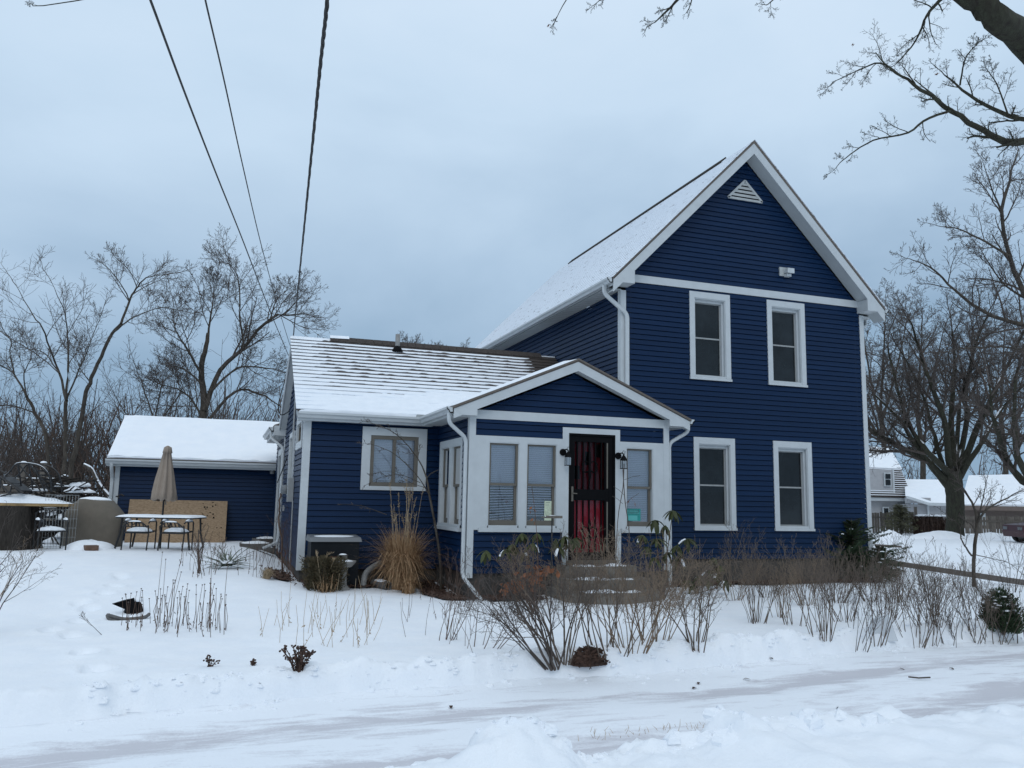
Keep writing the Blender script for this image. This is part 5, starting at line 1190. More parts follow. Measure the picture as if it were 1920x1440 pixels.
for k in range(240):
    c = base+Vector((rg.gauss(-.15, .55), rg.gauss(0, .35), 0)); c.z = gz(c.x, c.y)+rg.uniform(.05, 1.62); d = Vector((rg.gauss(0, 1), rg.gauss(0, .6), rg.gauss(0, .35))).normalized(); l = rg.uniform(.3, .8)
    br.append(([c-d*l/2, c+Vector((0, 0, .03)), c+d*l/2], [.016, .02, .012], 5))
tag(tubes('brush_heap', br, 'stump'), 'dark tangle of cut branches lying over the log heap', 'branches', kind='stuff')
M = MB()
for k in range(22):
    c = base+Vector((rg.gauss(0, .38), -.15+rg.uniform(-.3, .3), 0)); c.z = gz(c.x, c.y)+rg.uniform(.0, 1.45); M.lump(c, rg.uniform(.12, .28), rg.uniform(.1, .2), rg.uniform(.08, .16), rg, 12, 4, .25)
tag(M.build('heap_snow', 'snow', None, False, True), 'clumps of snow caught on the branches of the log heap', 'snow', kind='stuff')
# grey fence at the back left
FD = 26; t = thing('board_fence', 'grey horizontal board fence with snow capped posts at the back left', 'fence', at(60, 960, d=FD))
pa, pb = at(-90, 900, d=FD), at(150, 900, d=FD)
for u, v in ((-60, 866), (45, 866), (82, 866), (122, 891)):
    q = at(u, v, d=FD); M = MB(); M.box(q.x-.07, q.x+.07, q.y-.07, q.y+.07, -1.5, q.z-.03); po = M.build('post', 'wood_gray', t); M = MB(); M.lump((q.x, q.y, q.z-.035), .10, .10, .06, rg, 10, 4, .05); tag(M.build('snow', 'snow', po, True, True), kind='stuff')
for k in range(6):
    z = at(60, 897+k*14, d=FD).z; x1 = at(122, 900, d=FD) if k else at(122, 900, d=FD); x0 = at(-90, 900, d=FD)
    M = MB(); M.hexa([(x0.x, x0.y+.07, z-.19), (x1.x, x1.y+.07, z-.19), (x1.x, x1.y+.10, z-.19), (x0.x, x0.y+.10, z-.19), (x0.x, x0.y+.07, z), (x1.x, x1.y+.07, z), (x1.x, x1.y+.10, z), (x0.x, x0.y+.10, z)]); sl_ = M.build('slat', 'wood_gray', t)
    if k < 2: M = MB(); M.hexa([(x0.x, x0.y+.055, z), (x1.x, x1.y+.055, z), (x1.x, x1.y+.12, z), (x0.x, x0.y+.12, z), (x0.x, x0.y+.06, z+.03), (x1.x, x1.y+.06, z+.03), (x1.x, x1.y+.11, z+.03), (x0.x, x0.y+.11, z+.03)]); tag(M.build('snow', 'snow', sl_), kind='stuff')
# fallen snowy branch by the garage corner
pts = smooth_poly([at(158, 872, d=24), at(172, 880, d=23.8), at(182, 900, d=23.6), at(192, 915, d=23.4), at(205, 930, d=23.2)], 14)
t = thing('fallen_branch', 'snow lined bare branch drooping beside the garage corner', 'branch', pts[0]); M = MB(); M.tube(pts, [.05]*8+[.035]*7, 6); M.build('wood', 'bark', t)
M = MB(); M.tube([q+Vector((0, 0, .035)) for q in pts], .032, 5); tag(M.build('snow', 'snow', t), kind='stuff')
# ------------------------------------------------------------------ at the foot of the wing
rg = random.Random(23)
p = at(623, 1066, Y=.38); GZ0 = gz(p.x, p.y); t = thing('generator', 'black standby generator with a grey snow dusted lid by the wing wall', 'generator', (p.x, .40, GZ0))
zt = at(623, 1016, Y=.05).z-GZ0
M = MB(); M.box(-.42, .42, -.30, .30, .02, zt); M.build('body', 'gen_body', t, False)
M = MB(); M.hexa([(-.46, -.35, zt), (.46, -.35, zt), (.46, .34, zt), (-.46, .34, zt), (-.44, -.31, zt+.075), (.44, -.31, zt+.075), (.44, .31, zt+.10), (-.44, .31, zt+.10)]); lid = M.build('lid', 'gen_lid', t, False)
M = MB(); M.lump((0, 0, zt+.078), .40, .27, .022, rg, 20, 4, .08); tag(M.build('snow', 'snow', t, False, True), kind='stuff')
M = MB(); M.box(-.08, .08, -.307, -.30, zt*.62, zt*.62+.05); M.build('badge', 'red_badge', t, False)
for k in range(5): M = MB(); M.box(-.40, -.15, -.305, -.30, .12+k*.05, .14+k*.05); M.build('louvre', 'black', t, False)
q = at(663, 1019, Y=YW-.05); M = MB(); FW_.box(M, q.x-.05, q.x+.05, .0, .10, q.z-.10, q.z+.10); bx_ = hp('disconnect_box', M, 'gray_metal'); M = MB(); M.tube([(q.x, YW-.04, q.z-.1), (q.x, YW-.04, q.z-.6)], .014, 6); hp('conduit', M, 'gray_metal', bx_)
p = gp(640, 1106); bp = p
t = thing('birdbath', 'grey stone birdbath with a shallow snow filled bowl', 'birdbath', p); hgt = at(638, 1052, d=(p-EYE).dot(FW)).z-p.z
M = MB(); M.lathe([(.15, -.05), (.14, .03), (.09, .08), (.075, hgt*.5), (.09, hgt-.16), (.11, hgt-.13)], (0, 0, 0), 14); M.build('pedestal', 'stone', t, False)
M = MB(); M.lathe([(.08, hgt-.13), (.16, hgt-.10), (.225, hgt-.03), (.235, hgt), (.205, hgt), (.16, hgt-.05)], (0, 0, 0), 20); M.build('bowl', 'stone', t, False)
M = MB(); M.lump((0, 0, hgt-.03), .20, .20, .055, rg, 18, 4, .06); tag(M.build('snow', 'snow', t, False, True), kind='stuff')
t2 = thing('nest_box', 'small open fronted stone block set on the birdbath', 'block', p+Vector((.0, 0, hgt+.015)), -.35); M = MB(); M.box(-.075, -.055, -.05, .05, 0, .09); M.box(.0, .075, -.05, .05, 0, .09); M.box(-.055, .0, -.05, .05, .075, .09); M.box(-.055, .0, .03, .05, 0, .075); M.build('body', 'stone_dark', t2, False)
M = MB(); M.lump((0, 0, .088), .07, .05, .02, rg, 10, 3, .1); tag(M.build('snow', 'snow', t2, False), kind='stuff')
def leafy(name, label, cat, c, rx, ry, h, n, m, seed, ll=.045, lw=.008, up=.5, group=None, snow=0, stems='twig', flat_top=False):
    """dense evergreen or brown shrub: many small leaf blades through its volume on thin stems"""
    rg = random.Random(seed); M = MB(); t = thing(name, label, cat, c, 0, group); st = []; S2 = MB()
    for k in range(n):
        while True:
            x, y, z = rg.uniform(-1, 1), rg.uniform(-1, 1), rg.uniform(0, 1)
            if flat_top:
                if x*x+y*y < 1 - .35*(1-z)**2 and (x*x+y*y > .35 or z > .7 or rg.random() < .25): break
            elif x*x+y*y+z*z < 1 and (x*x+y*y+z*z > .4 or rg.random() < .3): break
        q = 1+.16*math.sin(5*math.atan2(y, x)+z*3+seed)+.10*math.sin(9*math.atan2(y, x)+seed*2)
        p = Vector((x*rx*q, y*ry*q, z*h*(.9+.15*q))); d = (Vector((x, y, up))+Vector((rg.gauss(0, .5), rg.gauss(0, .5), rg.gauss(0, .4)))).normalized(); s = d.orthogonal().normalized()
        s = Matrix.Rotation(rg.uniform(0, 6.28), 3, d) @ s; l = ll*rg.uniform(.6, 1.4)
        M.ribbon([p, p+d*l*.5, p+d*l], [lw*.5, lw, lw*.15], s)
        if snow and z > .45 and rg.random() < snow: S2.lump(p+d*l*.4, .03*rg.uniform(.5, 1.4), .03, .014, rg, 6, 2, .2)
    for k in range(14):
        a = rg.uniform(0, 6.28); e = Vector((math.cos(a)*rx*.7, math.sin(a)*ry*.7, h*rg.uniform(.5, .9))); st.append(([Vector((e.x*.1, e.y*.1, -.05)), e*.5, e], [.012, .008, .003], 4))
    tubes('stem', st, stems, t, False); M.build('foliage', m, t, False)
    if S2.v: tag(S2.build('snow', 'snow', t, False), kind='stuff')
    return t
p = gp(608, 1108); leafy('yew_shrub', 'clipped brown and green yew shrub in front of the generator', 'shrub', p, .34, .32, .52, 5200, 'yew', 3, .05, .007, .8, flat_top=True)
# ornamental grass
def grass(label, c, n, h, spread, seed, plumes=14, m='straw', rb=.16):
    rg = random.Random(seed); M = MB(); t = thing('grass_clump', label, 'grass', c)
    for k in range(n):
        a = rg.uniform(0, 6.28); r = rb*math.sqrt(rg.random()); b = Vector((r*math.cos(a), r*math.sin(a), 0)); l = h*rg.uniform(.45, 1.05); out = Vector((math.cos(a), math.sin(a), 0)).lerp(Vector((rg.gauss(0, 1), rg.gauss(0, 1), 0)), .4); o = spread*rg.uniform(.1, 1.)**1.2
        dr = rg.uniform(.2, 1.25)*l*rg.random()**.6; pts = [b+out*(o*f*f)+Vector((rg.gauss(0, .01), rg.gauss(0, .01), l*(f-.12*f*f)-dr*max(0, f-.45)**1.6*2.2)) for f in (0, .25, .5, .75, 1.)]
        sd = Vector((-out.y, out.x, 0)); sd = (sd if sd.length > .01 else Vector((1, 0, 0))).normalized(); M.ribbon(pts, [.005, .006, .0055, .004, .001], sd)
    M.build('blade', m, t, False)['kind'] = 'stuff'
    for k in range(plumes):
        a = rg.uniform(0, 6.28); b = Vector((rb*.7*math.cos(a), rb*.7*math.sin(a), 0)); l = h*rg.uniform(.95, 1.45); tip = b+Vector((rg.gauss(0, .20), rg.gauss(0, .12), l)); mid = b.lerp(tip, .6)+Vector((0, 0, .02)); P = MB()
        bend_ = Vector((rg.gauss(0, .05), rg.gauss(0, .03), -.03)); P.tube([b, mid, tip], [.004, .0035, .002], 4)
        for i in range(22):
            q = mid.lerp(tip, .55+.45*i/22)+bend_*(i/22)**2; d = Vector((rg.gauss(0, .5), rg.gauss(0, .5), .9)).normalized()*rg.uniform(.03, .06); P.ribbon([q, q+d*.5, q+d], [.002, .005, .001], d.orthogonal().normalized())
        P.build('plume', 'straw_pale', t, False)
    return t
p = gp(752, 1104); grass('tall clump of dry straw coloured ornamental grass under the wing window', p, 3200, 1.36, .66, 8, 20, 'straw', .21)
p = gp(765, 1112); grass('low drooping tuft of dry grass in front of the tall clump', p, 420, .42, .30, 9, 0, 'straw', .10)
p = gp(500, 1085); grass('pale tuft of dry grass in the snow near the wing corner', p, 160, .28, .22, 10, 0, 'straw_pale', .06)
p = gp(612, 1110); grass('sparse dry stalks leaning before the clipped yew', p, 60, .5, .25, 13, 4, 'straw', .16)
# drain pipes
q = gp(688, 1102); t = thing('drain_elbow', 'pale corrugated drain elbow rising out of the snow', 'drain pipe', q); zz = .42
pts = smooth_poly([Vector((-.06, 0, -.05)), Vector((-.06, 0, .12)), Vector((.0, .10, .26)), Vector((.17, .25, .36)), Vector((.3, .36, .40))], 30)
M = MB(); M.tube(pts, [.050+.006*(k % 2) for k in range(31)], 12); M.build('pipe', 'pipe_gray', t, False)
q = gp(718, 1104); t = thing('drain_pipe', 'black open ended drain pipe lying in the snow beside the dry grass', 'drain pipe', q, .3)
M = MB(); n = 14
for k in range(n):
    a, b = 2*PI*k/n, 2*PI*(k+1)/n; M.hexa([(.06*math.cos(a), -.2, .07+.06*math.sin(a)), (.06*math.cos(b), -.2, .07+.06*math.sin(b)), (.06*math.cos(b), .35, .07+.06*math.sin(b)), (.06*math.cos(a), .35, .07+.06*math.sin(a)), (.075*math.cos(a), -.2, .07+.075*math.sin(a)), (.075*math.cos(b), -.2, .07+.075*math.sin(b)), (.075*math.cos(b), .35, .07+.075*math.sin(b)), (.075*math.cos(a), .35, .07+.075*math.sin(a))])
pp_ = M.build('pipe', 'stone_dark', t, False); M = MB(); M.tube([(0, .33, .07), (0, .345, .07)], .06, 12); M.build('end_cap', 'black', t, False)
M = MB(); M.lump((0, .08, .12), .07, .24, .04, rg, 10, 3, .1); tag(M.build('snow', 'snow', t, False), kind='stuff')
# young tree before the wing window
dY = (at(826, 1095, Y=-.35)-EYE).dot(FW)
pyt = P_(max=3, seg=[5, 5, 4, 3, 3], num=[5, 5, 4, 3, 2], len=[.6, .5, .45, .4, .4], rmin=.0028, up=[0, .0, .01, .01, 0], ang=[38, 42, 45, 45, 40], wig=[.08, .1, .14, .16, .2])
make_tree('young_tree', 'thin young tree arching left across the wing window', 'tree', [(px([(828, 1105), (824, 1040), (815, 980), (805, 925), (800, 897)], dY, 0, 1, True), .026, .017)],
    [(px([(800, 897), (788, 868), (762, 832), (730, 806), (695, 793)], dY, .15, 2), .014, .004, 6, .42), (px([(806, 930), (783, 893), (745, 855), (712, 838), (690, 832)], dY, .2, 3), .010, .003, 6, .4), (px([(800, 897), (808, 888), (820, 882)], dY, .05, 4), .009, .006, 1, .05), (px([(788, 905), (750, 890), (715, 895), (695, 905)], dY, .2, 5), .006, .002, 5, .35), (px([(800, 915), (770, 905), (735, 885), (705, 886)], dY, .2, 6), .006, .002, 5, .35), (px([(725, 965), (698, 955), (675, 948), (645, 945)], dY, .1, 7), .006, .002, 3, .25)], pyt, 51, bark='bark', start=1)
# flagstones at the side door
for k, (u, v, w_, d_2, dz, lab) in enumerate(((478, 1024, .36, .3, .12, 'snowy grey slab lowest in the stack by the side door'), (490, 1030, .30, .3, .02, 'grey block leaning at the foot of the slab stack'), (500, 1013, .30, .26, .26, 'small grey slab topmost by the side door'))):
    p = gp(u, 1030); p = at(u, v, d=(p-EYE).dot(FW)); p.z = gz(p.x, p.y)+dz; t = thing('stone_slab', lab, 'stone', p, .2*k); M = MB(); M.box(-w_, w_, -d_2, d_2, -.12, .03); M.build('slab', 'stone_dark', t, False); M = MB(); M.lump((0, 0, .028), w_*.95, d_2*.95, .05, rg, 14, 4, .08); tag(M.build('snow', 'snow', t, False), kind='stuff')
# bare earth and leaf litter along the walls, where the eaves keep the snow off
def bed(x0, x1, y0, y1, seed, thr=.0):
    st = .05; nx, ny = int((x1-x0)/st), int((y1-y0)/st); X, Y = np.meshgrid(x0+st*np.arange(nx+1), y0+st*np.arange(ny+1)); Z = ground(X, Y)+.012+.03*vn(X*9, Y*9, seed)
    e = np.minimum(np.minimum((X-x0)/.25, (x1-X)/.25), (Y-y0)/.35); k = np.clip(e, 0, 1)*.75+1.1*fbm(X*2.6, Y*2.6, seed, 4); ok = (k > .36+thr); V = np.stack([X, Y, Z], -1).reshape(-1, 3)
    Q = [(j*(nx+1)+i, j*(nx+1)+i+1, (j+1)*(nx+1)+i+1, (j+1)*(nx+1)+i) for j in range(ny) for i in range(nx) if ok[j, i] and ok[j+1, i+1] and ok[j, i+1] and ok[j+1, i]]
    if Q: tag(link('leaf_litter_bed', np_mesh('leaf_litter_bed', V, Q, 'leaf_litter')), kind='structure')
    rg = random.Random(seed); M = MB()
    for i in range(int((x1-x0)*(y1-y0)*420)):
        a, b = rg.randrange(nx), rg.randrange(ny)
        if not ok[b, a] and rg.random() > .12: continue
        c = Vector((X[b, a]+rg.uniform(0, st), Y[b, a]+rg.uniform(0, st), Z[b, a]+.012)); d = Vector((rg.gauss(0, 1), rg.gauss(0, 1), rg.gauss(0, .35))).normalized(); l = rg.uniform(.03, .07); M.ribbon([c, c+d*l*.5+Vector((0, 0, .012)), c+d*l], [.004, .014, .003], d.orthogonal().normalized())
    tag(M.build('leaf_litter', 'leaf_litter'), 'brown fallen leaves scattered along the house wall', 'leaf litter', kind='stuff')
bed(-6.75, -6.05, .2, 1.9, 3); bed(-6.2, -3.5, -.25, .95, 4); bed(-4.25, -3.45, -1.7, .6, 5); bed(-3.5, -2.2, -2.2, -1.3, 6, .12); bed(-.3, 6.3, -.75, 0, 8, .10)
# ------------------------------------------------------------------ garden shrubs
PSH = P_(max=3, seg=[5, 4, 3, 3, 2], num=[4, 4, 3, 2, 2], len=[.55, .50, .45, .4, .4], rmin=.0015, up=[.05, .10, .12, .1, .1], ang=[24, 30, 36, 38, 40], wig=[.07, .10, .14, .15, .2], t0=[.35, .3, .2, .2, .2], rr=.72)
def shrub(label, base, h, n, spread, seed, m='twig_gray', group=None, lean=(0, 0), prm=None, r0=.0062, ring=.14, name='twig_shrub', cat='shrub'):
    rg = random.Random(seed); out = []; t = thing(name, label, cat, base, 0, group); stems = []
    for k in range(n):
        a = rg.uniform(0, 6.28); q = ring*math.sqrt(rg.random()); b = Vector((q*math.cos(a), q*math.sin(a), -.03)); d = Vector((math.cos(a)*spread*rg.uniform(.15, 1.35)+lean[0], math.sin(a)*spread*rg.uniform(.2, 1.1)+lean[1], 1)); o2 = []
        spawn(rg, o2, b, d, h*1.15*rg.uniform(.55, 1.05), r0*.85*rg.uniform(.6, 1.25), 0, prm or PSH); stems.append(o2[0]); out += o2[1:]
    tubes('stem', [(p, r, 5) for p, r, l in stems], m, t, False)
    if out: tubes('twig', [(p, r, 3) for p, r, l in out], m, t, False)['kind'] = 'stuff'
    return t
HG = 'bare twig shrubs of the front hedge'
HLS = ['small bare twig shrub at the left end of the right hedge row', 'sparse bare twig shrub second from the left in the right hedge row', 'full bare twig shrub below the lower right window', 'open forked twig shrub just left of the white panel', 'bare twig shrub growing over the white panel', 'bare twig shrub just right of the white panel', 'tall bare twig shrub midway between the white panel and the rounded evergreen', 'dark short bare twig shrub right of the white panel', 'bare twig shrub just left of the rounded evergreen', 'bare twig shrub in front of the rounded evergreen']
HLS += ['thin tan twig shrub behind the second shrub of the right hedge row', 'bare twig shrub behind the open forked shrub left of the white panel', 'bare twig shrub directly behind the white panel', 'bare twig shrub behind the tall one right of the white panel', 'tan twiggy shrub by the foundation below the right lower window', 'bare twig shrub by the foundation left of the dark hemlock', 'bare twig shrub under the dark hemlock at the house corner', 'bare twig shrub by the foundation below the gap between the lower windows', 'bare twig shrub just right of the house corner, below the rail', 'tan twig shrub by the foundation below the left lower window']
for k, (u, v, h, n, sp, m) in enumerate(((1420, 1168, .8, 12, .22, 'twig_gray'), (1490, 1172, .62, 6, .25, 'twig_gray'), (1545, 1196, .80, 13, .22, 'twig_gray'), (1605, 1215, .66, 5, .30, 'twig'), (1640, 1205, .72, 5, .28, 'twig_gray'), (1715, 1208, .74, 9, .28, 'twig_gray'), (1745, 1205, .78, 9, .25, 'twig_gray'), (1780, 1208, .55, 8, .25, 'twig'), (1830, 1200, .72, 9, .28, 'twig_gray'), (1865, 1205, .7, 8, .28, 'twig_gray'), (1460, 1158, .6, 7, .25, 'twig_tan'), (1585, 1165, .7, 9, .3, 'twig_gray'), (1660, 1165, .7, 9, .3, 'twig_gray'), (1760, 1170, .7, 9, .3, 'twig_gray'), (1510, 1135, .6, 12, .4, 'twig_tan'), (1570, 1130, .6, 12, .4, 'twig_gray'), (1630, 1128, .6, 10, .4, 'twig_gray'), (1440, 1120, .55, 10, .4, 'twig_gray'), (1680, 1130, .6, 9, .4, 'twig_gray'), (1375, 1125, .55, 9, .4, 'twig_tan'))):
    shrub(HLS[k], gp(u, v), h*1.15, int(n*1.6), sp*1.55, 100+k, m, HG)
PB = P_(**{**PSH, 'num': [5, 4, 3, 2, 2], 'max': 3, 'ang': [34, 42, 46, 40, 40], 'wig': [.10, .15, .18, .2, .2], 'up': [.02, .06, .08, .08, .05], 'len': [.6, .55, .5, .4, .4]})
shrub('large bare shrub with a thick leaning trunk left of the leaf heap', gp(1030, 1248), 1.05, 14, .6, 130, 'twig', None, (-.55, .1), PB, .014, .10)
shrub('bare shrub of upright stems growing beside the leaf heap', gp(1060, 1238), .95, 13, .5, 131, 'twig_gray', None, (.05, .1), PB, .010, .12)
shrub('dense bare shrub hiding the left end of the front steps', gp(1135, 1220), .95, 15, .5, 132, 'twig_gray', None, (.0, .1), PB, .008, .25)
shrub('dense tan twiggy shrub right before the front steps', gp(1185, 1215), .95, 17, .55, 133, 'twig_tan', None, (0, 0), PB, .008, .20)
shrub('tangled tan shrub below the right porch window', gp(1225, 1200), .92, 16, .55, 134, 'twig_tan', None, (0, 0), PB, .008, .22)
shrub('low bare shrub with cut stubs right of the steps', gp(1310, 1215), .75, 14, .6, 135, 'twig_gray', None, (.1, 0), PB, .008, .12)
shrub('wispy tan shrub under the left porch windows', gp(1000, 1130), .85, 13, .42, 136, 'twig_tan', None, (-.05, 0), PB, .006, .35)
shrub('wispy tan shrub behind the leaf heap before the porch', gp(1085, 1135), .80, 13, .42, 137, 'twig_tan', None, (0, 0), PB, .006, .35)
shrub('fine brown twig shrub against the porch right corner', gp(1270, 1140), .75, 14, .45, 138, 'twig_tan', None, (0, 0), PB, .006, .3)
shrub('bare reddish shrub with arching canes left of the big shrub', gp(835, 1200), .75, 8, .45, 139, 'twig_brown', None, (.1, 0), None, .006, .10)
shrub('leaning cluster of thin canes in the snow before the porch', gp(900, 1215), .75, 9, .55, 140, 'twig_brown', None, (.35, .1), None, .006, .22)
shrub('dark dried flower stems at the porch left corner', gp(850, 1118), .62, 9, .35, 141, 'twig_brown', None, (0, 0), None, .005, .15)
shrub('thin bare shrub rising before the lower right window gap', gp(1372, 1100), 1.05, 5, .22, 142, 'twig_gray', None, (.05, 0), None, .010, .06)
shrub('bare shrub at the right edge in front of the rounded evergreen', gp(1905, 1215), .85, 9, .4, 143, 'twig', None, (-.1, 0), None, .007, .12)
shrub('dark shrub of cut stubs beside the rounded evergreen', gp(1810, 1212), .4, 7, .3, 144, 'twig', None, (0, 0), None, .007, .15)
shrub('wiry bare shrub by the rail at the house corner', gp(1660, 1090), 1.0, 9, .4, 145, 'twig', None, (.15, 0), None, .006, .2)
shrub('bare shrub beside the sapling near the right edge', gp(1895, 1110), 1.3, 8, .4, 146, 'twig', None, (.0, 0), None, .007, .2)
shrub('bare shrub reaching in at the left edge of the garden', gp(-35, 1190)+Vector((0, 0, 0)), 1.05, 7, .5, 147, 'twig', None, (.22, .0), P_(**{**PB, 'up': [.02, .05, .06, .05, .05], 'ang': [34, 38, 42, 42, 40]}), .014, .12)
shrub('low grey shrub drooping at the far left edge', gp(-12, 1120), .75, 7, .7, 148, 'twig_tan', None, (.1, .0), PB, .007, .12)
shrub('small bare bush with dark berries in the snow beyond the coneflower stalks', gp(390, 1076), .55, 12, .4, 149, 'twig_brown', None, (0, 0), None, .005, .25)
shrub('forked brown shrub trunk standing left of the yucca', gp(372, 1075), .85, 2, .2, 150, 'twig', None, (-.12, 0), None, .022, .03)
shrub('brown thorny canes at the left corner of the wing', gp(545, 1075), .9, 8, .4, 151, 'twig_brown', None, (-.1, 0), None, .006, .15)
shrub('bundle of thin tall shoots in front of the garage right end', gp(498, 1020), 1.3, 6, .25, 152, 'twig', None, (-.15, 0), None, .006, .12)
shrub('reddish brown dead plant at the foot of the wing corner', gp(548, 1078), .42, 20, .7, 153, 'dead_leaf', None, (0, 0), None, .004, .15)
M = MB(); q = gp(529, 1078); t = thing('vine_stem', 'brown upright vine stem beside the white wing corner', 'vine', q); dd = (q-EYE).dot(FW)
M.tube(smooth_poly([q, at(528, 1010, d=dd), at(523, 960, d=dd), at(526, 925, d=dd)], 14, rg, .01), .018, 6); M.build('stem', 'twig_brown', t)
# tall bare stalk with withered leaves in front of the door
dd = (gp(1170, 1150)-EYE).dot(FW); pts = smooth_poly([at(1168, 1120, d=dd), at(1180, 1010, d=dd), at(1172, 940, d=dd), at(1168, 880, d=dd)], 14); pts2 = smooth_poly([at(1152, 1120, d=dd), at(1158, 980, d=dd), at(1168, 915, d=dd), at(1170, 870, d=dd)], 12)
t = thing('dead_stalk', 'pair of tall dark stalks with withered leaves beside the porch door', 'stalk', gp(1165, 1150)); M = MB(); M.tube(pts, .007, 5); M.build('stem', 'twig', t); M = MB(); M.tube(pts2, .006, 5); M.build('stem', 'twig', t)
M = MB()
for a, b in (((1172, 930), (1150, 912)), ((1170, 900), (1200, 892)), ((1172, 945), (1198, 925)), ((1168, 945), (1148, 930))): M.tube([at(*a, d=dd), at((a[0]+b[0])/2, (a[1]+b[1])/2-2, d=dd), at(*b, d=dd)], .003, 4)
M.build('twig', 'twig', t)
rg = random.Random(77)
for u, v in ((1184, 932), (1186, 946), (1190, 942), (1180, 938), (1176, 1010)):
    c = at(u, v, d=dd); d = Vector((rg.gauss(0, .6), rg.gauss(0, .6), -1)).normalized(); s = d.orthogonal().normalized(); M = MB(); M.ribbon([c, c+d*.03+s*.006, c+d*.07], [.004, .017, .002], s); M.build('leaf', 'dead_leaf', t)
dd = (gp(1015, 1140)-EYE).dot(FW); t = thing('dead_stalk', 'single thin stalk with brown leaves before the left porch windows', 'stalk', gp(1015, 1140)); M = MB(); M.tube(smooth_poly([at(1012, 1110, d=dd), at(1007, 1010, d=dd), at(1002, 950, d=dd), at(997, 912, d=dd)], 12), .005, 5); M.build('stem', 'twig_brown', t)
for u, v in ((998, 950), (1000, 955), (994, 958), (1000, 972), (1002, 978)):
    c = at(u, v, d=dd); d = Vector((rg.gauss(0, .6), rg.gauss(0, .6), -1)).normalized(); s = d.orthogonal().normalized(); M = MB(); M.ribbon([c, c+d*.03, c+d*.065], [.004, .018, .002], s); M.build('leaf', 'dead_leaf', t)
# rhododendrons with drooping leaves
LV = MB()
for sx in (-1, 1):
    LV.ribbon([(0, 0, 0), (0, .045, -.012), (0, .09, -.05), (0, .115, -.085)], [.0, 0, 0, 0], (1, 0, 0)) if False else None
lv_pts = [(0, 0, .0), (.0, .03, -.002), (0, .065, -.015), (0, .10, -.045), (0, .122, -.072)]; lw_ = [.002, .016, .021, .016, .002]
b0 = 0
for p_, w_ in zip(lv_pts, lw_): LV.v += [(-w_, p_[1], p_[2]-.35*w_), (0, p_[1], p_[2]+.1*w_), (w_, p_[1], p_[2]-.35*w_)]
for i in range(4):
    for j in range(2): LV.f.append((i*3+j, i*3+j+1, i*3+j+4, i*3+j+3))
LEAF = LV.mesh('leaf', 'rhodo', True)
SV = MB(); SV.v = [(x*1.0, y, z+.004) for x, y, z in LV.v[3:12]]; SV.f = [(i*3+j, i*3+j+1, i*3+j+4, i*3+j+3) for i in range(2) for j in range(2)]; SNOWLEAF = SV.mesh('leaf_snow', 'snow', True)
def rhodo(label, u, v, whorls, seed, sc=1.65):
    rg = random.Random(seed); b = gp(u, v); dd = (b-EYE).dot(FW); t = thing('rhododendron', label, 'shrub', b); st = []
    for (a, c) in whorls:
        q = at(a, c, d=dd+rg.uniform(-.15, .15)); m_ = b.lerp(q, .55)+Vector((rg.gauss(0, .04), rg.gauss(0, .04), -.03)); st.append((smooth_poly([b, m_, q], 6), [.009-.0006*k for k in range(7)], 5)); n = rg.randint(6, 8)
        for k in range(n):
            an = 2*PI*k/n+rg.uniform(-.3, .3); s = sc*rg.uniform(.75, 1.15); droop = rg.uniform(-.1, .75); o = link('leaf', LEAF, t)
            mw = Matrix.Translation(q) @ Matrix.Rotation(an, 4, 'Z') @ Matrix.Rotation(-droop, 4, 'X') @ Matrix.Diagonal((s*.95, s, s, 1)); o.matrix_parent_inverse = Matrix.Translation(-b); o.matrix_basis = mw
            if rg.random() < .10: o2 = link('leaf_snow', SNOWLEAF, t); o2.matrix_parent_inverse = Matrix.Translation(-b); o2.matrix_basis = mw; o2['kind'] = 'stuff'
    tubes('stem', st, 'twig_brown', t)
rhodo('rhododendron with drooping olive leaves under the left porch windows', 1000, 1125, [(978, 1000), (912, 1032), (962, 1020), (1008, 1000), (1000, 1018), (985, 1035), (948, 1030)], 1)
rhodo('rhododendron with snow flecked leaves just left of the door', 1070, 1120, [(1042, 1010), (1058, 1005), (1080, 1008), (1070, 1022), (1048, 1025)], 2)
rhodo('tall rhododendron at the right porch corner', 1245, 1125, [(1262, 957), (1228, 975), (1248, 985), (1205, 1003), (1232, 1010), (1290, 1010), (1270, 1022), (1215, 1025), (1250, 1035), (1275, 1045), (1225, 1045)], 3)
rhodo('small rhododendron drooping right of the porch', 1345, 1105, [(1338, 1045), (1350, 1060), (1330, 1068), (1342, 1075)], 4)
rhodo('low spreading rhododendron at the foundation corner', 1305, 1112, [(1290, 1088), (1310, 1080), (1325, 1088), (1300, 1095), (1360, 1088)], 5, 1.5)
# brown oak-leaf hydrangea leaves
b = gp(1000, 1150); dd = (b-EYE).dot(FW); t = thing('hydrangea', 'shrub holding a mass of curled russet dead leaves before the porch', 'shrub', b); st = []; M = MB(); rg = random.Random(31)
for k in range(12):
    q = at(rg.uniform(955, 1030), rg.uniform(1058, 1105), d=dd+rg.uniform(-.2, .2)); st.append((smooth_poly([b, b.lerp(q, .5)+Vector((rg.gauss(0, .05), 0, 0)), q], 5), [.007]*6, 4))
tubes('stem', st, 'twig_brown', t)
for k in range(120):
    f = rg.random(); c = at(950+80*f+rg.gauss(0, 6), 1102-35*f+rg.gauss(0, 9), d=dd+rg.uniform(-.22, .2)); d = Vector((rg.gauss(0, .7), rg.gauss(0, .7), -.8)).normalized(); s = Matrix.Rotation(rg.uniform(0, 6), 3, d) @ d.orthogonal().normalized(); l = rg.uniform(.06, .12); e = d.cross(s)
    M = MB(); M.ribbon([c, c+d*l*.35+e*.012, c+d*l*.7+e*.02, c+d*l+e*.008], [.006, .03, .026, .003], s); M.build('leaf', 'dead_leaf', t)
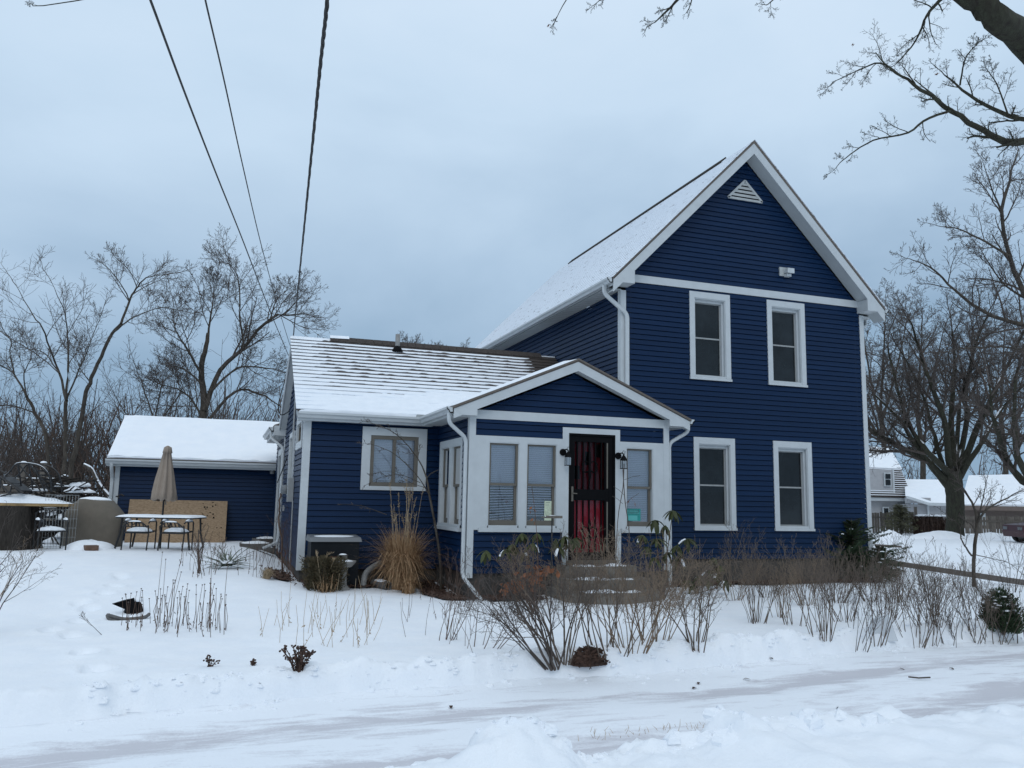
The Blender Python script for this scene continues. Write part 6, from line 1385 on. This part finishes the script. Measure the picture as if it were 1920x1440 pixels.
# leaf heap beside the big shrub
b = gp(1105, 1236); t = thing('leaf_heap', 'dark heap of wet fallen leaves in the snow under the hedge', 'leaf heap', b); M = MB(); M.lump((0, .02, -.05), .19, .14, .125, rg, 18, 6, .2); M.build('core', 'leaf_litter', t, False); M = MB()
for k in range(420):
    a = rg.uniform(0, 6.28); e = rg.uniform(0, 1.5); c = Vector((.195*math.cos(a)*math.cos(e), .02+.145*math.sin(a)*math.cos(e), -.04+.135*math.sin(e))); d = Vector((rg.gauss(0, 1), rg.gauss(0, 1), rg.gauss(0, .7))).normalized(); M.ribbon([c, c+d*.02, c+d*.045], [.004, .014, .003], d.orthogonal().normalized())
tag(M.build('leaf', 'leaf_litter', t, False), kind='stuff')
# bird feeder tray on a pole
b = gp(1033, 1140); dd = (b-EYE).dot(FW); q = at(1034, 972, d=dd); t = thing('bird_feeder', 'flat grey feeder tray on a thin black pole before the porch', 'bird feeder', b); M = MB(); M.tube([(0, 0, -.1), (0, 0, q.z-b.z)], .010, 6); M.build('pole', 'black_frame', t, False); M = MB(); M.box(-.135, .135, -.10, .10, q.z-b.z, q.z-b.z+.022); M.box(-.135, .135, -.10, -.09, q.z-b.z+.022, q.z-b.z+.04); M.build('tray', 'wood_gray', t, False); M = MB(); M.lump((0, 0, q.z-b.z+.02), .12, .085, .025, rg, 12, 3, .1); tag(M.build('snow', 'snow', t, False), kind='stuff')
# yucca
b = gp(425, 1066); t = thing('yucca', 'spiky grey green yucca half buried in snow before the garage', 'plant', b); YL = MB(); ws = [.012, .016, .014, .009, .001]
for f, w_ in zip((0, .25, .5, .75, 1), ws): YL.v += [(-w_, .42*f, .06*f-.10*f*f), (0, .42*f, .06*f-.10*f*f-.006), (w_, .42*f, .06*f-.10*f*f)]
for i in range(4):
    for j in range(2): YL.f.append((i*3+j, i*3+j+1, i*3+j+4, i*3+j+3))
YM = YL.mesh('leaf', 'yucca')
for k in range(64):
    o = link('leaf', YM, t); s = rg.uniform(.75, 1.2); o.rotation_euler = (rg.uniform(-.15, 1.15), 0, rg.uniform(0, 6.28)); o.scale = (s, s, s); o.location = (rg.gauss(0, .04), rg.gauss(0, .04), .05)
M = MB(); M.lump((0, 0, .1), .14, .14, .06, rg, 10, 3, .2); tag(M.build('snow', 'snow', t, False), kind='stuff')
# coneflower stalks and other dried stems
def stalks(label, cat, pts_px, h, seed, m='twig_brown', head=.010, lean=.10, r=.0028, leaf=.4, name='dried_stalk', group=None, share=True):
    rg = random.Random(seed); n = 0
    for u, v, hh in pts_px:
        b = gp(u, v); H = h*hh*rg.uniform(.85, 1.1); tip = Vector((rg.gauss(0, lean)*H, rg.gauss(0, lean)*H, H)); mid = tip*.5+Vector((rg.gauss(0, .02), rg.gauss(0, .02), 0)); t = thing(name, label, cat, b, 0, group)
        M = MB(); M.tube([(0, 0, -.02), mid, tip], [r*1.2, r, r*.8], 4)
        if rg.random() < leaf:
            for i in range(3): c = tip*rg.uniform(.05, .4); d = Vector((rg.gauss(0, .5), rg.gauss(0, .5), -.8)).normalized()*rg.uniform(.02, .05); M.ribbon([c, c+d*.5, c+d], [.002, .008, .001], d.orthogonal().normalized())
        M.build('stem', m, t, False)
        if head: M = MB(); M.lathe([(head*.3, -head*.7), (head, -head*.2), (head*.9, head*.4), (head*.3, head*.8)], tip, 7); M.build('seed_head', 'twig', t, False)
rg = random.Random(41); L1 = []
for k in range(58):
    f = rg.random(); u = 268+165*f if rg.random() < .85 else rg.uniform(225, 270); v = 1182+rg.gauss(0, 6)-(6 if u < 330 else 0); L1.append((u, v, rg.uniform(.55, 1.0)*(1.0 if u > 300 else .75)))
stalks('dry coneflower stalk with a small dark seed head in the left garden patch', 'stalk', L1, .60, 5, 'twig_brown', .0095, .07, group='coneflower stalks in the left garden patch')
stalks('tall dry coneflower stalk standing above the patch', 'stalk', [(293, 1150, 1.25), (303, 1150, 1.2), (395, 1195, 1.5), (420, 1190, 1.4), (318, 1170, 1.3)], .62, 6, 'twig_brown', .010, .05, group='tallest coneflower stalks of the left patch')
L2 = []
for k in range(46): u = rg.uniform(490, 705); L2.append((u, rg.uniform(1155, 1215), rg.uniform(.45, 1.1)))
stalks('thin leaning dry stem in the snow left of the hedge', 'stalk', L2, .55, 7, 'straw_pale', 0, .22, .0022, .35, group='thin leaning dry stems left of the hedge')
L3 = [(rg.uniform(760, 960), rg.uniform(1120, 1225), rg.uniform(.4, 1.)) for k in range(26)]
stalks('thin dry stem in the snow before the porch corner', 'stalk', L3, .5, 8, 'twig_brown', 0, .25, .0022, .2, group='thin dry stems before the porch corner')
L4 = [(rg.uniform(335, 540), rg.uniform(1040, 1085), rg.uniform(.5, 1.2)) for k in range(44)]
stalks('thin dry stem around the yucca', 'stalk', L4, .48, 9, 'twig_brown', .008, .16, .003, .3, group='thin dry stems around the yucca')
L5 = [(rg.uniform(1000, 1345), rg.uniform(1090, 1135), rg.uniform(.5, 1.2)) for k in range(60)]
stalks('thin pale stem rising in front of the porch', 'stalk', L5, .85, 10, 'twig_tan', 0, .18, .003, .2, group='thin pale stems in front of the porch')
L6 = [(rg.uniform(1395, 1640), rg.uniform(1090, 1105), rg.uniform(.5, 1.1)) for k in range(60)]
stalks('thin pale twig standing against the main foundation', 'stalk', L6, .55, 11, 'twig_tan', 0, .22, .0035, .0, group='thin twigs against the main foundation')
shrub('sparse leaning stick in the snow left of the coneflowers', gp(535/2.743, 1190), .34, 1, .0, 160, 'twig', None, (-.9, 0), None, .005, .01, 'stick', 'stick')
# sedum with dark heads
def sedum(label, u, v, n, h, seed):
    rg = random.Random(seed); b = gp(u, v); t = thing('dried_sedum', label, 'plant', b); 
    for k in range(n):
        a = rg.uniform(0, 6.28); tip = Vector((math.cos(a)*h*.75*rg.random(), math.sin(a)*h*.5*rg.random(), h*rg.uniform(.5, 1.05))); M = MB(); M.tube([(tip.x*.2, tip.y*.2, -.03), tip*.55, tip], .004, 4)
        for i in range(5): c = tip+Vector((rg.gauss(0, .012), rg.gauss(0, .012), rg.gauss(0, .008))); M.lathe([(.002, -.008), (.009, -.002), (.008, .006), (.002, .009)], c, 6)
        for i in range(6): c = tip*rg.uniform(.1, .8); d = Vector((rg.gauss(0, 1), rg.gauss(0, 1), -.3)).normalized()*.03; M.ribbon([c, c+d*.5, c+d], [.003, .008, .001], d.orthogonal().normalized())
        M.build('stem', 'leaf_litter', t, False)
sedum('largest dark dried sedum plant with knobby heads in the front snow', 560, 1258, 26, .21, 1); sedum('small dark dried sprig alone in the snow below the stalks', 393, 1250, 4, .10, 2); sedum('tiny dark dried sprig between the other two sprigs', 475, 1248, 3, .05, 3)
# black basin and lump with snow
b = gp(238, 1160); t = thing('pond_basin', 'black shallow plastic basin rim filled with snow in the left garden', 'basin', b, -.1); M = MB(); n = 22; V = []
M.tube(smooth_poly([Vector((-.25, .10, .03)), Vector((-.18, -.08, .05)), Vector((.0, -.17, .02)), Vector((.22, -.12, .03)), Vector((.26, .03, .05))], 18), .022, 6); M.tube(smooth_poly([Vector((-.25, .10, .03)), Vector((-.17, -.10, .0)), Vector((.0, -.19, -.03)), Vector((.22, -.14, -.03))], 18), .032, 6); M.build('rim', 'stone_dark', t, False); M = MB(); M.lump((.02, .0, .0), .22, .15, .05, rg, 18, 4, .1); tag(M.build('snow', 'snow', t, False, True), kind='stuff')
b = gp(240, 1150); t = thing('garden_ornament', 'dark bird shaped garden stone with snow on its back behind the basin', 'ornament', b, .2); M = MB(); M.lump((.07, .05, -.02), .13, .10, .20, rg, 14, 6, .12); M.prism([(-.20, .0, .13), (-.05, -.02, .06), (.08, -.04, .10), (.06, -.02, .20), (-.06, 0, .17)], (0, .06, 0)); M.build('stone', 'black', t, False, False); M = MB(); M.lump((.08, .05, .15), .10, .085, .06, rg, 12, 4, .2); tag(M.build('snow', 'snow', t, False, True), kind='stuff')
# ------------------------------------------------------------------ right front
b = gp(1880, 1184); leafy('rounded_evergreen', 'dark rounded evergreen with flecks of snow at the right edge', 'shrub', b, .24, .24, .52, 4200, 'conifer', 5, .05, .008, .9, None, .05)
b = gp(1655, 1206); dd = (b-EYE).dot(FW); t = thing('white_panel', 'slanted white plastic panel stuck in the snow within the hedge', 'panel', b)
c = [at(1628, 1206, d=dd), at(1682, 1202, d=dd+.1), at(1664, 1152, d=dd+.16), at(1634, 1160, d=dd+.06)]
M = MB(); n_ = (c[1]-c[0]).cross(c[2]-c[0]).normalized()*.012; M.prism(c, n_); M.build('sheet', 'white_board', t)
M = MB(); M.bar(c[3].lerp(c[0], .4), c[2].lerp(c[1], .35), .012, .008); M.bar(c[2], c[1], .014, .012); M.build('rib', 'gen_lid', t)
def bough(rg, M, a, b, w, n):
    """feathery hemlock spray from a to b"""
    ax = (b-a).normalized(); sd = ax.cross(Vector((0, 0, 1))).normalized()
    for i in range(n):
        f = rg.random(); q = a.lerp(b, f)+Vector((0, 0, rg.gauss(0, .012))); l = w*(1-f*.75)*rg.uniform(.3, 1); s = rg.choice((-1, 1)); d = (sd*s+ax*.7+Vector((0, 0, rg.gauss(-.3, .25)))).normalized()*l
        M.ribbon([q, q+d*.5, q+d], [.003, .0075, .002], (ax*.6+Vector((0, 0, .5))).normalized())
def hemlock(label, u, v, tops, h, seed, m='conifer', reach=.6, n=70, lv=16, name='hemlock'):
    rg = random.Random(seed); b = gp(u, v); t = thing(name, label, 'conifer', b); top = Vector((rg.gauss(0, .05), 0, h)); M = MB(); T = MB(); S2 = MB(); T.tube([(0, 0, -.1), top*.5+Vector((.03, 0, 0)), top], [.03, .02, .005], 6); T.build('trunk', 'bark', t, False); br = []
    for k in range(lv):
        f = .12+.86*k/lv; a0 = k*2.4; 
        for j in range(3):
            an = a0+j*2.1+rg.uniform(-.3, .3); q = top*f; e = q+Vector((math.cos(an), math.sin(an), .15+.3*f))*reach*(1.08-f)*rg.uniform(.6, 1.15); br.append(([q, q.lerp(e, .5)+Vector((0, 0, .03)), e], [.007, .005, .002], 4)); bough(rg, M, q, e, .30*(1.15-f), n)
            if rg.random() < .25: S2.lump(q.lerp(e, .8)+Vector((0, 0, .01)), .05, .04, .018, rg, 7, 2, .2)
    tubes('branch', br, 'bark', t, False); M.build('foliage', m, t, False); tag(S2.build('snow', 'snow', t, False), kind='stuff')
hemlock('dark feathery hemlock at the right corner of the blue house', 1600, 1090, None, 1.35, 3, 'conifer', 1.45, 210, 18)
hemlock('low dark hemlock spray beside the rail and right corner post', 1650, 1092, None, .80, 6, 'conifer', .75, 120, 11)
# sapling
b = gp(1826, 1100); dd = (b-EYE).dot(FW)
psp = P_(max=3, num=[4, 6, 4, 3, 2], len=[.6, .55, .5, .5, .4], wig=[.1, .1, .1, .12, .1], rr=.5, rmin=.0025, up=[.03, .06, .06, .05, .05], ang=[36, 40, 42, 42, 40])
make_tree('sapling', 'slim grey sapling standing in the snow right of the hedge', 'tree', [(px([(1826, 1102), (1826, 1050), (1830, 1000), (1832, 980)], dd, 0, 1, True), .040, .032)],
    [(px([(1832, 980), (1826, 950), (1812, 925), (1800, 905), (1795, 880)], dd, .2, 2), .03, .008, 6, .8), (px([(1832, 980), (1850, 955), (1880, 938), (1915, 920)], dd, .3, 3), .028, .008, 6, .8), (px([(1822, 1042), (1812, 1028), (1803, 1012), (1798, 985), (1778, 970)], dd, .2, 4), .020, .006, 4, .7), (px([(1830, 1000), (1822, 985), (1812, 978)], dd, .1, 5), .018, .008, 3, .4), (px([(1828, 1040), (1850, 1045), (1890, 1055), (1915, 1075)], dd, .3, 6), .010, .004, 4, .6), (px([(1833, 978), (1842, 940), (1850, 900)], dd, .3, 7), .018, .006, 6, .8)], psp, 61)
# rail fence
z0, z1 = at(1652, 1052, Y=1.2), at(1990, 1103, Y=-2.6)
t = thing('rail_fence', 'low weathered timber rail running right from the house corner', 'fence', (z0.x, z0.y, -1.6)); M = MB(); M.bar(z0, z1, .09, .11); M.build('rail', 'wood_rail', t)
for q in (z0.lerp(z1, .02), z0.lerp(z1, .99)): M = MB(); M.box(q.x-.05, q.x+.05, q.y+.05, q.y+.15, -2.0, q.z+.1); M.build('post', 'wood_rail', t)
M = MB(); a_, b_ = z0.lerp(z1, .03)+Vector((0, .4, .24)), z0.lerp(z1, .10)+Vector((0, .4, .22)); M.bar(at(1640, 1022, Y=1.6), at(1690, 1025, Y=1.3), .05, .05); M.build('rail', 'wood_rail', t)
# ------------------------------------------------------------------ neighbours on the right
def nb_box(M, x0, x1, z0, z1, d, u0=None, dep=6.): pass
ND = 62
def np3(u, v, d=ND): return at(u, v, d=d)
def fr(u0, u1, v0, v1, d=ND, back=.0, th=.12):
    """box facing the street: picture-plane rectangle surveyed at distance d"""
    a, b = np3(u0, v1, d), np3(u1, v1, d); c = np3((u0+u1)/2, v0, d); ax = (b-a); ax.z = 0; nrm = Vector((-ax.y, ax.x, 0)).normalized(); zl, zh = min(a.z, c.z), max(a.z, c.z); o = nrm*back; M = MB()
    p, q = a+o, b+o; p.z = q.z = zl; e = nrm*th; up = Vector((0, 0, zh-zl)); M.hexa([p, q, q+e, p+e, p+up, q+up, q+e+up, p+e+up]); return M
nb = thing('neighbor_house', 'grey clapboard house with a barn shaped snowy roof and a dormer', 'house', (np3(1690, 1000).x, np3(1690, 1000).y, -1.5))
wlw = fr(1600, 1707, 938, 1012, ND, 0, 4.).build('wall', 'gray_siding', nb)
for u in (1662, 1692): w_ = fr(u-6, u+6, 950, 985, ND, -.06, .1).build('window', 'white', nb); fr(u-4, u+4, 953, 985, ND, -.09, .05).build('pane', 'screen', w_)
M = MB(); a, b = np3(1600, 932), np3(1708, 934); 
def roofpoly(pts, d0, d1, th, m, name, par, sm=False):
    """pitched roof face: picture points with their own distances"""
    P3 = [np3(u, v, d) for u, v, d in pts]; M = MB(); n_ = (P3[1]-P3[0]).cross(P3[2]-P3[0]).normalized(); n_ = n_ if n_.z > 0 else -n_; M.prism(P3, n_*th); return M.build(name, m, par)
roofpoly([(1600, 932, 61.6), (1709, 934, 61.6), (1688, 882, 63.5), (1600, 878, 63.5)], 0, 0, .15, 'shingle', 'roof', nb)
rf = roofpoly([(1600, 880, 63.4), (1690, 884, 63.4), (1668, 846, 67), (1600, 838, 67)], 0, 0, .25, 'snow', 'roof', nb)
n_snow = MB()
for k in range(13):
    f0 = k/13; a = np3(1672, 0, 61.6); 
    A, B = np3(1600, 932-54*f0-3, 61.5+1.9*f0), np3(1708-20*f0, 934-52*f0-3, 61.5+1.9*f0); n_snow.bar(A+Vector((0, -.05, .08)), B+Vector((0, -.05, .08)), .06, .05)
tag(n_snow.build('snow', 'snow', nb), kind='stuff')
dm = fr(1600, 1672, 880, 924, ND, -.25, 1.5).build('dormer', 'gray_siding', nb)
w_ = fr(1655, 1668, 886, 912, ND, -.33, .1).build('window', 'white', nb); fr(1657, 1666, 889, 898, ND, -.37, .06).build('pane', 'screen', w_); fr(1657, 1666, 900, 910, ND, -.37, .06).build('pane', 'screen', w_)
fr(1672, 1675, 880, 926, ND, -.30, .2).build('corner_post', 'white', nb); fr(1600, 1709, 933, 938, ND, -.35, .4).build('gutter', 'white', nb); fr(1704, 1708, 938, 965, ND, -.1, .1).build('downspout', 'white', nb)
g2 = thing('neighbor_garage', 'grey attached garage with a sloping white roof behind the massive tree', 'garage', (np3(1745, 1000).x, np3(1745, 1000).y, -1.5))
fr(1708, 1800, 946, 1012, 60, 0, 4).build('wall', 'gray_siding', g2); fr(1740, 1743, 942, 980, 60, -.06, .1).build('corner_post', 'white', g2); fr(1700, 1745, 933, 944, 60, -.04, .3).build('wall', 'gray_siding', g2)
roofpoly([(1700, 931, 59.6), (1742, 944, 59.6), (1800, 944, 59.6), (1790, 900, 64), (1698, 899, 64)], 0, 0, .2, 'snow', 'roof', g2); fr(1742, 1800, 943, 948, 59.6, -.1, .15).build('fascia', 'white', g2)
M = MB(); M.bar(np3(1700, 932, 59.5), np3(1743, 945.5, 59.5), .18, .1, (0, 1, 0)); M.build('fascia', 'white', g2)
g3 = thing('neighbor_house', 'low brown building under a broad snow covered roof at the right edge', 'house', (np3(1880, 1000, 66).x, np3(1880, 1000, 66).y, -1.5))
fr(1808, 2010, 950, 1010, 66, 0, 5).build('wall', 'brown_wall', g3); roofpoly([(1800, 952, 65.6), (2020, 952, 65.6), (2010, 893, 71), (1815, 897, 71)], 0, 0, .3, 'snow', 'roof', g3); fr(1805, 2015, 950, 956, 65.6, -.2, .2).build('fascia', 'brown_wall', g3)
w_ = fr(1838, 1848, 962, 985, 66, -.08, .1).build('window', 'white', g3)
# board fence of the neighbours: every board a piece
def bfence(label, u0, u1, vt, vb, d, seed, step=5.0):
    rg = random.Random(seed); t = thing('picket_fence', label, 'fence', np3((u0+u1)/2, vb, d)); u = u0
    while u < u1: fr(u, u+step*.8, vt+rg.uniform(-1.5, 1.5), vb+6, d, rg.uniform(0, .06), .04).build('board', 'wood_gray', t); u += step
    fr(u0, u1, vt+8, vt+10, d, .12, .06).build('rail', 'wood_gray', t)
bfence('weathered grey board fence with gaps left of the massive tree', 1632, 1716, 961, 1002, 50, 1)
bfence('long brown board fence right of the massive tree', 1806, 1960, 968, 1002, 52, 2)
fr(1718, 1722, 950, 1004, 49.8, 0, .15).build('post', 'wood_gray', bpy.data.objects['picket_fence'])
b = np3(1690, 1004, 48); b.z = gz(b.x, b.y); rgc = random.Random(3)
hemlock2 = None
def pale_conifer():
    rg = random.Random(12); t = thing('pine_shrub', 'pale olive spreading evergreen in front of the grey board fence', 'conifer', b); M = MB(); T = MB(); h = 1.75; T.tube([(0, 0, -.1), (0, 0, h)], [.06, .02], 6); T.build('trunk', 'bark', t, False)
    for k in range(26):
        f = .08+.88*k/26; an = k*2.4; q = Vector((0, 0, h*f)); e = q+Vector((math.cos(an), math.sin(an), .12))*1.25*(1.1-f)
        ax = (e-q).normalized()
        for i in range(90): f2 = rg.random(); c = q.lerp(e, f2)+Vector((rg.gauss(0, .1), rg.gauss(0, .1), rg.gauss(0, .06))); d = (ax*.5+Vector((rg.gauss(0, .6), rg.gauss(0, .6), rg.gauss(.3, .4)))).normalized()*.16; M.ribbon([c, c+d*.5, c+d], [.012, .022, .004], d.orthogonal().normalized())
    M.build('foliage', 'conifer_pale', t, False)
pale_conifer()
b = np3(1748, 1006, 48); b.z = gz(b.x, b.y)
t = thing('hedge', 'dark red brown leafless hedge with snow on top behind the massive tree', 'hedge', b); rg = random.Random(8); st = []
for k in range(520):
    x = rg.uniform(-1.1, 1.0); y = rg.uniform(-.35, .35); st.append(([Vector((x, y, -.1)), Vector((x+rg.gauss(0, .1), y+rg.gauss(0, .08), .6)), Vector((x+rg.gauss(0, .18), y+rg.gauss(0, .12), rg.uniform(.85, 1.2)))], [.02, .018, .01], 3))
tag(tubes('twig', st, 'leaf_litter', t, False), kind='stuff'); M = MB()
for k in range(7): M.lump((rg.uniform(-1.05, .8), rg.uniform(-.2, .2), 1.08), rg.uniform(.2, .4), .25, .10, rg, 10, 3, .2)
tag(M.build('snow', 'snow', t, False, True), kind='stuff')
# snow heaps along the neighbour drive
for k, (u, v, d, rx, rz_, lab) in enumerate(((1668, 1012, 40, 1.1, .45, 'lumpy ploughed snow heap left of the neighbouring drive'), (1760, 1010, 43, 1.9, .35, 'long low snow drift at the foot of the massive tree'), (1860, 1010, 44, 2.2, .30, 'long low snow drift before the brown board fence'))):
    p = at(u, v, d=d); p.z = gz(p.x, p.y); t = thing('snow_heap', lab, 'snow heap', p); M = MB(); rg = random.Random(k); M.lump((0, 0, -.1), rx, .7, rz_+.1, rg, 26, 7, .16); tag(M.build('snow', 'snow', t, False, True), kind='stuff')
# parked car, mostly out of the picture
p = at(1902, 1022, d=40); p.z = gz(p.x, p.y); rxy = Vector((RT.x, RT.y, 0)).normalized()
car = thing('parked_car', 'dark red car cut off by the right edge of the picture', 'car', p+rxy*2.15, math.atan2(rxy.y, rxy.x))
prof = [(-2.15, .28), (-2.2, .55), (-2.15, .85), (-1.2, .95), (-.55, 1.40), (.9, 1.45), (1.75, 1.05), (2.15, .95), (2.2, .5), (2.1, .28)]
M = MB(); M.prism([(x, -.85, z) for x, z in prof], (0, 1.7, 0)); M.build('body', 'car_red', car, False)
for sy in (-.86, .845):
    M = MB(); M.prism([(-1.0, sy, .98), (-.5, sy, 1.33), (.15, sy, 1.37), (.15, sy, .98)], (0, .015, 0)); M.build('window', 'screen', car, False)
    M = MB(); M.prism([(.22, sy, .98), (.22, sy, 1.37), (.85, sy, 1.38), (1.4, sy, 1.05)], (0, .015, 0)); M.build('window', 'screen', car, False)
M = MB(); M.prism([(-1.17, -.75, .99), (-.60, -.70, 1.37), (-.60, .70, 1.37), (-1.17, .75, .99)], (-.02, 0, .012)); M.build('windscreen', 'screen', car, False)
for x in (-1.4, 1.35):
    for y in (-.80, .80):
        M = MB(); M.tube([(x, y-.11, .32), (x, y+.11, .32)], .32, 18); wh = M.build('wheel', 'tyre', car, False); M = MB(); M.tube([(x, y-.12, .32), (x, y+.12, .32)], .18, 12); M.build('rim', 'gray_metal', wh, False)
for sy in (-.6, .6): M = MB(); M.box(-2.21, -2.15, sy-.16, sy+.16, .62, .76); M.build('headlight', 'gen_lid', car, False)
M = MB(); M.lump((.1, 0, 1.42), .8, .65, .07, random.Random(1), 16, 3, .08); tag(M.build('snow', 'snow', car, False), kind='stuff')
# ------------------------------------------------------------------ small things on the snow
rg = random.Random(55)
for k, (u, v) in enumerate(((1302, 1306), (1400, 1290), (1310, 1298), (1785, 1270), (1690, 1268), (845, 1344), (1445, 1236), (1437, 1140), (1340, 1190))):
    p = gp(u, v); p.z = max(p.z, float(lane_z(np.array(p.x), np.array(p.y))) if p.y < lane_edge(p.x) else p.z)+.006; t = thing('fallen_leaf', 'dark fallen leaf lying flat on the snow of the drive', 'leaf', p, rg.uniform(0, 6), 'dark fallen leaves on the snow'); M = MB(); M.ribbon([(-.035, 0, 0), (-.01, .0, .012), (.02, 0, .008), (.04, 0, .0)], [.004, .016, .013, .002], (0, 1, 0)); M.build('blade', 'leaf_litter', t, False)
t = thing('fallen_twig', 'short dark twig lying on the drive at the right', 'twig', at(1725, 1270, Z=-1.70)); M = MB(); M.tube([at(1703, 1269, Z=-1.69), at(1722, 1271, Z=-1.69), at(1744, 1270, Z=-1.69)], .008, 5); M.build('wood', 'twig', t)
M = MB()
for k in range(55):
    f = rg.random(); u = 1100+260*f+rg.gauss(0, 10); v = 1383-22*f+rg.gauss(0, 6); p = at(u, v, Z=-1.705); h = rg.uniform(.02, .06); d = Vector((rg.gauss(0, .5), rg.gauss(0, .5), 1)).normalized()*h; M.ribbon([p, p+d*.6, p+d], [.0018, .0015, .0004], RT)
tag(M.build('grass_tips', 'straw_pale', None), 'sparse tips of grass showing through the snow beside the drive', 'grass', kind='stuff')
M = MB()
for k in range(1100):
    x = rg.uniform(-8.5, 3.5); e = float(lane_edge(np.array(x))); 
    if rg.random() < .8: y = e-rg.gauss(-.05, .13); z = (gz(x, y) if y > e else float(lane_z(np.array(x), np.array(y))))
    else: y = rg.uniform(-10.2, -9.7); z = float(bank(np.array(x), np.array(y)))
    r = .006+.028*rg.random()**2.5; M.lump((x, y, z-r*.3), r*1.4, r, r*.9, rg, 6, 3, .45)
for k in range(70):
    x = rg.gauss(-5.85, .27) if k < 40 else rg.uniform(-5.1, -1); y = -10.0+rg.gauss(0, .13); z = float(bank(np.array(x), np.array(y))); r = .02+.075*rg.random()**2; M.lump((x, y, z-r*.5), r*1.25, r, r*.95, rg, 8, 4, .42)
tag(M.build('snow_crumbs', 'snow', None, False, False), 'crumbs and clods of snow along the edges of the ploughed drive', 'snow', kind='stuff')
